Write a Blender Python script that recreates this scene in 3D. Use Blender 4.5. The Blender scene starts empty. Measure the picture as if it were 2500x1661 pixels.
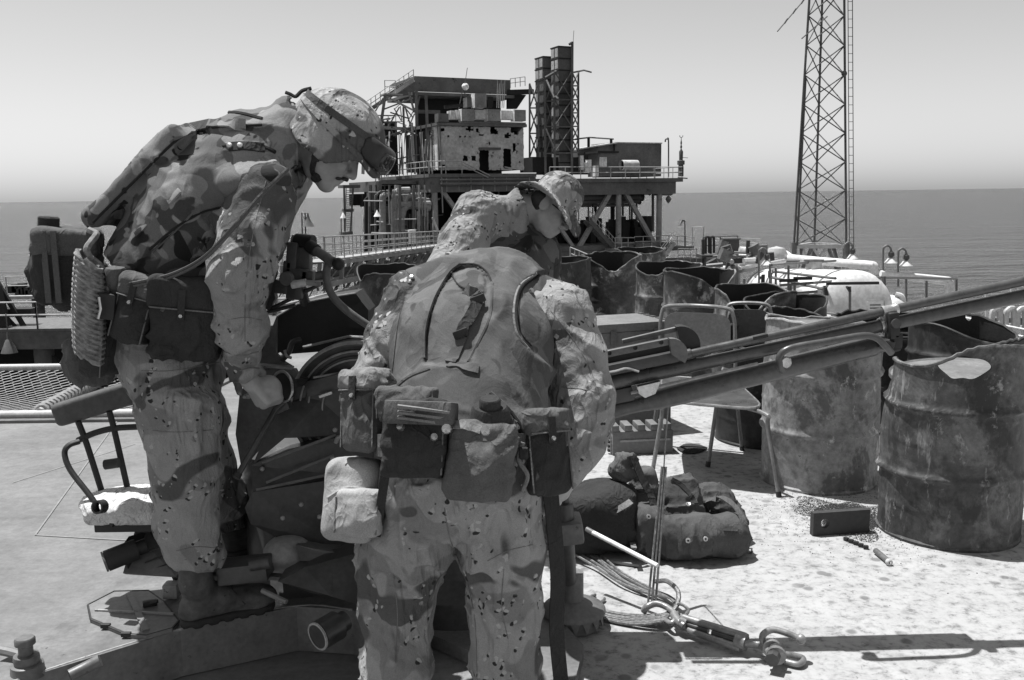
import bpy, bmesh, math, random
import numpy as np
from mathutils import Vector, Matrix
random.seed(7)
R = math.radians
scene = bpy.context.scene
col = scene.collection

# ---------------------------------------------------------------- camera
CAM_H = 1.50
PITCH = R(8.75)
ROLL = R(-0.8)
FPX = 2300.0                      # focal length in photograph pixels (2500 wide)
cam_d = bpy.data.cameras.new('camera')
cam_d.sensor_width = 36.0
cam_d.lens = FPX / 2500.0 * 36.0
cam_d.clip_start = 0.05
cam_d.clip_end = 200000.0
cam = bpy.data.objects.new('camera', cam_d)
col.objects.link(cam)
CAM_R = Matrix.Rotation(math.pi / 2 - PITCH, 3, 'X') @ Matrix.Rotation(ROLL, 3, 'Z')
cam.matrix_world = Matrix.Translation((0, 0, CAM_H)) @ CAM_R.to_4x4()
scene.camera = cam

# ---------------------------------------------------------------- sky, sun, exposure
SUN_EL = R(72)
SH = Vector((0.85, -0.53, 0)).normalized()        # direction in which shadows fall
w = bpy.data.worlds.new('World')
scene.world = w
w.use_nodes = True
nt = w.node_tree
nt.nodes.clear()
sky = nt.nodes.new('ShaderNodeTexSky')
sky.sky_type = 'NISHITA'
sky.sun_disc = False
sky.sun_elevation = SUN_EL
sky.sun_rotation = math.atan2(-SH.x, -SH.y)
sky.air_density = 1.0
sky.dust_density = 1.0
sky.ozone_density = 1.0
bw = nt.nodes.new('ShaderNodeRGBToBW')
bg = nt.nodes.new('ShaderNodeBackground')
bg.inputs['Strength'].default_value = 0.107
out = nt.nodes.new('ShaderNodeOutputWorld')
nt.links.new(sky.outputs[0], bw.inputs[0])
nt.links.new(bw.outputs[0], bg.inputs[0])
nt.links.new(bg.outputs[0], out.inputs[0])
sd = bpy.data.lights.new('sun', 'SUN')
sd.energy = 5.0
sd.angle = R(0.5)
sd.color = (1, 1, 1)
sun = bpy.data.objects.new('sun', sd)
col.objects.link(sun)
sv = Vector((SH.x * math.cos(SUN_EL), SH.y * math.cos(SUN_EL), -math.sin(SUN_EL)))
sun.rotation_euler = sv.to_track_quat('-Z', 'Y').to_euler()
sun.location = (-4, 6, 12)
scene.view_settings.view_transform = 'Standard'
scene.view_settings.look = 'None'
scene.view_settings.exposure = 0.46
scene.view_settings.gamma = 1.0
scene.view_settings.use_curve_mapping = False

# ---------------------------------------------------------------- measuring helpers
def ray(px, py):
    return CAM_R @ Vector(((px - 1250.0) / FPX, -(py - 830.5) / FPX, -1.0))
def P(px, py, Y):
    d = ray(px, py); t = Y / d.y
    return Vector((d.x * t, Y, CAM_H + d.z * t))
D = 2500.0 / 2360.0
def Pd(px, py, Y):
    return P(px * D, py * D, Y)
def G(px, py, z=0.0):
    d = ray(px, py); t = (z - CAM_H) / d.z
    return Vector((d.x * t, d.y * t, z))
def V(*a):
    return Vector(a)

# ---------------------------------------------------------------- materials (the picture is black and white)
MATS = {}
def g4(v):
    return (v, v, v, 1)
class NT:
    def __init__(s, name, rough=0.6, metal=0.0, spec=0.5):
        m = bpy.data.materials.new(name); m.use_nodes = True
        s.m = m; s.t = m.node_tree; s.n = s.t.nodes; s.l = s.t.links
        s.b = s.n['Principled BSDF']
        s.b.inputs['Roughness'].default_value = rough
        s.b.inputs['Metallic'].default_value = metal
        s.b.inputs['Specular IOR Level'].default_value = spec
        s.tc = s.n.new('ShaderNodeTexCoord')
        s.co = s.tc.outputs['Object']
        MATS[name] = m
    def mapping(s, scale=(1, 1, 1), loc=(0, 0, 0), rot=(0, 0, 0), co=None):
        k = s.n.new('ShaderNodeMapping')
        k.inputs['Scale'].default_value = scale; k.inputs['Location'].default_value = loc
        k.inputs['Rotation'].default_value = rot
        s.l.new(co or s.co, k.inputs['Vector']); return k.outputs[0]
    def noise(s, scale, detail=4, rough=0.55, co=None, dist=0.0):
        k = s.n.new('ShaderNodeTexNoise')
        k.inputs['Scale'].default_value = scale; k.inputs['Detail'].default_value = detail
        k.inputs['Roughness'].default_value = rough; k.inputs['Distortion'].default_value = dist
        s.l.new(co or s.co, k.inputs['Vector']); return k.outputs['Fac']
    def voro(s, scale, co=None, feature='F1', rand=1.0):
        k = s.n.new('ShaderNodeTexVoronoi'); k.feature = feature
        k.inputs['Scale'].default_value = scale; k.inputs['Randomness'].default_value = rand
        s.l.new(co or s.co, k.inputs['Vector']); return k
    def ramp(s, fac, stops, interp='LINEAR'):
        k = s.n.new('ShaderNodeValToRGB'); k.color_ramp.interpolation = interp
        e = k.color_ramp.elements
        while len(e) < len(stops): e.new(0.5)
        for el, (p, v) in zip(e, stops):
            el.position = p; el.color = g4(v)
        s.l.new(fac, k.inputs[0]); return k.outputs[0]
    def math(s, op, a, b=None, clamp=False):
        k = s.n.new('ShaderNodeMath'); k.operation = op; k.use_clamp = clamp
        for i, x in enumerate((a, b)):
            if x is None: continue
            if isinstance(x, (int, float)): k.inputs[i].default_value = x
            else: s.l.new(x, k.inputs[i])
        return k.outputs[0]
    def mix(s, fac, a, b):
        k = s.n.new('ShaderNodeMix'); k.data_type = 'FLOAT'
        for i, x in ((0, fac), (2, a), (3, b)):
            if isinstance(x, (int, float)): k.inputs[i].default_value = x
            else: s.l.new(x, k.inputs[i])
        return k.outputs[0]
    def base(s, x):
        if isinstance(x, (int, float)): s.b.inputs['Base Color'].default_value = g4(x)
        else: s.l.new(x, s.b.inputs['Base Color'])
    def rough(s, x):
        s.l.new(x, s.b.inputs['Roughness'])
    def crease(s, scale=13, rot=(0.3, 0.5, 0.2), st=(1, 1, 0.28), seed=(0, 0, 0)):
        """thin sharp cloth creases running along one direction"""
        n = s.noise(scale, 2, 0.5, s.mapping(st, seed, rot), dist=0.5)
        r = s.math('SUBTRACT', 1.0, s.math('MULTIPLY', s.math('ABSOLUTE', s.math('SUBTRACT', n, 0.5)), 9.0), True)
        m = s.ramp(s.noise(4.5, 2, 0.5, s.mapping((1, 1, 1), (seed[0] + 3.3, 1, 2))), [(0.42, 0), (0.6, 1)])
        return s.math('MULTIPLY', s.math('POWER', r, 1.6), m)
    def bump(s, h, strength=0.3, dist=0.01):
        k = s.n.new('ShaderNodeBump'); k.inputs['Strength'].default_value = strength
        k.inputs['Distance'].default_value = dist
        s.l.new(h, k.inputs['Height']); s.l.new(k.outputs[0], s.b.inputs['Normal'])

def gm(name, c, var=0.25, scale=8.0, rough=0.6, metal=0.0, bump=0.15, speck=None, spec=0.5, fine=60.0, bdist=0.004):
    """general worn surface: base c, patchy +-var, optional chips of another tone"""
    if name in MATS: return MATS[name]
    k = NT(name, rough, metal, spec)
    n1 = k.noise(scale, 5, 0.6)
    n2 = k.noise(fine, 3, 0.6)
    b = k.ramp(n1, [(0.3, c * (1 - var)), (0.7, c * (1 + var))])
    f = k.ramp(n2, [(0.3, 0.82), (0.7, 1.15)])
    x = k.math('MULTIPLY', b, f)
    if speck:
        amt, val, sc = speck
        n3 = k.noise(sc, 6, 0.7)
        msk = k.ramp(n3, [(1 - amt - 0.03, 0), (1 - amt + 0.02, 1)])
        x = k.mix(msk, x, val)
    k.base(x)
    k.rough(k.ramp(n1, [(0.3, max(rough - 0.12, 0.05)), (0.7, min(rough + 0.1, 1))]))
    if bump: k.bump(n2, bump, bdist)
    return k.m

# ---------------------------------------------------------------- mesh builder
def frame_from(d, up=Vector((0, 0, 1))):
    d = d.normalized()
    if abs(d.dot(up)) > 0.98: up = Vector((1, 0, 0))
    x = d.cross(up).normalized(); y = x.cross(d).normalized()
    return x, y, d
def root_loc(o):
    v = Vector((0, 0, 0))
    while o is not None:
        v += o.location; o = o.parent
    return v
def smooth_path(pts, n=6):
    """Catmull-Rom through the points"""
    pts = [Vector(p) for p in pts]
    q = [2 * pts[0] - pts[1]] + pts + [2 * pts[-1] - pts[-2]]
    res = []
    for i in range(1, len(q) - 2):
        a, b, c, d = q[i - 1], q[i], q[i + 1], q[i + 2]
        for k in range(n):
            t = k / n
            res.append(0.5 * ((2 * b) + (c - a) * t + (2 * a - 5 * b + 4 * c - d) * t * t + (3 * b - a - 3 * c + d) * t ** 3))
    res.append(pts[-1]); return res
class MB:
    def __init__(s):
        s.v = []; s.f = []
    def add(s, vs, fs):
        o = len(s.v); s.v.extend([tuple(x) for x in vs]); s.f.extend([tuple(i + o for i in f) for f in fs]); return s
    def box(s, c, size, rot=None):
        c = Vector(c); hx, hy, hz = [a / 2 for a in size]
        vs = []
        for x in (-hx, hx):
            for y in (-hy, hy):
                for z in (-hz, hz):
                    p = Vector((x, y, z))
                    vs.append(c + (rot @ p if rot else p))
        return s.add(vs, [(0, 1, 3, 2), (4, 6, 7, 5), (0, 4, 5, 1), (2, 3, 7, 6), (0, 2, 6, 4), (1, 5, 7, 3)])
    def cbox(s, c, size, b=0.01, rot=None):
        """box with chamfered edges"""
        c = Vector(c); h = [a / 2 for a in size]; b = min(b, min(h) * 0.9)
        bm = bmesh.new(); bmesh.ops.create_cube(bm, size=1)
        for v in bm.verts: v.co = Vector((v.co.x * size[0], v.co.y * size[1], v.co.z * size[2]))
        bmesh.ops.bevel(bm, geom=bm.edges[:], offset=b, segments=2, affect='EDGES', profile=0.6)
        vs = [c + (rot @ v.co if rot else v.co) for v in bm.verts]
        bm.verts.index_update()
        fs = [tuple(v.index for v in f.verts) for f in bm.faces]
        bm.free(); return s.add(vs, fs)
    def bar(s, a, b, w, h=None, up=Vector((0, 0, 1))):
        h = w if h is None else h
        a = Vector(a); b = Vector(b); x, y, d = frame_from(b - a, up)
        vs = []
        for p in (a, b):
            for (i, j) in ((-1, -1), (1, -1), (1, 1), (-1, 1)):
                vs.append(p + x * i * w / 2 + y * j * h / 2)
        return s.add(vs, [(3, 2, 1, 0), (4, 5, 6, 7), (0, 1, 5, 4), (1, 2, 6, 5), (2, 3, 7, 6), (3, 0, 4, 7)])
    def tube(s, pts, r, seg=8, cap=True, closed=False):
        pts = [Vector(p) for p in pts]; n = len(pts)
        rs = r if isinstance(r, (list, tuple)) else [r] * n
        tang = []
        for i in range(n):
            if closed: t = pts[(i + 1) % n] - pts[i - 1]
            else: t = pts[min(i + 1, n - 1)] - pts[max(i - 1, 0)]
            tang.append(t.normalized() if t.length > 1e-9 else Vector((0, 0, 1)))
        x, y, d = frame_from(tang[0])
        vs = []; fs = []
        for i in range(n):
            t = tang[i]
            x = (x - t * x.dot(t))
            x = x.normalized() if x.length > 1e-6 else frame_from(t)[0]
            y = t.cross(x)
            for k in range(seg):
                a = 2 * math.pi * k / seg
                vs.append(pts[i] + (x * math.cos(a) + y * math.sin(a)) * rs[i])
        m = n if closed else n - 1
        for i in range(m):
            j = (i + 1) % n
            for k in range(seg):
                k2 = (k + 1) % seg
                fs.append((i * seg + k, i * seg + k2, j * seg + k2, j * seg + k))
        if cap and not closed:
            fs.append(tuple(range(seg - 1, -1, -1))); fs.append(tuple((n - 1) * seg + k for k in range(seg)))
        return s.add(vs, fs)
    def cyl(s, a, b, r, r2=None, seg=16):
        return s.tube([a, b], [r, r if r2 is None else r2], seg)
    def ball(s, c, r, seg=10, rings=7, sc=(1, 1, 1)):
        c = Vector(c); prof = []
        for i in range(rings + 1):
            a = math.pi * i / rings
            prof.append((math.sin(a) * r, -math.cos(a) * r))
        return s.lathe(prof, c, seg=seg, sc=sc)
    def lathe(s, prof, c=(0, 0, 0), axis=Vector((0, 0, 1)), seg=24, sc=(1, 1, 1), a0=0.0, a1=2 * math.pi):
        c = Vector(c); x, y, d = frame_from(Vector(axis))
        full = abs(a1 - a0 - 2 * math.pi) < 1e-6
        m = seg if full else seg + 1
        vs = []; fs = []
        for (r, z) in prof:
            r = max(r, 1e-5)
            for k in range(m):
                a = a0 + (a1 - a0) * k / seg
                vs.append(c + x * math.cos(a) * r * sc[0] + y * math.sin(a) * r * sc[1] + d * z * sc[2])
        for i in range(len(prof) - 1):
            for k in range(seg):
                k2 = (k + 1) % m
                fs.append((i * m + k, i * m + k2, (i + 1) * m + k2, (i + 1) * m + k))
        return s.add(vs, fs)
    def prism(s, poly, off):
        poly = [Vector(p) for p in poly]; off = Vector(off); n = len(poly)
        vs = poly + [p + off for p in poly]
        fs = [tuple(range(n - 1, -1, -1)), tuple(range(n, 2 * n))]
        for i in range(n):
            j = (i + 1) % n
            fs.append((i, j, n + j, n + i))
        return s.add(vs, fs)
    def ribbon(s, pts, nrm, width, th=0.003):
        """flat strap: pts along it, nrm = outward normals (or one), width across"""
        pts = [Vector(p) for p in pts]; n = len(pts)
        ns = nrm if isinstance(nrm, list) else [Vector(nrm)] * n
        vs = []; fs = []
        for i in range(n):
            t = (pts[min(i + 1, n - 1)] - pts[max(i - 1, 0)]).normalized()
            nn = Vector(ns[i]); nn = (nn - t * nn.dot(t)).normalized(); b = t.cross(nn)
            for (p, q) in ((-1, 0), (1, 0), (1, 1), (-1, 1)):
                vs.append(pts[i] + b * p * width / 2 + nn * q * th)
        for i in range(n - 1):
            for k in range(4):
                k2 = (k + 1) % 4
                fs.append((i * 4 + k, i * 4 + k2, (i + 1) * 4 + k2, (i + 1) * 4 + k))
        fs.append((3, 2, 1, 0)); fs.append(tuple((n - 1) * 4 + k for k in range(4)))
        return s.add(vs, fs)
    def build(s, name, m, parent=None, smooth=None, local=False, angle=40):
        off = Vector((0, 0, 0)) if (parent is None or local) else root_loc(parent)
        me = bpy.data.meshes.new(name)
        me.from_pydata([(x - off.x, y - off.y, z - off.z) for (x, y, z) in s.v], [], s.f)
        bm = bmesh.new(); bm.from_mesh(me); bmesh.ops.recalc_face_normals(bm, faces=bm.faces[:]); bm.to_mesh(me); bm.free()
        return link_mesh(name, me, m, parent, smooth, angle)
def link_mesh(name, me, m, parent=None, smooth=None, angle=40):
    if m is not None: me.materials.append(m if not isinstance(m, str) else MATS[m])
    o = bpy.data.objects.new(name, me); col.objects.link(o)
    if parent is not None: o.parent = parent
    if smooth == 'all':
        me.polygons.foreach_set('use_smooth', [True] * len(me.polygons))
    elif smooth != 'flat':
        me.polygons.foreach_set('use_smooth', [True] * len(me.polygons))
        try: me.set_sharp_from_angle(angle=R(angle))
        except Exception: pass
    me.update()
    return o
def tag(o, label=None, cat=None, group=None, kind=None):
    if label: o['label'] = label
    if cat: o['category'] = cat
    if group: o['group'] = group
    if kind: o['kind'] = kind
    return o
def thing(name, label, cat, loc=(0, 0, 0), group=None):
    o = bpy.data.objects.new(name, None); o.empty_display_size = 0.1
    col.objects.link(o); o.location = loc
    return tag(o, label, cat, group)
def copy_tree(o, parent=None):
    c = o.copy(); col.objects.link(c)
    if parent is not None: c.parent = parent
    for ch in list(o.children): copy_tree(ch, c)
    return c
from mathutils.bvhtree import BVHTree
# ---------------------------------------------------------------- sculpting kit: signed distance fields meshed with surface nets
_rs = np.random.RandomState(3)
_perm = _rs.permutation(256).astype(np.int64); _perm = np.concatenate([_perm, _perm, _perm])
_grad = _rs.normal(size=(256, 3)); _grad /= np.linalg.norm(_grad, axis=1)[:, None]
def pnoise(p):
    i = np.floor(p).astype(np.int64); f = p - i
    u = f * f * f * (f * (f * 6 - 15) + 10)
    i = i & 255
    def gr(dx, dy, dz):
        h = _perm[_perm[_perm[(i[:, 0] + dx) & 255] + ((i[:, 1] + dy) & 255)] + ((i[:, 2] + dz) & 255)]
        return _grad[h, 0] * (f[:, 0] - dx) + _grad[h, 1] * (f[:, 1] - dy) + _grad[h, 2] * (f[:, 2] - dz)
    def lp(a, b, t): return a + (b - a) * t
    x00 = lp(gr(0, 0, 0), gr(1, 0, 0), u[:, 0]); x10 = lp(gr(0, 1, 0), gr(1, 1, 0), u[:, 0])
    x01 = lp(gr(0, 0, 1), gr(1, 0, 1), u[:, 0]); x11 = lp(gr(0, 1, 1), gr(1, 1, 1), u[:, 0])
    return lp(lp(x00, x10, u[:, 1]), lp(x01, x11, u[:, 1]), u[:, 2]) * 1.6
def smin(a, b, k):
    if k <= 0: return np.minimum(a, b)
    h = np.clip(0.5 + 0.5 * (b - a) / k, 0, 1)
    return b + (a - b) * h - k * h * (1 - h)
def smax(a, b, k):
    return -smin(-a, -b, k)
def A(v): return np.array(v, dtype=float)
def rc(a, b, ra, rb=None):
    a = A(a); b = A(b); rb = ra if rb is None else rb; ba = b - a; L = max(ba.dot(ba), 1e-9)
    def f(p):
        q = p - a; t = np.clip(q @ ba / L, 0, 1)
        return np.linalg.norm(q - t[:, None] * ba, axis=1) - (ra + (rb - ra) * t)
    m = max(ra, rb)
    f.bb = (np.minimum(a, b) - m, np.maximum(a, b) + m); return f
def rcx(a, b, ra, rb, flat, side):
    """tapered capsule squeezed across `side` by factor flat (>1 = thinner)"""
    a = A(a); b = A(b); s = A(Vector(side).normalized()); ba = b - a; L = max(ba.dot(ba), 1e-9)
    def f(p):
        q = p - a; t = np.clip(q @ ba / L, 0, 1)
        r = q - t[:, None] * ba
        c = r @ s
        r = r + (c * (flat - 1))[:, None] * s
        return (np.linalg.norm(r, axis=1) - (ra + (rb - ra) * t)) / max(flat, 1)
    m = max(ra, rb) / min(flat, 1)
    f.bb = (np.minimum(a, b) - m, np.maximum(a, b) + m); return f
def ell(c, r, M=None):
    c = A(c); r = A(r); Mt = np.array(M) if M is not None else np.eye(3)      # columns = local axes
    def f(p):
        q = (p - c) @ Mt
        k0 = np.linalg.norm(q / r, axis=1); k1 = np.linalg.norm(q / (r * r), axis=1)
        return k0 * (k0 - 1) / np.maximum(k1, 1e-6)
    m = r.max(); f.bb = (c - m, c + m); return f
def rbx(c, half, rad, M=None):
    c = A(c); h = A(half) - rad; Mt = np.array(M) if M is not None else np.eye(3)
    def f(p):
        q = np.abs((p - c) @ Mt) - h
        return np.linalg.norm(np.maximum(q, 0), axis=1) + np.minimum(q.max(axis=1), 0) - rad
    m = np.linalg.norm(A(half)); f.bb = (c - m, c + m); return f
def half(c, n):
    c = A(c); n = A(Vector(n).normalized())
    def f(p): return (p - c) @ n          # negative behind the plane
    f.bb = None; return f
class Sdf:
    def __init__(s): s.ops = []; s.lo = None; s.hi = None; s.post = []
    def add(s, f, k=0.02):
        s.ops.append(('u', f, k))
        if f.bb is not None:
            s.lo = f.bb[0] if s.lo is None else np.minimum(s.lo, f.bb[0])
            s.hi = f.bb[1] if s.hi is None else np.maximum(s.hi, f.bb[1])
        return s
    def chain(s, pts, k=0.02):
        for (a, ra), (b, rb) in zip(pts[:-1], pts[1:]): s.add(rc(a, b, ra, rb), k)
        return s
    def sub(s, f, k=0.01): s.ops.append(('s', f, k)); return s
    def keep(s, f, k=0.01): s.ops.append(('i', f, k)); return s      # intersect
    def disp(s, fn): s.post.append(fn); return s
    def folds(s, amp, freq, stretch=(1, 1, 1), M=None, ridge=True, seed=0.0):
        st = A(stretch); Mt = np.array(M) if M is not None else np.eye(3)
        def fn(p, d):
            q0 = (p @ Mt)
            q = q0 * st * freq + seed
            wv = pnoise(q0 * 7.0 + seed + 5.5)
            q = q + 0.45 * wv[:, None]
            n = pnoise(q)
            if ridge:
                n = np.clip(1 - 2.0 * np.abs(n), 0, 1) ** 2 * 1.35 - 0.40
                n = n * np.clip(0.55 + 1.1 * pnoise(q0 * 5.0 + 2 * seed + 1.3), 0.12, 1.2)
            return d - amp * n
        s.post.append(fn); return s
    def __call__(s, p):
        d = np.full(len(p), 0.5)
        for op, f, k in s.ops:
            if f.bb is None or op == 'i': m = slice(None)
            else:
                mg = 0.09 + k
                m = np.nonzero(((p > f.bb[0] - mg) & (p < f.bb[1] + mg)).all(axis=1))[0]
                if not len(m): continue
            e = f(p[m])
            if op == 'u': d[m] = smin(d[m], e, k)
            elif op == 's': d[m] = smax(d[m], -e, k)
            else: d[m] = smax(d[m], e, k)
        if s.post:
            m = np.nonzero(np.abs(d) < s.band)[0]
            if len(m):
                dd = d[m]; pp = p[m]
                for fn in s.post: dd = fn(pp, dd)
                d[m] = dd
        return d
    band = 0.035
    bvh = None
    def tree(s):
        if s.bvh is None:
            v, f = s.mesh(0.012); s.set_tree(v, f)
        return s.bvh
    def set_tree(s, v, f):
        s.bvh = BVHTree.FromPolygons([tuple(x) for x in v.tolist()], f.tolist())
    def hit(s, px, py, start=1.0, far=7.0):
        """point and normal where the camera ray through a photo pixel meets the surface"""
        loc, nrm, idx, dist = s.tree().ray_cast(Vector((0, 0, CAM_H)), ray(px, py).normalized())
        if loc is None: return None
        return loc, nrm
    def path(s, pts, n=6, lift=0.0):
        """photo pixels -> points and normals lying on the surface"""
        q = smooth_path([(x, y, 0) for x, y in pts], n); P_ = []; N_ = []
        for v in q:
            r_ = s.hit(v.x, v.y)
            if r_ is None: continue
            if P_ and (r_[0] - P_[-1]).length > 0.12: continue
            P_.append(r_[0] + r_[1] * lift); N_.append(r_[1])
        return P_, N_
    def loop(s, c, n, x0, seg=40, lift=0.0, rmax=0.5):
        """closed loop where a plane through c cuts the surface, seen outward from c"""
        c = Vector(c); n = Vector(n).normalized(); x = Vector(x0); x = (x - n * x.dot(n)).normalized(); y = n.cross(x)
        P_ = []; N_ = []; tr = s.tree()
        for i in range(seg):
            a = 2 * math.pi * i / seg; dv = x * math.cos(a) + y * math.sin(a)
            loc, nrm, idx, dist = tr.ray_cast(c + dv * rmax, -dv)
            if loc is None: continue
            P_.append(loc + dv * lift); N_.append(dv)
        return P_, N_
    def mesh(s, h):
        lo = s.lo - 0.03; hi = s.hi + 0.03; c = 4
        n = (np.ceil((hi - lo) / (h * c)).astype(int) + 1)
        ax = [lo[i] + np.arange(n[i] + 1) * h * c for i in range(3)]
        gx, gy, gz = np.meshgrid(*ax, indexing='ij')
        pc = np.stack([gx.ravel(), gy.ravel(), gz.ravel()], 1)
        dc = s(pc).reshape(gx.shape)
        act = np.abs(dc) < h * c * 1.25 + 0.014
        cell = np.zeros(tuple(n), bool); neg = dc < 0
        mn = dc[:-1, :-1, :-1].copy()
        for dx in (0, 1):
            for dy in (0, 1):
                for dz in (0, 1):
                    sl = (slice(dx, n[0] + dx), slice(dy, n[1] + dy), slice(dz, n[2] + dz))
                    cell |= act[sl]
        N = n * c
        Dv = np.repeat(np.repeat(np.repeat(mn, c, 0), c, 1), c, 2)
        Dv = np.where(Dv < 0, -1.0, 1.0)
        mask = np.repeat(np.repeat(np.repeat(cell, c, 0), c, 1), c, 2)
        ii = np.argwhere(mask)
        pts = lo + ii * h
        vals = np.concatenate([s(pts[k:k + 200000]) for k in range(0, len(pts), 200000)]) if len(pts) else np.zeros(0)
        Dv[ii[:, 0], ii[:, 1], ii[:, 2]] = vals
        return surface_nets(Dv, lo, h)
    def build(s, name, m, parent=None, h=0.008, relax=1):
        v, f = s.mesh(h)
        if relax: v = relax_mesh(v, f, relax)
        s.set_tree(v, f)
        off = A(root_loc(parent)) if parent is not None else np.zeros(3)
        me = bpy.data.meshes.new(name)
        v = (v - off).astype(np.float32)
        me.vertices.add(len(v)); me.vertices.foreach_set('co', v.ravel())
        me.loops.add(len(f) * 4); me.polygons.add(len(f))
        me.loops.foreach_set('vertex_index', f.astype(np.int32).ravel())
        me.polygons.foreach_set('loop_start', np.arange(0, len(f) * 4, 4, dtype=np.int32))
        me.polygons.foreach_set('loop_total', np.full(len(f), 4, dtype=np.int32))
        me.update(calc_edges=True); me.validate()
        return link_mesh(name, me, m, parent, 'all')
def relax_mesh(v, f, it):
    n = len(v)
    for _ in range(it):
        acc = np.zeros_like(v); cnt = np.zeros(n)
        for k in range(4):
            a = f[:, k]; b = f[:, (k + 1) % 4]
            for c in range(3):
                acc[:, c] += np.bincount(a, v[b, c], n) + np.bincount(b, v[a, c], n)
            cnt += np.bincount(a, minlength=n) + np.bincount(b, minlength=n)
        v = v * 0.5 + 0.5 * acc / np.maximum(cnt, 1)[:, None]
    return v
def surface_nets(Dv, lo, h):
    nx, ny, nz = Dv.shape
    S = Dv < 0
    cs = np.zeros((nx - 1, ny - 1, nz - 1), np.int8)
    for dx in (0, 1):
        for dy in (0, 1):
            for dz in (0, 1):
                cs += S[dx:nx - 1 + dx, dy:ny - 1 + dy, dz:nz - 1 + dz]
    ci = np.argwhere((cs > 0) & (cs < 8))
    idx = np.full(cs.shape, -1, np.int64); idx[ci[:, 0], ci[:, 1], ci[:, 2]] = np.arange(len(ci))
    acc = np.zeros((len(ci), 3)); cnt = np.zeros(len(ci))
    cor = [(a, b, c) for a in (0, 1) for b in (0, 1) for c in (0, 1)]
    for p in cor:
        for axis in range(3):
            if p[axis]: continue
            q = list(p); q[axis] = 1
            d0 = Dv[ci[:, 0] + p[0], ci[:, 1] + p[1], ci[:, 2] + p[2]]
            d1 = Dv[ci[:, 0] + q[0], ci[:, 1] + q[1], ci[:, 2] + q[2]]
            m = (d0 < 0) != (d1 < 0)
            t = np.where(m, d0 / np.where(m, d0 - d1, 1), 0)
            pos = np.tile(np.array(p, float), (len(ci), 1)); pos[:, axis] = t
            acc += pos * m[:, None]; cnt += m
    v = lo + (ci + acc / cnt[:, None]) * h
    faces = []
    for axis in range(3):
        a = [slice(None)] * 3; b = [slice(None)] * 3
        a[axis] = slice(0, -1); b[axis] = slice(1, None)
        ch = S[tuple(a)] != S[tuple(b)]
        e = np.argwhere(ch)
        o1, o2 = [k for k in range(3) if k != axis]
        ok = (e[:, o1] > 0) & (e[:, o2] > 0) & (e[:, o1] < cs.shape[o1]) & (e[:, o2] < cs.shape[o2])
        e = e[ok]
        if not len(e): continue
        def gi(d1, d2):
            t = e.copy(); t[:, o1] += d1; t[:, o2] += d2
            return idx[t[:, 0], t[:, 1], t[:, 2]]
        qd = np.stack([gi(-1, -1), gi(0, -1), gi(0, 0), gi(-1, 0)], 1)
        inside = S[e[:, 0], e[:, 1], e[:, 2]]
        flip = inside if axis != 1 else ~inside
        qd = np.where(flip[:, None], qd, qd[:, ::-1])
        faces.append(qd)
    f = np.concatenate(faces); f = f[(f >= 0).all(axis=1)]
    return v, f
def panel(poly, depth, edge=4.0):
    """sheet of cloth lying deeper (depth>0) or prouder (depth<0) inside an outline measured on the photograph"""
    q = np.array([(v.x, v.y) for v in smooth_path([(x, y, 0) for x, y in list(poly) + [poly[0]]], 4)][:-1])
    Rm = np.array(CAM_R)
    def fn(p, d):
        c = (p - np.array([0, 0, CAM_H])) @ Rm
        px = 1250 - FPX * c[:, 0] / c[:, 2]; py = 830.5 + FPX * c[:, 1] / c[:, 2]
        n = len(q); inside = np.zeros(len(p), bool); dist = np.full(len(p), 1e9)
        for i in range(n):
            x0, y0 = q[i]; x1, y1 = q[(i + 1) % n]
            c_ = (y0 > py) != (y1 > py)
            xi = (x1 - x0) * (py - y0) / (y1 - y0 if abs(y1 - y0) > 1e-9 else 1e-9) + x0
            inside ^= c_ & (px < xi)
            ex, ey = x1 - x0, y1 - y0; L2 = max(ex * ex + ey * ey, 1e-9)
            t = np.clip(((px - x0) * ex + (py - y0) * ey) / L2, 0, 1)
            dist = np.minimum(dist, np.hypot(px - x0 - t * ex, py - y0 - t * ey))
        sd = np.where(inside, dist, -dist)
        m = np.clip(0.5 + sd / edge, 0, 1)
        return d + depth * m
    return fn
def axes(fwd, up):
    """matrix with columns: forward, left, up"""
    f = Vector(fwd).normalized(); u = Vector(up); u = (u - f * u.dot(f)).normalized(); l = u.cross(f)
    return np.array([[f.x, l.x, u.x], [f.y, l.y, u.y], [f.z, l.z, u.z]])
# ---------------------------------------------------------------- plain materials
STEEL_D = gm('dark_steel', 0.055, 0.35, 9, 0.42, 0.0, 0.12, None, 0.5)
STEEL_M = gm('grey_painted_steel', 0.12, 0.3, 7, 0.5, 0.0, 0.12, (0.30, 0.06, 20))
STEEL_L = gm('light_painted_steel', 0.42, 0.2, 5, 0.5, 0.0, 0.08, (0.3, 0.2, 14))
GUNMET = gm('gun_paint', 0.058, 0.3, 10, 0.4, 0.0, 0.1, (0.27, 0.10, 30))
BARREL = gm('barrel_steel', 0.09, 0.2, 14, 0.34, 0.25, 0.06, (0.25, 0.16, 50))
BLACK = gm('black_rubber', 0.018, 0.3, 20, 0.6)
WHITE = gm('white_paint', 0.72, 0.1, 4, 0.5, 0.0, 0.05, (0.28, 0.45, 9))
RUSTY = gm('rusty_steel', 0.10, 0.55, 6, 0.75, 0.0, 0.3, (0.36, 0.26, 12))
CHROME = gm('bare_metal', 0.55, 0.2, 10, 0.28, 0.7, 0.05)

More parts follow.
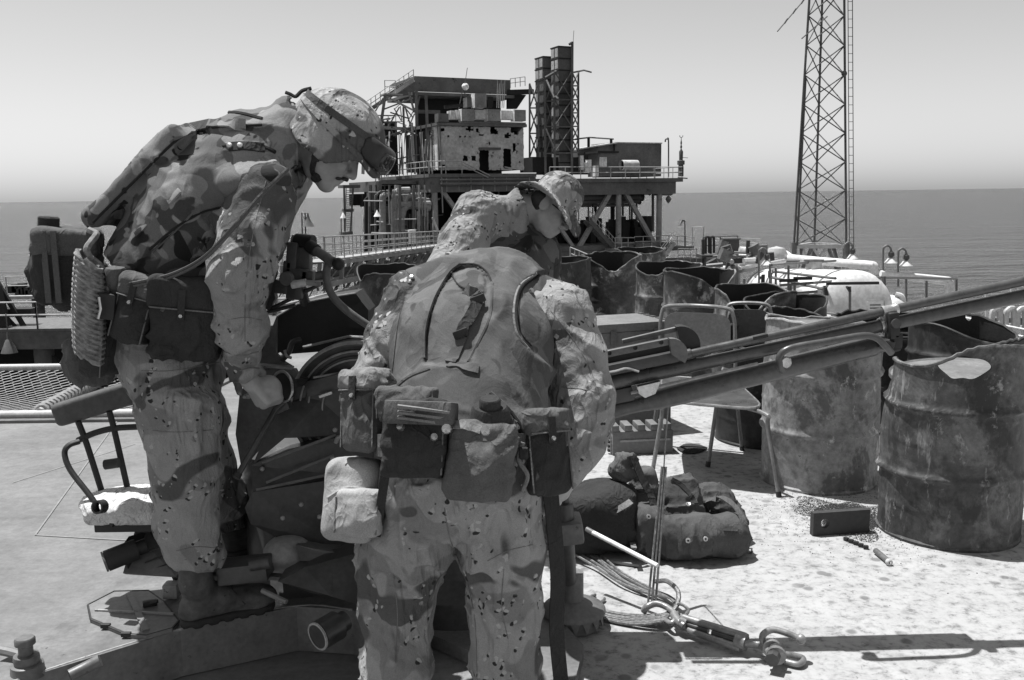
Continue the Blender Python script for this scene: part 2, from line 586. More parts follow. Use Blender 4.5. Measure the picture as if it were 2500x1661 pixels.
# ---------------------------------------------------------------- sea
k = NT('sea_water', 0.22, 0.0, 0.28)
gco = k.n.new('ShaderNodeNewGeometry').outputs['Position']
m1 = k.mapping((0.06, 0.15, 1), co=gco); m2 = k.mapping((0.012, 0.03, 1), co=gco); m3 = k.mapping((0.5, 1.0, 1), co=gco)
w1 = k.noise(1.0, 5, 0.6, m1); w2 = k.noise(1.0, 4, 0.6, m2); w3 = k.noise(1.0, 3, 0.6, m3)
k.base(k.ramp(w2, [(0.3, 0.024), (0.7, 0.044)]))
hgt = k.math('ADD', k.math('MULTIPLY', w1, 2.2), k.math('ADD', k.math('MULTIPLY', w2, 3.0), k.math('MULTIPLY', w3, 0.25)))
k.bump(hgt, 1.0, 4.5)
SEA_Z = -26.0
bm = bmesh.new()
rings = [0, 60, 150, 400, 1000, 3000, 9000, 27000, 90000]
prev = None
for r_ in rings:
    cur = [bm.verts.new((0, 0, SEA_Z))] if r_ == 0 else [bm.verts.new((r_ * math.cos(a * math.pi / 48), r_ * math.sin(a * math.pi / 48), SEA_Z)) for a in range(96)]
    if prev is not None:
        for i in range(96):
            j = (i + 1) % 96
            if len(prev) == 1: bm.faces.new((prev[0], cur[i], cur[j]))
            else: bm.faces.new((prev[i], cur[i], cur[j], prev[j]))
    prev = cur
me = bpy.data.meshes.new('sea'); bm.to_mesh(me); bm.free()
tag(link_mesh('sea', me, k.m, None, 'all'), 'grey rippled sea reaching to the horizon', None, None, 'structure')

# ---------------------------------------------------------------- the deck we stand on
k = NT('deck_paint', 0.75, 0.0, 0.3)
sx = k.n.new('ShaderNodeSeparateXYZ'); k.l.new(k.co, sx.inputs[0])
n_b = k.noise(1.3, 4, 0.6); n_f = k.noise(22, 6, 0.72); n_m = k.noise(4.5, 6, 0.65, dist=0.4); n_s = k.noise(70, 4, 0.6)
streak = k.noise(3.0, 8, 0.75, k.mapping((1.0, 2.2, 1), rot=(0, 0, 0.5)), dist=0.6)
left = k.math('ADD', k.ramp(streak, [(0.3, 0.105), (0.7, 0.165)]), k.math('ADD', k.ramp(n_f, [(0.35, 0.0), (0.7, 0.05)]), k.ramp(n_s, [(0.35, -0.03), (0.65, 0.02)])))
left = k.math('MULTIPLY', left, k.ramp(n_b, [(0.3, 0.78), (0.75, 1.25)]))
right = k.ramp(n_m, [(0.28, 0.25), (0.42, 0.355), (0.7, 0.40)])
dirt = k.ramp(n_f, [(0.36, 0.45), (0.45, 0.85), (0.55, 1.0)])
right = k.math('MULTIPLY', right, dirt)
spots = k.voro(9.0, k.mapping((1, 1, 1)))
sm = k.math('MULTIPLY', k.ramp(spots.outputs['Distance'], [(0.16, 1.0), (0.24, 0.0)]), k.ramp(k.noise(2.1, 3), [(0.47, 0), (0.56, 1)]))
right = k.mix(k.math('MULTIPLY', sm, 0.75), right, 0.11)
sm2 = k.ramp(k.noise(34, 5, 0.75, dist=0.6), [(0.60, 0.0), (0.66, 1.0)])
reg = k.ramp(k.noise(1.7, 4, 0.6, k.mapping((1, 1, 1), (3.1, 1.2, 0))), [(0.45, 0), (0.6, 1)])
right = k.mix(k.math('MULTIPLY', sm2, k.math('MULTIPLY', reg, 0.85)), right, 0.12)
sp3 = k.ramp(k.noise(85, 4, 0.75), [(0.60, 0.0), (0.66, 1.0)])
reg2 = k.ramp(k.noise(2.6, 5, 0.65, k.mapping((1, 1, 1), (7.7, 4.2, 0)), dist=0.5), [(0.40, 0.05), (0.62, 1)])
right = k.mix(k.math('MULTIPLY', sp3, k.math('MULTIPLY', reg2, 0.7)), right, 0.16)
gst = k.ramp(k.noise(6.5, 7, 0.72, k.mapping((1, 1.6, 1), (1.7, 3.2, 0)), dist=0.8), [(0.55, 0.0), (0.70, 1.0)])
right = k.mix(k.math('MULTIPLY', gst, 0.7), right, 0.13)
blend = k.ramp(k.math('ADD', k.math('MULTIPLY', sx.outputs['X'], 0.5), k.math('MULTIPLY', n_b, 0.4)), [(0.10, 0), (0.26, 1)])
k.base(k.mix(blend, left, right))
k.bump(n_f, 0.35, 0.004)
DECK = k.m
deck_poly = [(-14, -4), (10, -4), (10, 6.6), (5.6, 7.2), (3.6, 12.2), (-1.9, 12.2), (-2.5, 6.3), (-14, 6.3)]
mb = MB().prism([(x, y, 0) for x, y in deck_poly], (0, 0, -0.35))
deck = tag(mb.build('deck', DECK, None, 'flat'), 'pale weathered steel helicopter deck with oil stains', None, None, 'structure')
mb = MB()
for i in range(len(deck_poly)):
    a = deck_poly[i]; b = deck_poly[(i + 1) % len(deck_poly)]
    if a[1] < 0 and b[1] < 0: continue
    mb.bar((a[0], a[1] + 0.03, -0.20), (b[0], b[1] + 0.03, -0.20), 0.06, 0.44)
mb.build('deck_edge_beam', STEEL_M, deck)
# thin painted seams on the left of the deck
SEAM = gm('seam_paint', 0.22, 0.2, 20, 0.8)
def seam(pts, wd):
    q = [Vector((p.x, p.y, 0.004)) for p in pts]
    mb = MB()
    for a, b in zip(q[:-1], q[1:]):
        n = (b - a).cross(Vector((0, 0, 1))).normalized() * wd / 2
        mb.add([a - n, b - n, b + n, a + n], [(0, 1, 2, 3)])
    return mb.build('seam', SEAM, deck, 'flat')
seam([G(300, 1010), G(86, 1308), G(380, 1325)], 0.008)
seam([G(30, 1180), G(330, 1085)], 0.006)

# spilled grit beside the drum
k = NT('grit', 0.95); nn = k.noise(120, 4, 0.8); k.base(k.ramp(k.noise(300, 2, 0.6), [(0.35, 0.02), (0.62, 0.10), (0.72, 0.5)])); k.bump(nn, 1.0, 0.01)
c = G(2070, 1262)
gv = []; gf = []
rnd = random.Random(5)
for i in range(15000):
    a = rnd.uniform(0, 6.283); q = math.sqrt(rnd.uniform(0, .5)) * (1 + .25 * math.sin(3 * a + 1) + .15 * math.sin(7 * a)) if i % 4 else abs(rnd.gauss(0, 0.8))
    x = c.x + math.cos(a) * q * 0.30; y = c.y + math.sin(a) * q * 0.36; s_ = rnd.choice((.0015, .002, .003, .004)) * rnd.uniform(.8, 1.3) * (1.3 if q < .5 else .8)
    o = len(gv); t = rnd.uniform(0, 3)
    gv += [(x + s_ * math.cos(t), y + s_ * math.sin(t), 0.0), (x + s_ * math.cos(t + 2.1), y + s_ * math.sin(t + 2.1), 0.0), (x + s_ * math.cos(t + 4.2), y + s_ * math.sin(t + 4.2), 0.0), (x, y, s_ * 1.1)]
    gf += [(o, o + 1, o + 3), (o + 1, o + 2, o + 3), (o + 2, o, o + 3)]
mb = MB(); mb.v = gv; mb.f = gf
tag(mb.build('grit', k.m, None, 'flat'), 'dark loose grit spilled on the deck beside the drums', 'grit', None, 'stuff')

# ---------------------------------------------------------------- safety net round the deck
ROPEM = gm('net_rope', 0.36, 0.25, 40, 0.9, 0, 0.3)
WIRE = gm('net_wire', 0.26, 0.2, 30, 0.6)
net = thing('safety_net', 'wire mesh safety net on a pipe frame along the deck edge', 'safety net', (-4, 6.4, 0))
y0, y1, z1 = 6.42, 7.75, 0.13
MB().tube([(-9, y0, 0.03), (-2.45, y0, 0.03)], 0.035, 10).build('inner_rail', STEEL_L, net)
MB().tube([(-9, y1, z1), (-2.45, y1 + 0.02, z1)], 0.03, 10).build('outer_rail', STEEL_L, net)
pa, pb = G(92, 1012, 0.04), None
for x0 in (pa.x, pa.x - 1.75):
    a = Vector((x0, y0, 0.05)); b = Vector((x0 + 0.05, y1, z1))
    MB().tube([a, b], 0.03, 8).build('arm', STEEL_L, net)
    mb = MB(); n = 26
    for i in range(n):
        t = (i + 0.5) / n; c = a.lerp(b, t)
        ring = [c + Vector((math.cos(q) * 0.043, math.sin(q + 0.7) * 0.018, math.sin(q) * 0.043)) for q in [2 * math.pi * j / 10 for j in range(10)]]
        mb.tube(ring, 0.014, 5, closed=True)
    mb.build('rope_binding', ROPEM, net)
mb = MB(); cw = 0.075; ch_ = 0.062
nx_ = int(3.1 / cw); ny_ = int((y1 - y0) / ch_)
def nz_(y): return 0.04 + (y - y0) / (y1 - y0) * (z1 - 0.06) - 0.05 * math.sin(math.pi * (y - y0) / (y1 - y0))
for j in range(ny_):
    for i in range(nx_):
        x = -5.6 + (i + 0.5 * (j % 2)) * cw; y = y0 + 0.03 + j * ch_
        p0 = Vector((x, y, nz_(y))); p1 = Vector((x, y + ch_ * 0.4, nz_(y + ch_ * .4)))
        p2 = Vector((x + cw / 2, y + ch_, nz_(y + ch_))); p3 = Vector((x - cw / 2, y + ch_, nz_(y + ch_)))
        j_ = rnd.uniform(-.006, .006); p1.x += j_
        for a, b in ((p0, p1), (p1, p2), (p1, p3)): mb.tube([a, b], 0.0042, 3, cap=False)
o = mb.build('wire_mesh', WIRE, net, 'flat'); tag(o, kind='stuff')

# ---------------------------------------------------------------- railing helper
def railing(mb, pts, h=1.1, r=0.03, rails=(1.0, 0.52), post=1.6, seg=5):
    for a, b in zip(pts[:-1], pts[1:]):
        a = Vector(a); b = Vector(b); L = (b - a).length; n = max(1, int(round(L / post)))
        for i in range(n + 1):
            p = a.lerp(b, i / n); mb.tube([p, p + Vector((0, 0, h))], r, seg, cap=False)
        for q in rails:
            mb.tube([a + Vector((0, 0, h * q)), b + Vector((0, 0, h * q))], r, seg, cap=False)
    return mb
def railing_thing(name, label, pts, mat, group=None, **kw):
    t = thing(name, label, 'railing', pts[0], group)
    h = kw.get('h', 1.1); r = kw.get('r', 0.03); post = kw.get('post', 1.6)
    for a, b in zip(pts[:-1], pts[1:]):
        a = Vector(a); b = Vector(b); n = max(1, int(round((b - a).length / post)))
        for i in range(n + 1):
            p = a.lerp(b, i / n); MB().tube([p, p + Vector((0, 0, h))], r, 5).build('post', mat, t)
        for q in kw.get('rails', (1.0, 0.52)):
            MB().tube([a + Vector((0, 0, h * q)), b + Vector((0, 0, h * q))], r, 5).build('rail', mat, t)
    return t

# ---------------------------------------------------------------- neighbouring walkway on the left
YW = 33.0
BEAM = gm('weathered_beam', 0.13, 0.4, 0.9, 0.8, 0, 0.1, (0.34, 0.05, 2.0), fine=6)
DARKW = gm('black_steel', 0.02, 0.4, 1.2, 0.85, 0, 0.1, None, fine=6)
wk = thing('walkway_module', 'long weathered walkway module on dark legs beyond the net', 'walkway', (-18, YW, -5))
pl = P(-120, 806, YW); pr = P(330, 796, YW)
MB().box(((pl.x + pr.x) / 2 + 6, YW + 1.6, pl.z - 0.05), (pr.x - pl.x + 22, 3.2, 0.10)).build('walking_surface', STEEL_M, wk)
MB().box(((pl.x + pr.x) / 2 + 6, YW + 0.10, pl.z - 0.42), (pr.x - pl.x + 22, 0.22, 0.62)).build('edge_beam', BEAM, wk)
MB().box(((pl.x + pr.x) / 2 + 6, YW + 3.0, pl.z - 5.5), (pr.x - pl.x + 22, 0.3, 9.4)).build('wall', DARKW, wk)  # dark sheet stands in for the shadowed structure below the beam
for i in range(6):
    x = P(90, 860, YW).x + (i - 2) * 3.6
    MB().cyl((x, YW + 0.5, pl.z - 0.7), (x, YW + 0.5, SEA_Z), 0.34, None, 12).build('leg', BEAM, wk)
    MB().bar((x, YW + 0.5, pl.z - 0.8), (x + 3.6, YW + 0.8, pl.z - 6), 0.25, 0.25).build('brace', DARKW, wk)
# lamp hung under the beam
mb = MB(); c = P(22, 848, YW - 0.2)
mb.lathe([(0.03, 0.55), (0.05, 0.3), (0.10, 0.25), (0.28, -0.2), (0.26, -0.2), (0.02, 0.1)], c, seg=12).build('hanging_lamp', BEAM, wk)
MB().tube([c + Vector((0, 0, .4)), c + Vector((0, 0, 1.2))], 0.02, 5).build('lamp_rod', BEAM, wk)
a = P(-60, 806, YW); b = P(300, 798, YW); b = P(300, 798, YW)
railing_thing('railing', 'pale two bar railing along the walkway module', [Vector((a.x, YW, pl.z)), Vector((P(92, 800, YW).x, YW, pl.z)), Vector((b.x + 14, YW + .1, pl.z))], STEEL_L, r=0.035, post=1.7, h=0.95)
Y2 = 47.0
a = P(18, 722, Y2); b = P(330, 722, Y2)
st = thing('landing_stage', 'small far landing with thin rails beyond the walkway', 'landing', a)
MB().box(((a.x + b.x) / 2 + 2, Y2 + 1, a.z - 0.1), (b.x - a.x + 4, 2.4, 0.15)).build('landing_floor', STEEL_L, st)
mb = MB(); railing(mb, [a, Vector((b.x + 4, Y2, a.z))], h=0.95, r=0.03, post=2.6); mb.build('railing', STEEL_L, st)
mb = MB()
for i in range(7):
    q = P(30 + i * 9, 712, Y2 + 0.6); mb.box(q + Vector((0, 0, rnd.uniform(-.1, .2))), (rnd.uniform(.2, .5), .4, rnd.uniform(.2, .6)))
mb.build('machinery', DARKW, st)
MB().cyl((a.x + 1, Y2 + 1, a.z), (a.x + 1, Y2 + 1, SEA_Z), 0.3, None, 10).build('pile', BEAM, st)
MB().cyl((b.x + 3, Y2 + 1, a.z), (b.x + 3, Y2 + 1, SEA_Z), 0.3, None, 10).build('pile', BEAM, st)
# dark davit at the far left
dv = thing('davit', 'dark lattice davit leaning over the walkway railing', 'davit', P(0, 800, YW + .6))
MB().bar(P(-14, 700, YW + .6), P(10, 798, YW + .6), 0.35, 0.35).build('post', DARKW, dv)
MB().bar(P(-6, 690, YW + .9), P(60, 800, YW + .9), 0.14, 0.14).build('stay', DARKW, dv)
MB().bar(P(-2, 755, YW + .9), P(40, 800, YW + .9), 0.10, 0.10).build('strut', DARKW, dv)
mb = MB(); mb.box(P(45, 762, YW + 1.2), (1.2, 0.6, 0.28)).build('cable_tray', DARKW, dv)
# ---------------------------------------------------------------- burnt oil platform in the distance
TH = R(25)
PO = P(1066, 424, 90.0)
PU = Vector((math.cos(TH), math.sin(TH), 0)); PV = Vector((-math.sin(TH), math.cos(TH), 0)); PW = Vector((0, 0, 1))
PROT = Matrix((PU, PV, PW)).transposed()
def L(u, v, w): return PO + PU * u + PV * v + PW * w
def LP(px, py, v):
    d = ray(px, py); o = Vector((0, 0, CAM_H)) - PO
    t = (v - o.dot(PV)) / d.dot(PV); q = o + d * t
    return q.dot(PU), q.dot(PW)
def LX(px, py, v):
    u, w_ = LP(px, py, v); return L(u, v, w_)
def LS(px, py, u):
    d = ray(px, py); o = Vector((0, 0, CAM_H)) - PO
    t = (u - o.dot(PU)) / d.dot(PU); q = o + d * t
    return q.dot(PV), q.dot(PW)
def bx(mb, u0, u1, v0, v1, w0, w1):
    return mb.box(L((u0 + u1) / 2, (v0 + v1) / 2, (w0 + w1) / 2), (abs(u1 - u0), abs(v1 - v0), abs(w1 - w0)), PROT)
def bxp(mb, x0, y0, x1, y1, v, dv):
    """box whose front face covers the pixel rectangle at depth plane v"""
    u0, w1 = LP(x0, y0, v); u1, w0 = LP(x1, y1, v)
    return bx(mb, u0, u1, v, v + dv, w0, w1)
PST = gm('platform_steel', 0.13, 0.45, 0.35, 0.8, 0, 0.1, (0.36, 0.03, 0.9), fine=5)
PSL = gm('platform_steel_light', 0.30, 0.35, 0.4, 0.8, 0, 0.1, (0.36, 0.06, 1.0), fine=5)
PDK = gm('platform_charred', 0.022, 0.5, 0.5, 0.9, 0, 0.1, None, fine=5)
PWL = gm('blockhouse_wall', 0.46, 0.28, 0.5, 0.85, 0, 0.15, (0.36, 0.10, 1.6), fine=4)
PWW = gm('scorched_white', 0.75, 0.25, 0.5, 0.85, 0, 0.1, (0.36, 0.15, 1.3), fine=4)
PRL = gm('platform_rail', 0.42, 0.2, 0.6, 0.7)
plat = thing('oil_platform', 'burnt out oil platform with blockhouse, two tall stacks and charred decks', 'oil platform', L(8, 6, -28))
# -- decks
u1m, w1m = LP(1660, 440, 0)
bx(MB(), -0.8, 10.5, 0.0, 16, -0.35, -0.02).build('upper_deck', PST, plat)
bx(MB(), 10.5, u1m + 0.4, 0.0, 13, -0.95, -0.55).build('upper_deck', PST, plat)
bx(MB(), -0.6, 10.5, 0.15, 0.75, -1.75, -0.36).build('girder', PST, plat)
bx(MB(), 10.6, u1m - 0.4, 0.15, 0.75, -2.2, -0.96).build('girder', PST, plat)
bx(MB(), -0.6, 0.1, 0.8, 16, -1.75, -0.36).build('girder', PST, plat)
bx(MB(), 0.2, u1m - .6, 9.0, 9.5, -2.2, -0.97).build('girder', PDK, plat)
mb = MB()
for i in range(8): bx(mb, 1 + i * 1.25, 1.08 + i * 1.25, 0.12, 0.16, -1.7, -0.4)
mb.build('girder_stiffeners', PSL, plat)
# conduits along the girder
for (yy, r_) in ((438, .10), (448, .16)):
    MB().tube([LX(1075, yy + 2, -0.15), LX(1290, yy, -0.15)], r_, 6).build('conduit', PST, plat)
# -- lower deck
ul0, wl0 = LP(1290, 606, 0.0)
bx(MB(), -1.5, u1m - 1.2, 0.2, 13, wl0 - 0.5, wl0).build('lower_deck', PST, plat)
bx(MB(), -1.5, u1m - 1.2, 0.25, 0.8, wl0 - 1.5, wl0 - 0.52).build('girder', PST, plat)
bxp(MB(), 1498, 608, 1558, 616, -1.6, 1.7).build('landing', PSL, plat)
bxp(MB(), 1618, 604, 1694, 610, 1.0, 2.0).build('landing', PST, plat)
# -- legs down into the sea
for (px, v) in ((1062, 0.5), (1510, 0.5), (1609, 0.5), (1290, 0.5), (1062, 10), (1510, 10), (1609, 10), (1290, 10)):
    u, w_ = LP(px, 520, 0.5)
    r_ = 0.30 if v < 5 else 0.26
    MB().cyl(L(u, v, wl0), L(u, v, -1.0), r_, None, 10).build('column', PSL if v < 5 else PDK, plat)
    MB().cyl(L(u, v, wl0 - 1.5), L(u * 1.04, v, SEA_Z - PO.z - 0.5), 0.7, None, 12).build('leg', PST, plat)
# -- diagonal braces
for (a, b, w_) in (((1516, 452), (1600, 600), .42), ((1500, 452), (1412, 606), .42), ((1072, 456), (1125, 530), .40), ((1125, 530), (1180, 606), .40),
                   ((1290, 456), (1190, 606), .36), ((1300, 456), (1400, 606), .36)):
    MB().bar(LX(*a, 0.5), LX(*b, 0.5), w_, w_).build('brace', PSL, plat)
# -- dark machinery and back panels under the deck
mb = MB(); bx(mb, -4, 12.5, 10.2, 10.6, wl0, -1.0); mb.build('back_panel', PDK, plat)
rp = random.Random(11)
for (x0, x1, v0) in ((1400, 1440, 4), (1440, 1475, 3.5), (1517, 1540, 3.5), (1541, 1556, 4), (1560, 1585, 5), (1488, 1505, 4.5)):
    mb = MB()
    for i in range(4):
        q0 = rp.uniform(x0, x1 - 6); q1 = q0 + rp.uniform(6, 14)
        bxp(mb, q0, rp.uniform(528, 560), q1, 603, v0 + i * .5, 1.0)
    mb.build('pump', PDK, plat)
mb = MB()
for i in range(26):
    x = rp.uniform(1080, 1400); bxp(mb, x, rp.uniform(500, 585), x + rp.uniform(8, 26), 604, 3 + rp.uniform(0, 5), rp.uniform(.4, 2))
mb.build('machinery', PDK, plat)
# header pipes under the right deck
for (y, r_, x1, v) in ((460, .42, 1625, 2.2), (472, .18, 1585, 2.6), (481, .34, 1566, 1.8), (490, .30, 1560, 2.2), (501, .16, 1545, 2.8), (466, .14, 1600, 3.4)):
    a = LX(1380, y + 2, v); b = LX(x1, y, v)
    MB().tube([a, b], r_, 8).build('header_pipe', PST, plat)
    MB().tube([b + PU * 0.02, b + PU * 0.10], r_ * 1.5, 10).build('pipe_flange', PST, plat)
p = [LX(1626, 448, 2), LX(1640, 448, 2), LX(1641, 460, 2), LX(1640, 474, 2), LX(1630, 475, 2), LX(1598, 475, 2)]
MB().tube(smooth_path(p, 4), 0.13, 7).build('elbow_pipe', PST, plat)
MB().tube([LX(1594, 466, 2), LX(1594, 566, 2)], 0.15, 7).build('riser_pipe', PST, plat)
mb = MB(); c = LX(1632, 486, 2); mb.lathe([(.02, .9), (.03, .35), (.2, .25), (.33, 0), (.2, -.3), (.05, -.45), (0, -.5)], c, seg=8); mb.build('hanging_lamp', PSL, plat)
for i in range(14):     # vertical hangers in the open right bay
    x = rp.uniform(1400, 1570); v = rp.uniform(1.5, 6)
    MB().tube([LX(x, 455, v), LX(x, rp.uniform(495, 600), v)], rp.uniform(.05, .14), 6).build('riser_pipe', PDK if i % 2 else PST, plat)
# -- pipe jungle on the left bay
for i in range(34):
    x = rp.uniform(884, 1056); v = rp.uniform(-1.0, 8); y1 = rp.uniform(470, 505); r_ = rp.choice((.07, .1, .16, .24))
    yb = 640
    top = LX(x, y1, v)
    if i % 3 == 0:
        q = LX(x + rp.uniform(14, 34), y1 - 8, v)
        pts = smooth_path([LX(x, yb, v), LX(x, y1 + 14, v), LX(x + 3, y1 + 2, v), LX(x + 12, y1 - 8, v), q], 4)
    else: pts = [LX(x, yb, v), LX(x, 452, v)]
    MB().tube(pts, r_, 7).build('riser_pipe', rp.choice((PST, PST, PSL, PDK)), plat)
for (pts, r_) in (([(971, 640), (971, 520), (973, 506), (984, 499), (1052, 497)], .26), ([(985, 640), (986, 512), (1050, 508)], .30),
                  ([(963, 600), (963, 480), (968, 470), (976, 465), (1000, 464)], .28), ([(988, 500), (992, 485), (1000, 478), (1030, 476)], .22),
                  ([(935, 600), (934, 490), (938, 478), (950, 470)], .3)):
    MB().tube(smooth_path([LX(*q, 0.6) for q in pts], 5), r_, 8).build('elbow_pipe', PSL, plat)
mb = MB()
for i in range(20):
    x = rp.uniform(880, 1050); y = rp.uniform(470, 620); mb.bar(LX(x, y, rp.uniform(1, 6)), LX(x + rp.uniform(20, 70), y - rp.uniform(-3, 3), rp.uniform(1, 6)), .12, .12)
mb.build('pipe_supports', PST, plat)
for i in range(12):
    x = 880 + i * 15 + rp.uniform(-4, 4); y = rp.uniform(480, 560); MB().box(LX(x, y, rp.uniform(2, 7)), (rp.uniform(.6, 1.8), 1, rp.uniform(.8, 3)), PROT).build('equipment_box', rp.choice((PDK, PST)), plat)
# pale cylinder standing on the bridge end
mb = MB(); c = LX(1007, 596, -2.0); mb.lathe([(0, 0), (.38, 0), (.38, 1.28), (0, 1.3)], c, seg=12); mb.build('pale_drum', PWW, plat)
for i in range(26):
    x = rp.uniform(885, 1060); y = rp.uniform(462, 600); v = rp.uniform(-1.2, 2)
    MB().tube([LX(x, y, v), LX(x + rp.uniform(-3, 3), y + rp.uniform(25, 90), v)], rp.uniform(.04, .10), 5).build('riser_pipe', rp.choice((PRL, PSL, PWL)), plat)
for i in range(14):
    x = rp.uniform(885, 1030); y = rp.uniform(465, 600); v = rp.uniform(-1.2, 2)
    MB().tube([LX(x, y, v), LX(x + rp.uniform(15, 60), y + rp.uniform(-2, 2), v)], rp.uniform(.04, .09), 5).build('cross_pipe', rp.choice((PRL, PSL)), plat)
for i in range(22):
    x = rp.uniform(1085, 1400); y = rp.uniform(460, 560); v = rp.uniform(.9, 4)
    MB().tube([LX(x, y, v), LX(x + (rp.uniform(-2, 2) if i % 2 else rp.uniform(20, 80)), y + (rp.uniform(30, 90) if i % 2 else rp.uniform(-2, 2)), v)], rp.uniform(.05, .14), 5).build('service_pipe', rp.choice((PST, PSL, PST)), plat)
# -- stair cage and ladder at the left end
for (x0, y0, x1, y1) in ((840, 455, 842, 566), (862, 460, 856, 566)):
    MB().bar(LX(x0, y0, 5), LX(x1, y1, 5), .16, .16).build('cage_post', PST, plat)
bxp(MB(), 838, 452, 880, 459, 5, 2).build('cage_landing', PST, plat)
bxp(MB(), 843, 511, 864, 517, 5, 1.2).build('cage_landing', PST, plat)
bxp(MB(), 836, 567, 862, 574, 5, 1.2).build('cage_landing', PST, plat)
for i in range(22): MB().bar(LX(845, 466 + i * 4.7, 5.2), LX(861, 466 + i * 4.7, 5.2), .06, .06).build('ladder_rung', PSL, plat)
MB().bar(LX(845, 459, 5.2), LX(843, 570, 5.2), .08).build('ladder_rail', PSL, plat)
MB().bar(LX(862, 459, 5.2), LX(857, 570, 5.2), .08).build('ladder_rail', PSL, plat)
MB().tube(smooth_path([LX(838, 580, 5), LX(834, 572, 5), LX(833, 530, 5), LX(838, 524, 5), LX(842, 526, 5)], 4), .06, 5).build('lamp_pole', PST, plat)
mb = MB(); mb.lathe([(.03, .5), (.1, .4), (.3, 0)], LX(838, 533, 4.9), seg=8); mb.build('lamp_shade', PWW, plat)
mb = MB(); mb.lathe([(.03, .6), (.1, .4), (.34, 0)], LX(921, 529, -.5), seg=8); mb.build('lamp_shade', PWW, plat)
# -- blockhouse: front wall as a sheet of plates with real openings
uA, wT = LP(1072, 307, 0.8); uB, wB = LP(1280, 415, 0.8)
def inrect(u, w_, x0, y0, x1, y1):
    a, b = LP(x0, y0, 0.8); c, d_ = LP(x1, y1, 0.8); return a <= u <= c and d_ <= w_ <= b
holes = [(1146, 316, 1.0, .35), (1206, 322, .9, .5), (1164, 320, .45, .3), (1205, 314, .5, .3), (1240, 331, .8, .4), (1258, 320, 1.0, .7), (1268, 308, .8, .5), (1174, 331, .5, .25),
         (1080, 317, .5, .25), (1174, 341, .22, .2), (1195, 350, .2, .2), (1124, 334, .16, .16), (1135, 334, .16, .16), (1147, 334, .16, .16), (1094, 334, .15, .15), (1255, 360, .4, .9), (1262, 372, .3, .5),
         (1204, 374, .16, .16), (1273, 346, .16, .16), (1265, 352, .16, .16), (1270, 395, .2, .2), (1083, 408, .5, .35), (1190, 412, .3, .2)]
hl = [(LP(x, y, .8), a / 2, b / 2) for x, y, a, b in holes]
cs_ = 0.17; nu = int((uB - uA) / cs_); nw = int((wT - wB) / cs_)
mb = MB()
for i in range(nu):
    for j in range(nw):
        u = uA + (i + .5) * cs_; w_ = wB + (j + .5) * cs_
        if inrect(u, w_, 1172, 366, 1193, 420) or inrect(u, w_, 1230, 362, 1248, 411) or inrect(u, w_, 1130, 381, 1142, 392) or inrect(u, w_, 1151, 382, 1162, 393): continue
        cut = False
        for ((hu, hw), a, b) in hl:
            wob = 1 + .45 * math.sin(7 * u + 3 * w_) * math.cos(5 * w_ + hu)
            if ((u - hu) / a) ** 2 + ((w_ - hw) / b) ** 2 < wob: cut = True; break
        if cut: continue
        p = [L(u + sx_ * cs_ / 2, .8, w_ + sz_ * cs_ / 2) for sx_, sz_ in ((-1, -1), (1, -1), (1, 1), (-1, 1))]
        mb.add(p, [(0, 1, 2, 3)])
o = mb.build('front_wall', PWL, plat, 'flat')
bm = bmesh.new(); bm.from_mesh(o.data); bmesh.ops.remove_doubles(bm, verts=bm.verts[:], dist=.01)
for v_ in bm.verts:
    if any(len(e.link_faces) == 1 for e in v_.link_edges): v_.co += Vector((rp.uniform(-.05, .05), 0, rp.uniform(-.05, .05)))
bmesh.ops.recalc_face_normals(bm, faces=bm.faces[:]); bm.to_mesh(o.data); bm.free()
md = o.modifiers.new('t', 'SOLIDIFY'); md.thickness = 0.12; md.offset = -1
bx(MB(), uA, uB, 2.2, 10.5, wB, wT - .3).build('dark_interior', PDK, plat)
bx(MB(), uA - .3, uB + .25, 0.6, 11.2, wT, wT + .28).build('roof_slab', PST, plat)
bx(MB(), uB - .1, uB, .9, 10.5, wB, wT).build('side_wall', PWL, plat)
bxp(MB(), 1170, 360, 1223, 366, 0.62, .3).build('door_canopy', PST, plat)
bx(MB(), uA - .18, uA + .08, .62, .9, wB, wT).build('corner_post', PST, plat)
# left wall: torn strips, some gone
vA = .9; wid = .62
for i in range(16):
    v0 = vA + i * wid; skip = i in (6, 8, 9, 12, 14)
    h1 = wT - (0 if i < 4 else rp.uniform(0, .5)); h0 = wB + (rp.uniform(0, .8) if i > 2 else 0)
    m_ = PWW if i < 4 or i in (5, 7) else rp.choice((PWL, PST, PST))
    if skip: m_ = PDK
    lean = rp.uniform(-.12, .12) if i > 2 else 0
    p = [L(uA + lean, v0, h0), L(uA - lean, v0 + wid * .94, h0 + rp.uniform(0, .2)), L(uA + lean * 2, v0 + wid * .94, h1), L(uA - lean, v0, h1)]
    MB().prism(p, PU * .06).build('wall_strip', m_, plat)
for i in range(7):
    v0 = 1.5 + i * 1.5; MB().bar(L(uA - .5, v0, wB - .1), L(uA - .5, v0, wT + .3), .13).build('wall_post', PST, plat)
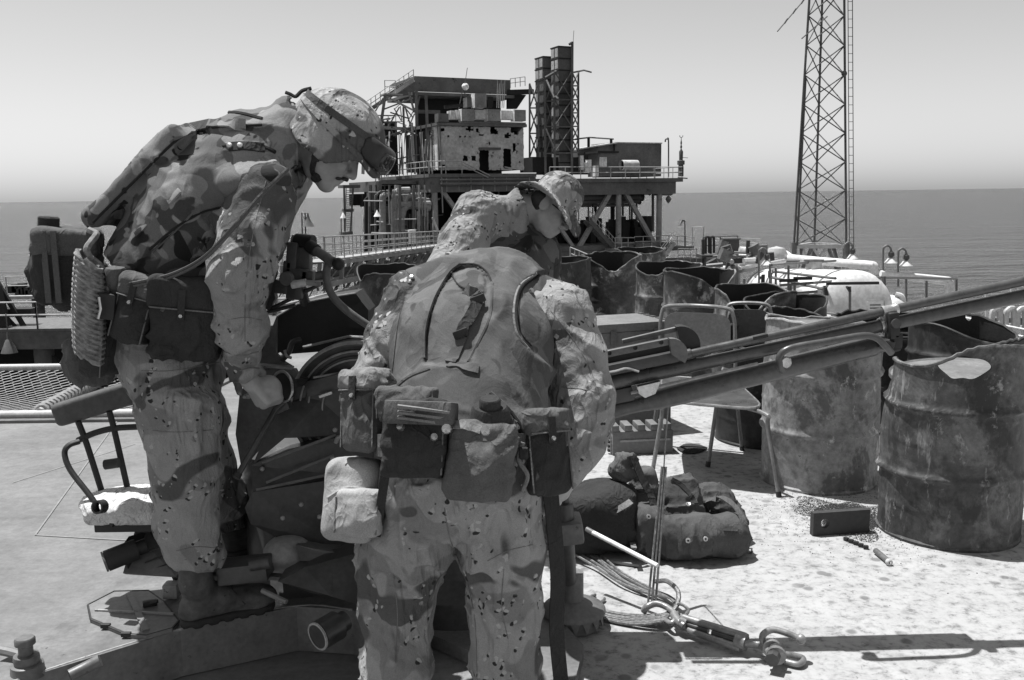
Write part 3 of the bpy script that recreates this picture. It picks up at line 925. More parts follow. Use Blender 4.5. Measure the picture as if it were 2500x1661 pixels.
# roof top clutter
for (x0, y0, x1, y1, m_) in ((1128, 266, 1158, 296, PSL), (1192, 267, 1222, 296, PSL), (1257, 268, 1284, 296, PSL), (1160, 228, 1188, 263, PSL), (1140, 238, 1152, 262, PST), (1100, 270, 1112, 291, PWW), (1114, 269, 1126, 291, PWW), (1190, 236, 1204, 262, PDK), (1160, 268, 1190, 292, PWW), (1224, 270, 1256, 292, PWW), (1070, 277, 1096, 298, PST)):
    bxp(MB(), x0, y0, x1, y1, 0.5 + (0.5 if m_ is PWW else 0), 1.0).build('roof_cabinet', m_, plat)
for (x0, x1) in ((1128, 1158), (1192, 1222), (1257, 1284), (1160, 1188)):
    u, w1_ = LP(x0, 266 if x0 != 1160 else 228, .5); _, w0_ = LP(x0, 296 if x0 != 1160 else 263, .5)
    bx(MB(), u - .03, u - .01, .55, 1.45, w0_, w1_).build('lit_cabinet_side', PWW, plat)  # white plate puts the sunlit left face into the colour
mb = MB(); bxp(mb, 1124, 296, 1284, 304, .55, .5); mb.build('parapet', PST, plat)
for i in range(5): MB().tube([LX(1215 + i * 4.5, 196 + (i % 2) * 8, 2), LX(1213 + i * 4.2, 264, 2)], .04, 4).build('antenna_rod', PSL, plat)
MB().tube([LX(1141, 166, 2), LX(1134, 212, 2)], .03, 4).build('whip_aerial', PST, plat)
mb = MB(); mb.ball(LX(1136, 212, 2), .35, 8, 6); mb.build('dish_cover', PWW, plat)
MB().tube([LX(1130, 215, 2), LX(1120, 268, 2)], .05, 4).build('aerial_leg', PST, plat)
MB().tube([LX(1134, 215, 2), LX(1138, 268, 2)], .05, 4).build('aerial_leg', PST, plat)
MB().bar(LX(1085, 262, 1.5), LX(1128, 257, 1.5), .25, .3).build('fallen_beam', PDK, plat)
# -- upper hall behind the blockhouse
v5 = 9.0
bxp(MB(), 1012, 186, 1246, 231, v5, .3).build('hall_fascia', PST, plat)
u0, w0_ = LP(1012, 186, v5); u1, w1_ = LP(1246, 233, v5)
bx(MB(), u0, u1, v5 + .3, v5 + 8, w0_ - .3, w0_).build('hall_roof', PST, plat)
bx(MB(), u0 - .4, u1 + .2, v5 - .6, v5 + 8, w1_ - .35, w1_ - .05).build('hall_floor', PST, plat)
uh0, wh0 = LP(1030, 236, v5 + 2)
bx(MB(), u0 + 1, u1, v5 + 2.5, v5 + 3, 0, w1_ - .4).build('dark_back', PDK, plat)
bxp(MB(), 1015, 268, 1075, 278, v5 - .6, .4).build('cross_beam', PST, plat)
# stair wing to the left of the hall
MB().prism([LX(1012, 188, v5), LX(1012, 232, v5), LX(940, 236, v5 + 2), LX(945, 229, v5 + 2)], PV * .2).build('stair_wing', PST, plat)
MB().bar(LX(1010, 196, v5 - .5), LX(895, 274, v5 + 3), .25, .35).build('stair_stringer', PSL, plat)
mb = MB()
for i in range(11):
    q = LX(1010, 196, v5 - .6).lerp(LX(895, 274, v5 + 2.9), i / 10); mb.tube([q, q + PW * 1.05], .04, 4)
mb.tube([LX(1010, 196, v5 - .6) + PW * 1.05, LX(895, 274, v5 + 2.9) + PW * 1.05], .04, 4)
mb.tube([LX(1010, 196, v5 - .6) + PW * .55, LX(895, 274, v5 + 2.9) + PW * .55], .04, 4)
mb.build('stair_rail', PRL, plat)
mb = MB(); railing(mb, [LX(940, 228, v5), LX(966, 228, v5)], h=1.25, r=.045, post=1.0); mb.build('stair_rail', PRL, plat)
bxp(MB(), 938, 228, 984, 233, v5 - .5, 1.5).build('stair_landing', PSL, plat)
for (a, b, w_) in (((1016, 205), (1018, 330), .30), ((1040, 232), (1043, 305), .28), ((940, 235), (929, 312), .26), ((998, 225), (1012, 275), .18), ((1024, 235), (1014, 275), .18), ((950, 240), (1010, 270), .16),
                   ((935, 268), (1008, 240), .14), ((975, 262), (948, 310), .12), ((985, 262), (986, 316), .2), ((990, 265), (1003, 310), .12), ((1012, 278), (1000, 305), .12), ((929, 312), (1012, 316), .3), ((1012, 312), (960, 330), .3), ((900, 280), (935, 300), .2), ((935, 240), (900, 300), .12)):
    MB().bar(LX(*a, v5 - 1), LX(*b, v5 - 1), w_, w_).build('frame_member', PST if rp.random() < .6 else PSL, plat)
mb = MB(); railing(mb, [LX(930, 312, v5 - 1), LX(985, 312, v5 - 1)], h=1.15, r=.04, post=.7); mb.build('walkway_rail', PRL, plat)
mb = MB(); railing(mb, [LX(1246, 215, v5), LX(1282, 210, v5)], h=.95, r=.045, post=.6); mb.build('walkway_rail', PRL, plat)
MB().bar(LX(1240, 226, v5), LX(1302, 224, v5 - 2), .45, .5).build('broken_beam', PDK, plat)
MB().prism([LX(1240, 230, v5), LX(1285, 232, v5), LX(1262, 266, v5), LX(1240, 266, v5)], PV * .4).build('torn_plate', PDK, plat)
for i in range(20):     # columns and hanging scrap in the burnt left side
    x = rp.uniform(885, 1010); MB().bar(LX(x, rp.uniform(300, 340), rp.uniform(4, 9)), LX(x + rp.uniform(-8, 8), 425, rp.uniform(4, 9)), rp.uniform(.08, .24)).build('frame_member', rp.choice((PST, PSL, PST)), plat)
for i in range(16):
    x = rp.uniform(880, 1000); y = rp.uniform(255, 420); MB().bar(LX(x, y, rp.uniform(5, 9)), LX(x + rp.uniform(20, 60), y + rp.uniform(-18, 18), rp.uniform(5, 9)), rp.uniform(.06, .14)).build('bent_bar', PST, plat)
mb = MB(); bx(mb, -3.5, -.6, 9.5, 9.9, 0.1, wT + 1); mb.build('charred_panel', PDK, plat)
mb = MB(); bx(mb, -4.6, -.8, 3.5, 14, -.9, -.6); mb.build('side_deck', PST, plat)
mb = MB(); bx(mb, -4.6, -4.3, 3.5, 14, -1.6, -.9); mb.build('girder', PST, plat)
# railings on the upper deck
c0 = L(-.7, .05, 0)
mb = MB(); railing(mb, [L(-.7, .05, 0), L(2.6, .05, 0)], h=1.15, r=.045, post=1.4); mb.build('deck_rail', PRL, plat)
mb = MB(); railing(mb, [L(-.75, .05, 0), L(-.75, 15, 0)], h=1.15, r=.045, post=1.2); mb.build('deck_rail', PRL, plat)
for (a, b) in (((1128, 402), (1192, 434)), ((1130, 396), (1196, 429)), ((1232, 408), (1275, 416))): MB().tube([LX(*a, -.1), LX(*b, -.1)], .05, 4).build('bent_rail', PRL, plat)
u2, w2 = LP(1400, 437, 0)
mb = MB(); railing(mb, [L(12, .05, -.55), L(u1m + .3, .05, -.55), L(u1m + .3, 12, -.55)], h=1.15, r=.045, post=1.8); mb.build('deck_rail', PRL, plat)
MB().tube([LX(1071, 310, .3), LX(1077, 400, .1), LX(1081, 520, .1)], .06, 5).build('hanging_cable', PSL, plat)
mb = MB(); mb.tube([LX(1056, 532, -.3), LX(1068, 562, -.3)], .12, 5); mb.tube([LX(1057, 565, -.3), LX(1094, 565, -.3)], .08, 5); mb.build('bent_pole', PWW, plat)
for i in range(24):
    x = rp.uniform(888, 1060); y = rp.uniform(325, 415)
    MB().bar(LX(x, y, rp.uniform(-.2, 3)), LX(x + rp.uniform(-5, 5), y + rp.uniform(20, 60), rp.uniform(-.2, 3)), rp.uniform(.05, .11)).build('hanging_scrap', rp.choice((PRL, PSL, PST)), plat)
for i in range(14):
    x = rp.uniform(935, 1020); y = rp.uniform(240, 310)
    MB().bar(LX(x, y, 8), LX(x + rp.uniform(-25, 25), y + rp.uniform(8, 50), 8), rp.uniform(.06, .12)).build('frame_member', rp.choice((PSL, PRL, PST)), plat)
# -- the two exhaust stacks
def stack(x0, xm, x1, yt, v, m_):
    ua, wt = LP(xm, yt, v); ub, _ = LP(x1, yt, v)
    va, _ = LS(x0, yt + 6, ua); dep = va - v
    bx(MB(), ua, ub, v, va, 0, wt).build('stack', m_, plat)
    n = int(wt / 1.16)
    for i in range(n + 1):
        w_ = wt - i * 1.16
        bx(MB(), ua - .06, ub + .06, v - .06, va + .06, w_ - .12, w_).build('stack_band', PDK, plat)
        if i < n:
            for j in range(2):
                if i > 1 and (j == 0 or i % 2 == 0): continue
                bx(MB(), ua - .05, ua - .01, v + .12 + j * dep * .48, v + dep * (.44 + .48 * j), w_ - 1.05, w_ - .2).build('lit_stack_panel', PWL, plat)  # pale panels paint the sunlight on the left face of the stack
    return ua, ub, va, wt
PSK = gm('stack_steel', 0.10, 0.5, 0.4, 0.85, 0, 0.1, (0.36, 0.035, 0.8), fine=5)
stack(1345, 1363.5, 1394.5, 112, 3.0, PSK)
stack(1306.5, 1326, 1351, 137, 5.5, PSK)
# pipe beside the tall stack and the lattice frames
MB().tube(smooth_path([LX(1390, 109, 2.8), LX(1394, 106, 2.8), LX(1397, 110, 2.8), LX(1397, 130, 2.8), LX(1396, 420, 2.8)], 3), .14, 7).build('vent_pipe', PST, plat)
MB().tube([LX(1401, 75, 2.8), LX(1399, 108, 2.8)], .025, 4).build('whip_aerial', PST, plat)
for (xa, ya, xb, yb, v) in ((1293, 206, 1293, 420, 5), (1315, 200, 1314, 425, 4.2), (1330, 190, 1332, 425, 2.6), (1353, 175, 1354, 425, 2.2), (1396, 172, 1396, 430, 2.2), (1412, 175, 1412, 385, 4.5)):
    MB().bar(LX(xa, ya, v), LX(xb, yb, v), .2, .2).build('frame_post', PST, plat)
def xbrace(xa, xb, ys, va, vb, t=.11):
    for y0_, y1_ in zip(ys[:-1], ys[1:]):
        MB().bar(LX(xa, y0_, va), LX(xb, y1_, vb), t).build('frame_brace', PST, plat)
        MB().bar(LX(xb, y0_, vb), LX(xa, y1_, va), t).build('frame_brace', PST, plat)
        MB().bar(LX(xa, y1_, va), LX(xb, y1_, vb), t * 1.3).build('frame_brace', PST, plat)
xbrace(1397, 1412, [177, 210, 244, 276, 309, 341, 372], 2.2, 4.5)
xbrace(1293, 1314, [204, 264, 326, 385], 5, 4.2)
xbrace(1354, 1396, [175, 244, 310, 374], 2.2, 2.2, .09)
xbrace(1332, 1353, [190, 247, 309, 375], 2.6, 2.2, .09)
MB().tube([LX(1331, 190, 2.4), LX(1353, 177, 2.2), LX(1358, 174, 2.2)], .13, 5).build('frame_brace', PST, plat)
MB().tube([LX(1396, 178, 2.2), LX(1425, 172, 3), LX(1444, 177, 3)], .09, 5).build('outrigger', PST, plat)
MB().bar(LX(1334, 195, 2.3), LX(1353, 238, 2.1), .14).build('bent_bar', PWW, plat)
MB().bar(LX(1355, 235, 2.1), LX(1362, 240, 2.1), .14).build('bent_bar', PWW, plat)
MB().bar(LX(1333, 315, 2.3), LX(1353, 362, 2.1), .14).build('bent_bar', PSL, plat)
bxp(MB(), 1300, 384, 1350, 420, 4, 3).build('stack_base', PDK, plat)
bxp(MB(), 1357, 384, 1412, 426, 3.2, 3).build('stack_base', PDK, plat)
# -- right hand block
bxp(MB(), 1502, 350, 1614, 431, 6, 5).build('shed_wall', PST, plat)
u0, w0_ = LP(1502, 350, 6); u1, w1_ = LP(1614, 350, 6)
bx(MB(), u0 - .1, u1 + .1, 5.9, 11.1, w0_, w0_ + .12).build('shed_roof', PWL, plat)
MB().prism([LX(1412, 366, 6.4), LX(1502, 351, 6.4), LX(1502, 425, 6.4), LX(1412, 425, 6.4)], PV * 3).build('shed_wall', PST, plat)
MB().bar(LX(1412, 364, 6.2), LX(1502, 349, 6.2), 1.0, .14).build('shed_roof', PWW, plat)
bxp(MB(), 1464, 372, 1508, 431, 3, 2.5).build('cabin', PST, plat)
bxp(MB(), 1460, 369, 1511, 374, 2.8, 3).build('cabin_roof', PDK, plat)
for i in range(4): bxp(MB(), 1464 + i * 4.5, 384, 1468 + i * 4.5, 408, 2.95, .05).build('burn_patch', PWW, plat)
a = LX(1517, 404, 2.5); b = LX(1562, 404, 2.5)
mb = MB(); mb.lathe([(.50, 0), (.56, 0), (.56, 1.95), (.50, 1.95), (.50, .0)], a, axis=PU, seg=18); mb.build('drum_shell', PWL, plat)
mb = MB(); mb.lathe([(.5, .3), (0, .3)], a, axis=PU, seg=18); mb.build('drum_inside', PDK, plat)
for (x, y0, y1) in ((1421, 380, 415), (1440, 390, 420), (1432, 397, 420), (1458, 405, 431)):
    bxp(MB(), x - 4, y0, x + 4, y1, 3.0, .6).build('small_post', PWW, plat)
MB().tube([LX(1405, 340, 3), LX(1440, 336, 3), LX(1498, 340, 3)], .08, 5).build('flare_line', PST, plat)
MB().tube([LX(1437, 337, 3), LX(1437, 360, 3)], .16, 6).build('vent_pipe', PDK, plat)
MB().tube([LX(1492, 340, 3), LX(1492, 350, 3)], .16, 6).build('vent_pipe', PDK, plat)
MB().tube(smooth_path([LX(1632, 432, 1), LX(1632, 345, 1), LX(1629, 340, 1), LX(1625, 341, 1), LX(1624, 347, 1)], 4), .08, 6).build('lamp_pole', PST, plat)
mb = MB(); c = LX(1662, 431, .6)
mb.lathe([(.30, 0), (.30, .9), (.26, 1.2), (.40, 1.25), (.40, 1.65), (.20, 1.7), (.22, 2.6), (.05, 2.9), (.12, 3.1), (.05, 3.3), (.10, 3.5), (.04, 3.8), (.03, 4.1)], c, seg=10)
mb.build('beacon_mast', PST, plat)
mb = MB(); cc = c + PW * 4.25
mb.tube([cc + Vector((math.cos(t) * .17, 0, math.sin(t) * .17)) for t in [math.pi * (0.9 + 1.2 * i / 8) for i in range(9)]], .035, 4); mb.build('crescent_finial', PST, plat)
MB().tube([c + PW * 2.0, c + PW * 1.95 + PU * .9], .03, 4).build('mast_arm', PST, plat)
MB().bar(LX(1655, 434, .3), LX(1678, 436, .3), .12).build('mast_arm', PST, plat)
# stairs, lower rails
a = LX(1440, 540, -.6); b = LX(1502, 608, -.6)
for off in (0, 1.1): MB().bar(a + PV * off, b + PV * off, .10, .45).build('stair_stringer', PST, plat)
mb = MB()
for i in range(9):
    q = a.lerp(b, i / 8); mb.tube([q, q + PW * 1.0], .035, 4)
mb.tube([a + PW, b + PW], .04, 4); mb.tube([a + PW * .5, b + PW * .5], .04, 4); mb.build('stair_rail', PRL, plat)
for i in range(14): MB().bar(a.lerp(b, (i + .5) / 14), a.lerp(b, (i + .5) / 14) + PV * 1.1, .2, .04).build('stair_tread', PST, plat)
mb = MB(); railing(mb, [LX(1502, 607, -1.5), LX(1549, 607, -1.5), LX(1549, 605, .1)], h=1.1, r=.045, post=.85); mb.build('landing_rail', PRL, plat)
mb = MB(); railing(mb, [LX(1549, 604, .1), LX(1612, 602, .1)], h=1.1, r=.04, post=1.2); mb.build('landing_rail', PRL, plat)
mb = MB(); railing(mb, [LX(1612, 600, 1), LX(1694, 603, 1)], h=1.1, r=.04, post=1.2); mb.build('landing_rail', PRL, plat)
MB().tube(smooth_path([LX(1672, 606, 1), LX(1672, 545, 1), LX(1670, 540, 1), LX(1666, 539, 1), LX(1664, 546, 1)], 4), .07, 6).build('lamp_pole', PST, plat)
mb = MB(); mb.lathe([(.03, .3), (.1, .2), (.2, 0)], LX(1663, 551, 1), seg=8); mb.build('lamp_shade', PWW, plat)
mb = MB(); mb.tube([LX(1690, 608, 1), LX(1690, 555, 1), LX(1718, 553, 1), LX(1718, 600, 1)], .05, 4); mb.build('gantry', PRL, plat)
MB().bar(LX(1718, 600, 1), L(LP(1718, 600, 1)[0], 1, SEA_Z - PO.z), .3).build('leg', PST, plat)
a = LX(1645, 592, -1); b = LX(1606, 642, -1)
for off in (-.7, .7): MB().bar(a + PV * off + PU * off * .5, b + PV * off + PU * off * .5, .12, .4).build('gangway_beam', PWL, plat)
for i in range(12): q = a.lerp(b, (i + .5) / 12); MB().bar(q - PV * .7 - PU * .35, q + PV * .7 + PU * .35, .28, .05).build('gangway_step', PWW if i % 2 else PST, plat)
mb = MB()
for off in (-.7, .7): mb.tube([a + PV * off + PU * off * .5 + PW, b + PV * off + PU * off * .5 + PW], .05, 4)
mb.build('gangway_rail', PWW, plat)
mb = MB(); railing(mb, [LX(1655, 640, -2), LX(1700, 640, -2)], h=1.4, r=.04, post=.9); mb.build('boat_rail', PRL, plat)
mb = MB(); bxp(mb, 1590, 638, 1720, 646, -2, 3); mb.build('boat_landing', PST, plat)
# -- walkway bridge from the platform to our side
BRM = gm('bridge_steel', 0.26, 0.3, 0.5, 0.75, 0, 0.1, (0.34, 0.10, 1.0), fine=5)
br = thing('walkway_bridge', 'steel truss footbridge with railings leading to the burnt platform', 'bridge', P(740, 690, 42))
FA = P(1058, 601, 84); NA = P(690, 648, 46)
FB = P(1040, 634, 84); NB = P(690, 702, 46)
wv = Vector((1.9, 1.0, 0))
for off in (Vector((0, 0, 0)), wv):
    MB().bar(FA + off, NA + off, .22, .32).build('top_chord', BRM, br)
    MB().bar(FB + off, NB + off, .28, .28).build('bottom_chord', BRM, br)
    n = 13
    for i in range(n + 1):
        t = i / n; p, q = FA.lerp(NA, t) + off, FB.lerp(NB, t) + off
        MB().bar(p, q, .2).build('vertical', BRM, br)
        if i < n and off.length > 0: MB().bar(p, FB.lerp(NB, (i + 1) / n) + off, .1).build('diagonal', PST, br)
for i in range(27):
    t = i / 26; p = FA.lerp(NA, t); MB().bar(p + Vector((0, 0, .1)), p + wv + Vector((0, 0, .1)), 1.2, .04).build('floor_plate', PSL, br)
for off in (Vector((0, 0, .15)), wv + Vector((0, 0, .15))):
    mb = MB(); railing(mb, [FA + off, NA + off], h=1.15, r=.03, post=1.7, rails=(1.0, .66, .33)); mb.build('railing', BRM, br)
MB().tube([FB + Vector((.8, 0, .4)), NB + Vector((.8, 0, .4))], .22, 8).build('carried_pipe', PST, br)
MB().tube([FB + Vector((1.3, 0, .1)), NB + Vector((1.3, 0, .1))], .14, 8).build('carried_pipe', PWL, br)
# lower flight of the bridge seen through the truss
FC = P(1010, 668, 70); NC = P(660, 760, 36)
for off in (Vector((0, 0, 0)), Vector((2.0, .8, 0))):
    MB().bar(FC + off, NC + off, .2, .3).build('lower_chord', BRM, br)
for i in range(15):
    t = i / 14; q = FC.lerp(NC, t); MB().bar(q, FB.lerp(NB, t), .12).build('hanger', PST, br)
    MB().bar(q, q + Vector((2.0, .8, 0)), .5, .05).build('floor_plate', BRM, br)
    if i < 14: MB().bar(q, FB.lerp(NB, (i + 1) / 14), .1).build('diagonal', PST, br)
# second stair rail behind the near drums
sr = thing('stair_railing', 'slanting pale stair railing behind the third man', 'railing', P(1395, 640, 70))
a = P(1392, 604, 70); b = P(1480, 640, 70)
for q in (0, .45, .9): MB().tube([a - Vector((0, 0, q)), b - Vector((0, 0, q))], .045, 4).build('rail', PWL, sr)
for i in range(9): q = a.lerp(b, i / 8); MB().tube([q, q - Vector((0, 0, 1.1))], .04, 4).build('post', PWL, sr)
MB().bar(a - Vector((0, 0, 1.15)), b - Vector((0, 0, 1.15)), .3, .3).build('stringer', PSL, sr)
# two slim lamp poles far left of it
lp_ = thing('lamp_pole', 'slim lamp pole with drooping shade in front of the sea', 'lamp', P(742, 600, 60))
for x in (737, 745): MB().tube([P(x, 520, 60), P(x + 3, 640, 60)], .05, 5).build('pole', PST, lp_)
mb = MB(); mb.lathe([(.05, .5), (.08, .3), (.14, .1), (.4, -.35)], P(752, 540, 60), seg=9); mb.build('lamp_shade', PST, lp_)
MB().tube([P(741, 532, 60), P(751, 532, 60)], .05, 5).build('arm', PST, lp_)
# ---------------------------------------------------------------- lower process deck on the right with tank, pipes, tower
WPIPE = gm('white_pipe', 0.62, 0.15, 1.0, 0.55, 0, 0.05, (0.30, 0.3, 2.0), fine=6)
ZL = -7.2
mb = MB(); mb.prism([(8, 30, ZL), (34, 30, ZL), (34, 62, ZL), (8, 62, ZL)], (0, 0, -.5))
ld = tag(mb.build('lower_deck', gm('lower_deck_paint', 0.35, 0.3, 0.4, 0.8, 0, 0.1, (0.36, 0.15, 1.2), fine=5), None, 'flat'), 'lower steel process deck behind the drums', None, None, 'structure')
for (x, y) in ((10, 32), (32, 32), (10, 60), (32, 60)):
    MB().cyl((x, y, ZL - .5), (x, y, SEA_Z), .7, None, 12).build('deck_leg', PST, ld)
# tank
n0 = P(2085, 752, 36); f0 = P(1880, 722, 50); ax = (n0 - f0).normalized(); Lt = (n0 - f0).length; rt = 1.45
tank = thing('storage_tank', 'big white horizontal storage tank lying on the lower deck', 'tank', (n0 + f0) / 2 - Vector((0, 0, rt)))
prof = []
for i in range(7): a_ = math.pi / 2 * i / 6; prof.append((rt * math.sin(a_), -0.55 * math.cos(a_)))
prof += [(rt, .4 * Lt), (rt, Lt)]
for i in range(1, 7): a_ = math.pi / 2 * i / 6; prof.append((rt * math.cos(a_), Lt + 0.55 * math.sin(a_)))
MB().lathe(prof, f0, axis=ax, seg=32).build('shell', WPIPE, tank, 'all')
for t in (0.02, .45, .93):
    c_ = f0 + ax * Lt * t; MB().lathe([(rt + .01, -.05), (rt + .05, -.05), (rt + .05, .05), (rt + .01, .05)], c_, axis=ax, seg=32).build('band', STEEL_L, tank)
for t in (.15, .8):
    c_ = f0 + ax * Lt * t; MB().box(c_ - Vector((0, 0, rt + .3)), (2.4, .5, 1.6)).build('saddle', STEEL_M, tank)
c_ = n0 + ax * .58; sidev = ax.cross(Vector((0, 0, 1))).normalized(); upv = sidev.cross(ax)
rm = Matrix((sidev, ax, upv)).transposed()
MB().box(n0 + ax * .50 + sidev * (-.62) + upv * .05, (.75, .04, .5), rm).build('plate', STEEL_L, tank)
MB().box(n0 + ax * .535 + sidev * (-.62) + upv * .05, (.62, .02, .38), rm).build('plate_face', WPIPE, tank)
for q in (.08, -.04): MB().box(n0 + ax * .55 + sidev * (-.62) + upv * (.05 + q), (.4, .01, .05), rm).build('plate_mark', STEEL_M, tank)
for t, r_ in ((.30, .3), (.55, .22), (.62, .22)):
    c_ = f0 + ax * Lt * t + Vector((0, 0, rt)); MB().cyl(c_ - Vector((0, 0, .1)), c_ + Vector((0, 0, .35)), r_, None, 12).build('nozzle', STEEL_L, tank)
    MB().cyl(c_ + Vector((0, 0, .35)), c_ + Vector((0, 0, .43)), r_ * 1.4, None, 12).build('flange', STEEL_M, tank)
# small white vessel behind the near end
tk2 = thing('pressure_vessel', 'small white round ended vessel next to the tank end', 'vessel', P(2170, 790, 38))
c_ = P(2172, 738, 38)
MB().lathe([(0, -.75), (.35, -.65), (.55, -.4), (.6, 0), (.6, 1.2), (.5, 1.5), (0, 1.6)], c_ - Vector((0, 0, .3)), axis=Vector((-.5, .8, 0)), seg=18).build('shell', WPIPE, tk2, 'all')
MB().tube(smooth_path([c_ + Vector((.1, -.3, .35)), c_ + Vector((.35, -.4, .2)), c_ + Vector((.42, -.4, -.6)), c_ + Vector((.42, -.4, -2.2))], 5), .11, 8).build('outlet_pipe', WPIPE, tk2)
MB().box(c_ - Vector((0, -.6, 1.6)), (.8, .8, 2.2)).build('base', STEEL_M, tk2)
# tank catwalk in front of the tank
cw_ = thing('catwalk', 'dark pipe catwalk frame standing before the white tank', 'catwalk', P(1960, 790, 35))
A0, A1, A2, A3 = P(1880, 700, 38), P(2018, 700, 34.5), P(2145, 684, 34.5), P(2190, 680, 36)
for (a, b) in ((P(1884, 648, 40), P(2040, 637, 44)), (P(1886, 663, 40), P(2040, 680, 35)), (P(1905, 697, 36), P(2150, 678, 36)), (P(2150, 678, 36), P(2335, 681, 40)), (P(1905, 720, 36), P(1995, 712, 36)), (P(1886, 678, 38), P(2010, 706, 35))):
    MB().tube([a, b], .055, 6).build('rail', STEEL_M, cw_)
for (x, y0, y1, Yq) in ((1880, 645, 720, 40), (1894, 655, 700, 39), (1925, 648, 720, 37), (1940, 690, 760, 36), (1930, 697, 760, 36), (2075, 700, 790, 34.5), (2013, 698, 760, 34.5), (2160, 675, 760, 36), (2212, 680, 770, 38), (2262, 680, 730, 40), (2335, 681, 712, 40)):
    MB().tube([P(x, y0, Yq), P(x, y1, Yq)], .05, 6).build('post', STEEL_M, cw_)
MB().box((A1 + A2) / 2, ((A2 - A1).length, .12, .10), Matrix.Rotation(0, 3, 'Z')).build('light_bar', BLACK, cw_)
MB().bar(P(2016, 702, 34.4), P(2020, 722, 34.4), .08).build('light_bracket', BLACK, cw_)
MB().bar(P(2068, 700, 34.4), P(2075, 712, 34.4), .2, .06).build('light_bracket', BLACK, cw_)
for (x, y) in ((1960, 680), (1925, 685), (2085, 688)): MB().box(P(x, y, 36), (.7, .12, .12)).build('fluorescent_lamp', BLACK, cw_)
# white product lines
pr = thing('pipe_rack', 'white product pipes crossing above the lower deck', 'pipes', P(1950, 700, 46))
def wpipe(pts, r_, nm='pipe', m_=WPIPE):
    MB().tube(smooth_path(pts, 4), r_, 9).build(nm, m_, pr)
wpipe([P(1805, 612, 50), P(1830, 614, 50), P(1870, 619, 50), P(1885, 622, 49)], .22)
wpipe([P(1895, 618, 49), P(1915, 620, 49), P(1928, 628, 48), P(1942, 632, 47), P(2060, 643, 44), P(2125, 648, 43), P(2132, 652, 43), P(2132, 668, 43)], .20)
wpipe([P(2150, 668, 40), P(2300, 682, 40), P(2316, 686, 40), P(2322, 696, 40), P(2323, 720, 40)], .14)
wpipe([P(2150, 672, 40.5), P(2296, 688, 40.5), P(2310, 692, 40.5), P(2314, 700, 40.5), P(2315, 722, 40.5)], .12)
wpipe([P(1720, 657, 46), P(1790, 655, 46)], .13)
wpipe([P(1885, 690, 42), P(1900, 694, 41), P(1985, 716, 37), P(2005, 722, 36)], .30, 'pipe', WPIPE)
wpipe([P(1884, 706, 41), P(1998, 738, 36)], .16, 'pipe', STEEL_L)
for x0 in (0, 13):
    wpipe([P(1783 + x0, 700, 44), P(1783 + x0, 672, 44), P(1786 + x0, 660, 44), P(1796 + x0, 655, 44), P(1822 + x0, 653, 45)], .22, 'elbow_pipe', STEEL_M)
for i in range(30):
    x = rnd.uniform(1740, 1880); y = rnd.uniform(618, 668); q = P(x, y, rnd.uniform(42, 50)); s_ = rnd.uniform(.08, .34)
    if i % 3: MB().cyl(q, q + Vector((rnd.uniform(-.3, .3), 0, rnd.uniform(.2, .9))), s_, None, 8).build('valve', rnd.choice((BLACK, STEEL_M, STEEL_D, STEEL_M)), pr)
    else: MB().tube([q, q + Vector((rnd.uniform(-1.6, 1.6), rnd.uniform(0, 2), rnd.uniform(-.1, .1)))], s_ * .5, 7).build('pipe', rnd.choice((WPIPE, STEEL_M, STEEL_L)), pr)
MB().lathe([(0, 0), (.55, 0), (.6, .35), (.4, .7), (0, .8)], P(1895, 640, 48), seg=14).build('pump_cover', STEEL_L, pr)
for i in range(18):
    x = rnd.uniform(1720, 1885); q = P(x, rnd.uniform(650, 690), rnd.uniform(40, 50)); MB().tube([q, Vector((q.x, q.y, ZL))], rnd.uniform(.03, .09), 6).build('pipe_stand', rnd.choice((STEEL_M, BLACK)), pr)
# compressor skid with hoops
sk = thing('equipment_skid', 'railed equipment skid with two tall hoop pipes and dark cabinet', 'skid', P(1745, 650, 52))
mb = MB(); railing(mb, [P(1716, 622, 52), P(1800, 618, 52)], h=.95, r=.035, post=.8); mb.build('railing', STEEL_M, sk)
MB().box(P(1760, 625, 52), (2.4, 1.6, .18)).build('floor', STEEL_D, sk)
for x in (1727, 1739):
    MB().tube(smooth_path([P(x - 4, 620, 51.8), P(x - 4, 584, 51.8), P(x - 2, 579, 51.8), P(x + 2, 579, 51.8), P(x + 4, 584, 51.8), P(x + 4, 618, 51.8)], 4), .07, 6).build('hoop_pipe', BLACK, sk)
MB().cbox(P(1782, 603, 52), (.85, .8, .85), .05).build('cabinet', STEEL_D, sk)
MB().box(P(1783, 583, 52), (.95, .9, .08)).build('cabinet_top', STEEL_M, sk)
for (a, b) in (((1725, 622), (1722, 660)), ((1735, 624), (1740, 660)), ((1748, 624), (1748, 655)), ((1716, 585), (1716, 660)), ((1790, 620), (1792, 650))):
    MB().bar(P(*a, 52), P(*b, 52), .14).build('leg', STEEL_D, sk)
MB().box(P(1765, 645, 51), (1.8, 1.2, .7)).build('motor', BLACK, sk)
mb = MB()
for y in (585, 600): mb.tube([P(1716, y, 52), P(1726, y - 2, 52)], .035, 5)
for y in (582, 592): mb.tube([P(1800, y, 53), P(1856, y + 2, 54)], .03, 5)
mb.build('thin_rail', STEEL_L, sk)
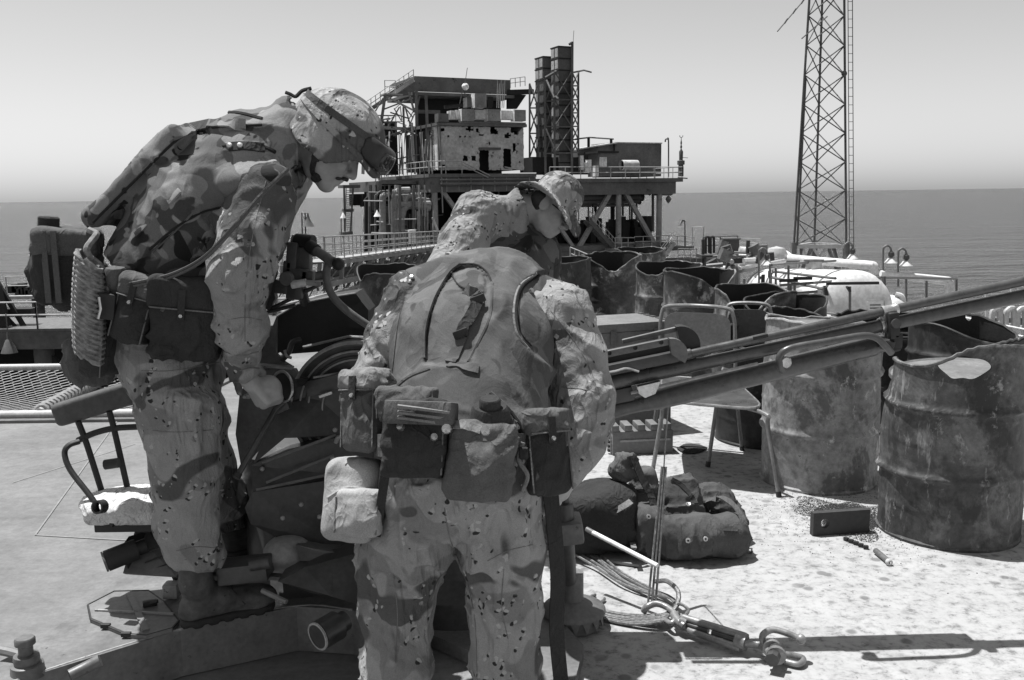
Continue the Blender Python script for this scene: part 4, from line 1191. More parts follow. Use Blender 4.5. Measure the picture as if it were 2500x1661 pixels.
# far right railings below the gun barrel
fr = thing('deck_walkway', 'white railed walkway with hooped pipes on the lower deck', 'walkway', P(2420, 820, 30))
for dy in (0, 18, 36): MB().tube([P(2330, 770 + dy, 32), P(2520, 808 + dy, 28)], .03, 5).build('rail', WPIPE, fr)
for i in range(8):
    t = i / 7; q = P(2330 + 190 * t, 770 + 38 * t, 32 - 4 * t); MB().tube([q + Vector((0, 0, .1)), q - Vector((0, 0, .9))], .03, 5).build('post', WPIPE, fr)
for x in (2432, 2466, 2494):
    MB().tube(smooth_path([P(x - 10, 830, 31), P(x - 10, 770, 31), P(x - 5, 758, 31), P(x + 3, 754, 31), P(x + 9, 762, 31), P(x + 9, 830, 31)], 4), .1, 8).build('hoop_pipe', STEEL_L, fr)
    MB().box(P(x, 800, 31.5), (.5, .4, .7)).build('valve_block', STEEL_M, fr)
mb = MB(); q = P(2420, 835, 30); mb.box(q + Vector((1.5, 1.5, -.6)), (9, 4.5, .2)); mb.build('floor', STEEL_L, fr)
MB().cyl(q + Vector((1, 1, -.6)), Vector((q.x + 1, q.y + 1, SEA_Z)), .4, None, 10).build('leg', PST, fr)
for x in (2408, 2470): MB().bar(P(x, 700, 34), P(x, 800, 34), .08).build('tall_post', STEEL_L, fr)
# goose neck lamps
def gooseneck(x, yt, yb, Yq, lab, side=1, mm=STEEL_M):
    s = 20.0
    t = thing('gooseneck_lamp', lab, 'lamp', P(x, yb, Yq), 'goose-neck deck lamps')
    MB().tube(smooth_path([P(x, yb, Yq), P(x, yt + 14, Yq), P(x + 3 * side, yt + 4, Yq), P(x + 10 * side, yt, Yq), P(x + 18 * side, yt + 6, Yq), P(x + 20 * side, yt + 18, Yq)], 5), .045, 7).build('pole', mm, t)
    c_ = P(x + 20 * side, yt + 18, Yq)
    MB().lathe([(.04, .1), (.12, .02), (.13, -.14), (.07, -.18), (.07, -.22)], c_, seg=10).build('lamp_body', STEEL_D, t)
    MB().lathe([(.07, -.2), (.14, -.24), (.27, -.42), (.25, -.42), (.1, -.26)], c_, seg=12).build('lamp_shade', WPIPE, t)
    return t
gooseneck(2062, 592, 670, 44, 'goose-neck lamp standing against the foot of the lattice tower')
gooseneck(2156, 600, 690, 40, 'goose-neck lamp in front of open sea, first one right of the tower')
gooseneck(2193, 607, 700, 40, 'goose-neck lamp in front of open sea, second one right of the tower')
gooseneck(1853, 606, 700, 42, 'goose-neck lamp among the valves, at the far end of the white tank')
# lattice tower
tw = thing('lattice_tower', 'tall three legged lattice radio tower rising from the lower deck', 'tower', P(2000, 605, 49))
TWM = gm('tower_steel', 0.085, 0.3, 0.8, 0.7, 0, 0.05, (0.34, 0.2, 1.2), fine=6)
base = [P(1938, 602, 48.6), P(2066, 602, 48.6), P(1988, 596, 51.2)]
top = [P(1977, -20, 48.6), P(2061, -20, 48.6), P(2008, -20, 50.2)]
ext = [b.lerp(t, 1.25) for b, t in zip(base, top)]
for b, e in zip(base, ext): MB().tube([b, e], .06, 7).build('leg', TWM, tw)
NP = 11
for f in range(3):
    g_ = (f + 1) % 3
    for i in range(NP):
        t0 = i / NP * 1.0; t1 = (i + 1) / NP * 1.0
        a0, a1 = base[f].lerp(ext[f], t0), base[f].lerp(ext[f], t1); b0, b1 = base[g_].lerp(ext[g_], t0), base[g_].lerp(ext[g_], t1)
        MB().tube([a0, b1], .031, 5).build('brace', TWM, tw)
        MB().tube([b0, a1], .031, 5).build('brace', TWM, tw)
# ladder
la, lb = P(2074, 620, 48.4), P(2070, -60, 48.4)
for o_ in (0, .22): MB().tube([la + Vector((o_, 0, 0)), lb + Vector((o_, 0, 0))], .022, 5).build('ladder_rail', TWM, tw)
for i in range(34): q = la.lerp(lb, i / 33); MB().tube([q, q + Vector((.22, 0, 0))], .014, 4).build('ladder_rung', TWM, tw)
MB().tube([P(1946, 600, 48.4), P(1967, 190, 48.6)], .055, 6).build('cable_run', STEEL_D, tw)
MB().ball(P(2061, 180, 48.3), .15, 8, 6).build('warning_lamp', STEEL_D, tw)
MB().tube([P(1980, -20, 48), P(1898, 77, 46)], .03, 5).build('aerial_boom', TWM, tw)
for t in (.25, .5, .75): q = P(1980, -20, 48).lerp(P(1898, 77, 46), t); MB().tube([q - Vector((.1, .1, .12)), q + Vector((.1, .1, .12))], .04, 5).build('insulator', STEEL_D, tw)
MB().tube([P(1957, 95, 48), P(2020, 40, 48)], .03, 5).build('aerial_boom', TWM, tw)
for (a, b) in ((base[0], base[1]), (base[1], base[2]), (base[2], base[0])): MB().bar(a, b, .22, .2).build('base_beam', STEEL_L, tw)
for b in base: MB().bar(b + Vector((0, 0, .2)), Vector((b.x, b.y, ZL)), .26).build('base_leg', STEEL_M, tw)
for (a, b, x) in ((0, 1, .35), (1, 0, .35), (1, 2, .4), (0, 2, .4)):
    q = base[a].lerp(base[b], x); e = base[a].copy(); MB().bar(q, e - Vector((0, 0, 2.2)) + (base[b] - base[a]) * .02, .14).build('knee_brace', STEEL_M, tw)
    MB().bar(q, base[b] - Vector((0, 0, 2.4)), .12).build('knee_brace', STEEL_L, tw)
# ---------------------------------------------------------------- oil drums
def drum_mat(name, c, c2, c3, sc, amt):
    k = NT(name, 0.62, 0.0, 0.4)
    a = k.noise(sc, 6, 0.68, dist=0.5); b = k.noise(sc * 6, 5, 0.7); s_ = k.noise(3.2, 5, 0.7, k.mapping((5, 5, 1)))
    x = k.ramp(a, [(0.36, c), (0.50, c * 1.3), (0.60, c2), (0.75, c2 * 1.2)])
    x = k.math('MULTIPLY', x, k.ramp(b, [(0.3, 0.55), (0.7, 1.35)]))
    x = k.mix(k.math('MULTIPLY', k.ramp(s_, [(1 - amt, 0), (1 - amt + .08, 1)]), 0.8), x, c3)
    x = k.mix(k.ramp(b, [(0.64, 0), (0.70, 1)]), x, c3 * .5)
    big = k.noise(sc * .9, 6, 0.7, k.mapping((1, 1, .7), (3, 5, 1)), dist=0.25)
    x = k.mix(k.math('MULTIPLY', k.ramp(big, [(0.52, 0), (0.58, 1)]), 0.75), x, c * .35)
    pal = k.noise(sc * 2.2, 7, 0.75, k.mapping((1, 1, .6), (9, 2, 4)), dist=0.2)
    x = k.mix(k.math('MULTIPLY', k.ramp(pal, [(0.60, 0), (0.66, 1)]), 0.85), x, max(c2 * 2.2, c3))
    scr = k.noise(9, 6, 0.8, k.mapping((9, 9, 1.2), rot=(.5, .3, 0)), dist=0.7)
    x = k.mix(k.math('MULTIPLY', k.ramp(scr, [(0.66, 0), (0.70, 1)]), 0.8), x, .02)
    k.base(x); k.bump(b, 0.3, 0.004)
    return k.m
DM_DARK = drum_mat('drum_rust_dark', 0.05, 0.13, 0.30, 4.2, 0.41)
DM_PALE = drum_mat('drum_pale_scratched', 0.22, 0.33, 0.05, 4.0, 0.36)
DM_MID = drum_mat('drum_charred', 0.05, 0.19, 0.03, 3.0, 0.42)
DM_BLACK = drum_mat('drum_soot', 0.028, 0.05, 0.09, 3.0, 0.36)
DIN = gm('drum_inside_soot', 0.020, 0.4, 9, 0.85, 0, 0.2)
SCR = gm('drum_scratch', 0.03, .3, 30, .7)
def bell(t, t0, w_):
    d = (t - t0 + math.pi) % (2 * math.pi) - math.pi
    return math.exp(-(d / w_) ** 2)
def smooth_hole(vs, fs, seg, nz_):
    from collections import defaultdict
    cnt = defaultdict(int)
    for f in fs:
        for i in range(4): cnt[tuple(sorted((f[i], f[(i + 1) % 4])))] += 1
    nb = defaultdict(list)
    for (a, b), c_ in cnt.items():
        if c_ == 1 and not (a < seg and b < seg) and not (a >= nz_ * seg and b >= nz_ * seg): nb[a].append(b); nb[b].append(a)
    vs = list(vs)
    for _ in range(4):
        nv = list(vs)
        for a, l in nb.items():
            if len(l) == 2: nv[a] = vs[a] * .4 + (vs[l[0]] + vs[l[1]]) * .3
        vs = nv
    return vs, fs
def drum(px, Y, label, mat, H=0.88, dips=(), dents=(), hole=None, lean=(0, 0), r0=0.292, seg=56, rz=0.0, open_top=True, group='torn oil drums along the deck edge'):
    c = P(px, 900, Y); c.z = 0
    t = thing('oil_drum', label, 'oil drum', c, group)
    nz_ = 66
    V_ = []; 
    def edge(a): return H - sum(d * bell(a, R(t0), R(w_)) for t0, w_, d in dips) + 0.007 * math.sin(5 * a + px) + .006 * math.sin(17 * a + px) * max(0, math.sin(2 * a + px * .7)) + .005 * math.sin(41 * a) * max(0, math.sin(3 * a + px))
    def pos(a, f, inner):
        z = f * edge(a)
        q = z / H
        hz_ = .004 * math.sin(2 * a + px)
        r = r0 + 0.016 * (math.exp(-((z - .293 - hz_) / .0115) ** 2) + math.exp(-((z - .587 + hz_) / .0115) ** 2)) - .006 * (math.exp(-((z - .27 - hz_) / .008) ** 2) + math.exp(-((z - .564 + hz_) / .008) ** 2)) + .003 * math.exp(-((z - .44) / .006) ** 2) + .003 * math.exp(-((z - .15) / .006) ** 2)
        for t0, w_, z0, wz, dp in dents: r -= dp * bell(a, R(t0), R(w_)) * math.exp(-((z - z0) / wz) ** 2)
        r -= 0.006 * math.sin(3 * a + px) * q + .004 * math.sin(7 * a + z * 9 + px)
        if inner: r -= 0.006
        x = math.sin(a) * r + lean[0] * q * q; y = -math.cos(a) * r + lean[1] * q * q
        return Vector((c.x + x, c.y + y, z + 0.002))
    for inner in (0, 1):
        vs = []; fs = []
        for j in range(nz_ + 1):
            for i in range(seg): vs.append(pos(2 * math.pi * i / seg, j / nz_, inner))
        for j in range(nz_):
            for i in range(seg):
                a = 2 * math.pi * (i + .5) / seg; f = (j + .5) / nz_
                if hole:
                    (ha, hz, wa, wz) = hole
                    da = (a - R(ha) + math.pi) % (2 * math.pi) - math.pi
                    if (da / R(wa)) ** 2 + ((f * edge(a) - hz) / wz) ** 2 < 1 + .3 * math.sin(5 * math.atan2(f * edge(a) - hz, da * .3)): continue
                i2 = (i + 1) % seg
                fs.append((j * seg + i, j * seg + i2, (j + 1) * seg + i2, (j + 1) * seg + i))
        mb = MB(); mb.add(*smooth_hole(vs, fs, seg, nz_) if hole else (vs, fs))
        o = mb.build('shell' if not inner else 'inner_wall', mat if not inner else DIN, t, 'all')
    # rolled rim follows the torn edge
    pts = [pos(2 * math.pi * i / seg, 1.0, 0) - Vector((0, 0, .001)) for i in range(seg)]
    MB().tube(pts, 0.0085, 7, closed=True).build('rim', mat, t)
    MB().lathe([(r0 + .004, 0.0), (r0 + .006, .012), (r0 - .002, .02)], c, seg=40).build('bottom_chime', mat, t)
    MB().lathe([(r0 - .004, .02), (0, .02)], c, seg=40).build('bottom', DIN, t)
    return t, pos
d1, pos1 = drum(2333, 4.03, 'big rust patched drum with a ragged hole, standing beside the grit', DM_DARK, 0.87, [(-62, 40, .10), (-150, 50, .16), (150, 40, .10)], [(-30, 30, .8, .14, .03), (10, 18, .74, .06, -.02), (40, 40, .45, .2, .012), (-120, 40, .8, .2, .05)], hole=(-20, .775, 22, .048), seg=88)
LID = gm('drum_lid_paint', .15, .25, 10, .7, 0, .3, (.34, .12, 18))
def lid(t, pos, z, tilt, r=.27):
    c_ = t.location.copy(); ax = Vector((tilt[0], tilt[1], 1)).normalized()
    MB().lathe([(0, .006), (r * .3, .004), (r * .55, -.004), (r * .8, .005), (r * .97, .0), (r, .008), (r, -.01)], c_ + Vector((0, 0, z)), axis=ax, seg=40).build('pushed_in_lid', LID, t)
lid(d1, pos1, .705, (-.06, -.05))
d2, pos2 = drum(2005, 4.80, 'pale scratched drum next to the chair legs', DM_PALE, 0.86, [(100, 50, .05), (180, 60, .04)], [(20, 30, .72, .1, .012)])
lid(d2, pos2, .80, (.03, -.03))
drum(1868, 5.65, 'soot black short drum behind the chair', DM_BLACK, 0.66, [(0, 80, .08)], [(0, 50, .6, .2, .03)])
drum(1968, 6.25, 'torn drum with a white scraped lip behind the gun barrels', DM_MID, 0.70, [(35, 60, .18), (120, 40, .10)], [(-30, 40, .75, .2, .03), (60, 40, .7, .2, .05)])
drum(1836, 6.9, 'drum with a deep folded front lip behind the chair back', DM_MID, 0.80, [(-25, 32, .22), (90, 30, .05)], [(-10, 40, .7, .16, .06), (-60, 30, .8, .15, .03)])
drum(1915, 6.78, 'dark drum with a high torn rear wall behind the folded one', DM_BLACK, 0.74, [(-20, 70, .16)], [(10, 50, .75, .2, .04)])
drum(1703, 7.65, 'drum with a sooty blast mark on its side', DM_MID, 0.87, [(30, 35, .16)], [(40, 40, .75, .18, .05), (-20, 30, .55, .1, .02)])
drum(1628, 8.45, 'drum with a bullet hole in its raised rear wall', DM_MID, 0.87, [(-50, 35, .08), (20, 50, .05)], [(0, 50, .8, .15, .03)], hole=(175, .80, 5, .02))
drum(1492, 9.6, 'drum with a wavy split mouth beside the third man', DM_MID, 0.88, [(-5, 35, .16), (160, 50, -.02)], [(0, 40, .7, .2, .06), (70, 30, .8, .15, -.03)])
drum(1372, 9.2, 'soot dark drum half hidden by the third man', DM_BLACK, 0.88, [(-40, 60, .06)], [(0, 50, .8, .2, .02)])
drum(955, 8.2, 'dark torn drum behind the gun sight arm', DM_BLACK, 0.90, [(-60, 25, .12), (40, 60, .07)], [(-70, 30, .7, .2, .05), (0, 60, .85, .2, .02)])
drum(2350, 5.25, 'blackened drum peppered with holes behind the rust patched drum', DM_BLACK, 0.77, [(60, 50, .14), (0, 40, .06)], [(30, 50, .7, .2, .04)], hole=(150, .75, 4, .02))
drum(2146, 5.95, 'small dark drum edge below the tank', DM_BLACK, 0.70, [(30, 60, .10)], [(0, 50, .7, .2, .03)])
drum(1560, 11.0, 'far drum behind the ones near the third man', DM_MID, 0.86, [(0, 50, .05)], [(0, 50, .7, .2, .02)])
# ---------------------------------------------------------------- cloth, skin and leather
def desert(name, base=0.285, blob=0.095, sc=1.0, chips=True, thr=0.565):
    k = NT(name, 0.92, 0.0, 0.15)
    n1 = k.noise(4.2 * sc, 2, 0.45, dist=0.8); n2 = k.noise(7.5 * sc, 2, 0.45, k.mapping((1, 1, 1), (4.3, 1.1, 7)), dist=0.8)
    x = k.mix(k.ramp(n2, [(0.55, 0), (0.585, 1)]), base, base * 0.72)
    x = k.mix(k.ramp(n1, [(thr, 0), (thr + .02, 1)]), x, blob)
    if chips:
        jit = k.n.new('ShaderNodeVectorMath'); jit.operation = 'ADD'
        nz = k.n.new('ShaderNodeTexNoise'); nz.inputs['Scale'].default_value = 38; nz.inputs['Detail'].default_value = 1
        k.l.new(k.co, nz.inputs['Vector'])
        sc_ = k.n.new('ShaderNodeVectorMath'); sc_.operation = 'SCALE'; sc_.inputs['Scale'].default_value = 0.028
        k.l.new(nz.outputs['Color'], sc_.inputs[0]); k.l.new(k.co, jit.inputs[0]); k.l.new(sc_.outputs[0], jit.inputs[1])
        co = jit.outputs[0]
        grp = k.ramp(k.noise(13 * sc, 1, 0.4, k.mapping((1, 1, 1), (2, 9, 3))), [(0.50, 0), (0.53, 1)])
        va = k.voro(40 * sc, co, rand=1.0)
        vb = k.voro(40 * sc, k.mapping((1, 1, 1), (0.0065, 0.002, 0.0075), co=co), rand=1.0)
        white = k.math('MULTIPLY', k.ramp(va.outputs['Distance'], [(0.235, 1), (0.27, 0)]), grp)
        black = k.math('MULTIPLY', k.ramp(vb.outputs['Distance'], [(0.225, 1), (0.265, 0)]), grp)
        x = k.mix(black, x, 0.035); x = k.mix(white, x, base * 1.35)
    wv = k.noise(420, 2, 0.5)
    x = k.math('MULTIPLY', x, k.ramp(wv, [(0.3, 0.86), (0.7, 1.12)]))
    x = k.math('MULTIPLY', x, k.ramp(k.noise(9, 4, 0.6), [(0.3, 0.86), (0.7, 1.1)]))
    k.base(x)
    fold = k.noise(16, 5, 0.6, k.mapping((1, 1, 0.55), rot=(0.3, 0.4, 0)), dist=1.2)
    cr = k.math('ADD', k.crease(12, (0.3, 0.6, 0.2)), k.crease(15, (-0.5, -0.5, 0.4), (1, 1, .3), (5, 2, 1)))
    k.bump(k.math('ADD', k.math('ADD', k.math('MULTIPLY', fold, 0.7), k.math('MULTIPLY', cr, 0.32)), k.math('MULTIPLY', wv, 0.04)), 0.85, 0.022)
    return k.m
def woodland(name, tones, sc=1.0, rough=0.85):
    k = NT(name, rough, 0.0, 0.2)
    n1 = k.noise(6.5 * sc, 2, 0.5, dist=1.2); n2 = k.noise(6.5 * sc, 2, 0.5, k.mapping((1, 1, 1), (5, 2, 8)), dist=1.2); n3 = k.noise(7.5 * sc, 2, 0.5, k.mapping((1, 1, 1), (1, 7, 3)), dist=1.2)
    x = k.mix(k.ramp(n1, [(0.52, 0), (0.535, 1)]), tones[0], tones[1])
    x = k.mix(k.ramp(n2, [(0.555, 0), (0.57, 1)]), x, tones[2])
    x = k.mix(k.ramp(n3, [(0.60, 0), (0.615, 1)]), x, tones[3])
    wv = k.noise(380, 2, 0.5)
    x = k.math('MULTIPLY', x, k.ramp(wv, [(0.3, 0.85), (0.7, 1.13)]))
    x = k.math('MULTIPLY', x, k.ramp(k.noise(7, 4, 0.6), [(0.3, 0.82), (0.7, 1.12)]))
    k.base(x)
    fold = k.noise(11, 4, 0.6, k.mapping((1, 1, 0.6), rot=(0.2, 0.5, 0)), dist=0.8)
    cr = k.crease(9, (0.2, 0.6, 0.1), (1, 1, .25), (2, 2, 1))
    k.bump(k.math('ADD', k.math('ADD', fold, k.math('MULTIPLY', cr, 0.4)), k.math('MULTIPLY', wv, 0.05)), 0.5, 0.014)
    return k.m
def fabric(name, c, var=0.2, fold=0.4):
    k = NT(name, 0.9, 0.0, 0.2)
    n = k.noise(7, 4, 0.6); wv = k.noise(330, 2, 0.5)
    x = k.math('MULTIPLY', k.ramp(n, [(0.3, c * (1 - var)), (0.7, c * (1 + var))]), k.ramp(wv, [(0.3, 0.82), (0.7, 1.15)]))
    k.base(x)
    f = k.noise(20, 5, 0.62, k.mapping((1, 1, 0.6), rot=(0.4, 0.3, 0)), dist=1.0)
    cr = k.math('ADD', k.crease(18, (0.3, 0.4, 0.2), (1, 1, .3)), k.crease(20, (-.4, .2, .7), (1, .3, 1), (4, 1, 2)))
    k.bump(k.math('ADD', k.math('ADD', f, k.math('MULTIPLY', cr, 0.4)), k.math('MULTIPLY', wv, 0.05)), fold * 1.4, 0.014)
    return k.m
DESERT = desert('desert_cloth')
DESERT_H = desert('desert_helmet_cover', 0.34, 0.11, 1.15, True, 0.50)
WOODL = woodland('woodland_vest', (0.14, 0.06, 0.25, 0.022))
WOODS = woodland('woodland_vest_smooth', (0.108, 0.082, 0.13, 0.068), 0.8)
NYLON = fabric('olive_nylon', 0.10)
NYL_D = fabric('dark_nylon', 0.038)
NYL_L = fabric('faded_canvas', 0.20)
TANBAG = fabric('tan_canvas', 0.32, 0.2, 0.22)
PACKM = fabric('pack_canvas', 0.075, 0.25, 0.28)
BOOTM = gm('boot_leather', 0.035, 0.35, 14, 0.55, 0, 0.3, None, 0.4)
SOLEM = gm('boot_sole', 0.02, 0.3, 30, 0.8, 0, 0.3)
BOOTS = gm('boot_leather_scuffed', 0.085, 0.4, 18, 0.75, 0, 0.35, (0.34, 0.13, 25), 0.3)
k = NT('skin', 0.5, 0.0, 0.4)
nn = k.noise(60, 4, 0.6); k.base(k.math('MULTIPLY', k.ramp(k.noise(9, 3), [(0.3, 0.30), (0.7, 0.38)]), k.ramp(nn, [(0.3, 0.9), (0.7, 1.08)]))); k.bump(nn, 0.15, 0.003)
SKIN = k.m
SEAMC = fabric('seam_thread', 0.16)  # mid-dark thread cloth for stitched seams and bindings
HAIR = gm('dark_hair', 0.02, 0.4, 60, 0.6, 0, 0.6)
ROPEG = gm('climbing_rope', 0.22, 0.3, 60, 0.9, 0, 0.5)
LENS = gm('goggle_lens', 0.02, 0.1, 4, 0.08, 0, 0.0)
SNAP = gm('snap_metal', 0.5, 0.1, 20, 0.25, 0.8, 0)

def add_head(S, c, f, u):
    M = axes(f, u); f = Vector(M[:, 0]); l = Vector(M[:, 1]); u = Vector(M[:, 2]); c = Vector(c)
    def q(a, b, d): return c + f * a + l * b + u * d
    S.add(ell(q(-.012, 0, .035), (.100, .078, .092), M), .02)
    S.add(ell(q(.022, 0, -.045), (.070, .060, .082), M), .03)
    S.add(rc(q(.070, -.012, -.108), q(.070, .012, -.108), .021), .02)
    for s in (-1, 1):
        S.add(rc(q(.004, s * .052, -.062), q(.062, s * .018, -.106), .018, .017), .02)
        S.add(rc(q(.086, s * .012, .024), q(.066, s * .052, .020), .013, .012), .015)
        S.add(ell(q(.066, s * .040, -.028), (.022, .022, .026), M), .02)
        S.sub(ell(q(.100, s * .032, -.002), (.020, .017, .013), M), .010)
        S.add(ell(q(.078, s * .031, -.002), (.013, .014, .012), M), .003)
        S.add(ell(q(-.010, s * .079, -.010), (.024, .010, .033), M), .008)
    S.add(rc(q(.090, 0, .012), q(.114, 0, -.036), .009, .013), .010)
    S.add(rc(q(.100, -.013, -.042), q(.100, .013, -.042), .010), .008)
    S.add(rc(q(.092, -.016, -.068), q(.092, .016, -.068), .0095), .008)
    S.add(rc(q(.088, -.014, -.084), q(.088, .014, -.084), .0095), .008)
    return q
def add_hand(S, w, d, n, side=1, curl=(.9, 1.1, .7), sc=1.0, spread=0.0):
    w = Vector(w); d = Vector(d).normalized(); n = Vector(n); n = (n - d * n.dot(d)).normalized(); t = d.cross(n) * side
    offs = (.031, .010, -.011, -.030); lens = (.074, .083, .077, .060)
    S.add(rc(w - d * .02, w + d * .035, .027, .028), .015)
    for i in range(4):
        kn = w + d * (.088 - abs(i - 1.2) * .006) * sc + t * offs[i] * sc
        S.add(rc(w + t * offs[i] * .55 + d * .02, kn, .017, .0135), .010)
        p = kn; a = 0.0
        for j, fr in enumerate((.45, .30, .25)):
            a += curl[j] * (1 + .06 * i)
            dv = (d * math.cos(a) + n * math.sin(a) + t * spread * (1.5 - i)).normalized()
            e = p + dv * lens[i] * fr * sc * 1.05
            S.add(rc(p, e, .0112 - j * .0012, .0102 - j * .0013), .0045); p = e
    b = w + d * .025 + t * .026; m = b + (t * .62 + d * .62 + n * .45).normalized() * .045; e = m + (d * .75 + n * .6 - t * .15).normalized() * .032
    e2 = e + (d * .55 + n * .75 - t * .35).normalized() * .026
    S.add(rc(b, m, .018, .0135), .012); S.add(rc(m, e, .013, .0115), .006); S.add(rc(e, e2, .0112, .0095), .005)
def seam_tube(S, pts, m, parent, r=0.004, name='seam', n=6, lift=0.0):
    P_, N_ = S.path(pts, n, lift)
    if len(P_) < 2: return None
    return MB().tube(P_, r, 5).build(name, m, parent)
def strap(S, pts, m, parent, w_=0.025, th=0.004, name='strap', n=6, lift=0.0):
    P_, N_ = S.path(pts, n, lift)
    if len(P_) < 2: return None
    return MB().ribbon(P_, N_, w_, th).build(name, m, parent)
def pouch(c, size, M, m, parent, name='pouch', rad=0.012, flap=True, h=0.0055, bulge=0.010, flapm=None, seed=0.0, flap_frac=0.40, out=0):
    """soft cloth pouch: axes columns of M = out, side, up; flap over the top of the outer face"""
    hs = [a / 2 for a in size]; c = Vector(c); O, L_, U = Vector(M[:, 0]), Vector(M[:, 1]), Vector(M[:, 2])
    rad = min(rad, .6 * min(hs))
    S = Sdf(); S.add(rbx(c, hs, rad, M), .01); S.add(ell(c + O * hs[0] * .5 - U * hs[2] * .15, (hs[0] * .8, hs[1] * .80, hs[2] * .72), M), .02)
    S.folds(.004, 9, ridge=False, seed=seed)
    S.folds(bulge * .9, 22, (.7, .25, 1.0), axes(L_ + U * .5, U), seed=seed)
    S.folds(bulge * .7, 24, (.7, 1.0, .25), axes(L_ - U * .2, U), seed=seed + 4)
    o = S.build(name, m, parent, h)
    if flap:
        F = Sdf(); top = c + U * hs[2] * (1 - flap_frac) + O * .006
        F.add(rbx(top, (hs[0] + .007, hs[1] + .006, hs[2] * flap_frac + .006), min(rad * 1.2, .02), M), .01)
        F.folds(bulge * .7, 20, (.8, .3, 1), axes(L_, U), seed=seed + 3)
        fo = F.build('flap', flapm or m, o, h)
        zb = top - U * (hs[2] * flap_frac + .002)
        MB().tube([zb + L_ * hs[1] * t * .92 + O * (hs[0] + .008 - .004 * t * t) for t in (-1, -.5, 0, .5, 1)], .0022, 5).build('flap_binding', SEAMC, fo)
        MB().ribbon([top + O * (hs[0] + .010) + U * hs[2] * .1, zb + O * (hs[0] + .010) - U * hs[2] * .25], O, .020, .004).build('closure_strap', NYL_D, fo)
        MB().lathe([(0, .006), (.005, .005), (.007, 0)], zb + O * (hs[0] + .013) - U * hs[2] * .15, axis=O, seg=10).build('closure_snap', SNAP, fo)
    for s_ in ((-1, 1) if rad <= .025 else ()):
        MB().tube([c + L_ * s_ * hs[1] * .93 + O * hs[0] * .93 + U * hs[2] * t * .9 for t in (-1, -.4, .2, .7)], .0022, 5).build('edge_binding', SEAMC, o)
    return o, S
def boot(ankle, heel, toe, mat, parent, sole_n=Vector((0, 0, 1)), shaft_top=None, h=0.006):
    """lace-up boot: heel and toe are points on the ground under it"""
    heel = Vector(heel); toe = Vector(toe); ankle = Vector(ankle); n = Vector(sole_n).normalized()
    f = (toe - heel).normalized(); s_ = n.cross(f).normalized(); Lf = (toe - heel).length
    S = Sdf()
    S.add(rcx(heel + f * .045 + n * .055, heel + f * .12 + n * .075, .042, .046, 1.05, s_), .02)
    S.add(rcx(heel + f * .12 + n * .07, heel + f * (Lf - .06) + n * .045, .046, .040, 1.0, s_), .03)
    S.add(ell(heel + f * (Lf - .065) + n * .043, (.064, .048, .036), axes(f, n)), .03)
    S.add(rc(heel + f * .075 + n * .09, ankle, .048, .047), .03)
    if shaft_top is not None: S.add(rc(ankle, shaft_top, .048, .056), .02)
    S.keep(half(heel + n * .022, -n), .004)
    S.folds(.004, 30, (.3, .5, 1.3), axes(f, n), seed=2)
    S.folds(.0015, 60, ridge=False)
    o = S.build('boot', mat, parent, h)
    T = Sdf(); T.add(rcx(heel + f * .048 + n * .016, heel + f * .10 + n * .016, .044, .040, 1.0, s_), .02)
    T.add(rcx(heel + f * .10 + n * .016, heel + f * (Lf - .06) + n * .016, .040, .052, 1.0, s_), .02)
    T.keep(half(heel + n * .030, n), .003); T.keep(half(heel, -n), .003)
    for i in range(6): T.sub(rbx(heel + f * (.03 + i * .048) + n * .002, (.008, .09, .008), .001, axes(f, n)), .003)
    T.build('sole', SOLEM, o, h)
    for pts_ in ([(.155, .0), (.20, .03), (.165, .085)], [(.10, .035), (.14, .075), (.175, .10)]):
        for sg in (-1, 1):
            tr_ = []
            for (a_, b_) in pts_:
                o_ = heel + f * a_ + n * (b_ + .02) + s_ * sg * .15
                hit_ = S.tree().ray_cast(o_, -s_ * sg)
                if hit_[0] is not None: tr_.append(hit_[0])
            if len(tr_) > 1: MB().tube(smooth_path(tr_, 4), .0022, 5).build('boot_seam', SOLEM, o)
    for i in range(6):
        t = i / 5; q = (heel + f * .165 + n * .105).lerp(ankle + f * .052 + n * .06, t)
        MB().tube([q - s_ * .022 + n * .004, q + n * .008 + f * .006, q + s_ * .022 + n * .004], .0035, 5).build('lace', SOLEM, o)
    return o
# ---------------------------------------------------------------- soldier with helmet, bending, on the carriage plate
YV = Vector((0, 1, 0))
p1 = thing('person', 'helmeted man in flak vest bending over the gun, one boot on the carriage plate', 'person', Pd(455, 1440, 2.85))
hipR, hipL = Pd(388, 850, 2.84), Pd(410, 850, 3.02)
kneeR, ankR = Pd(428, 1090, 2.80), Pd(452, 1335, 2.80)
kneeL, ankL = Pd(472, 1070, 3.08), Pd(528, 1215, 3.18)
pel, wai, che, upc, nek = Pd(392, 800, 2.93), Pd(375, 660, 2.93), Pd(478, 480, 2.93), Pd(575, 385, 2.93), Pd(668, 315, 2.93)
shR, shL = Pd(602, 455, 2.75), Pd(640, 410, 3.10)
elR, wrR = Pd(552, 632, 2.66), Pd(560, 852, 2.76)
elL, wrL = Pd(565, 650, 3.08), Pd(560, 825, 3.00)
hf = Vector((0.77, 0.03, -0.64)).normalized(); hu = Vector((0.64, 0, 0.77))
hc = P(806, 349, 2.92)
B = Sdf()
B.add(rcx(pel, wai, .145, .135, .92, YV), .04).add(rcx(wai, che, .135, .15, .85, YV), .05).add(rcx(che, upc, .15, .12, .8, YV), .05)
B.chain([(upc, .08), (nek, .058), (hc - hu * .02 - hf * .035, .056)], .03)
for sh, el, wr in ((shR, elR, wrR), (shL, elL, wrL)): B.chain([(upc.lerp(sh, .55), .075), (sh, .062), (el, .042), (wr, .030)], .03)
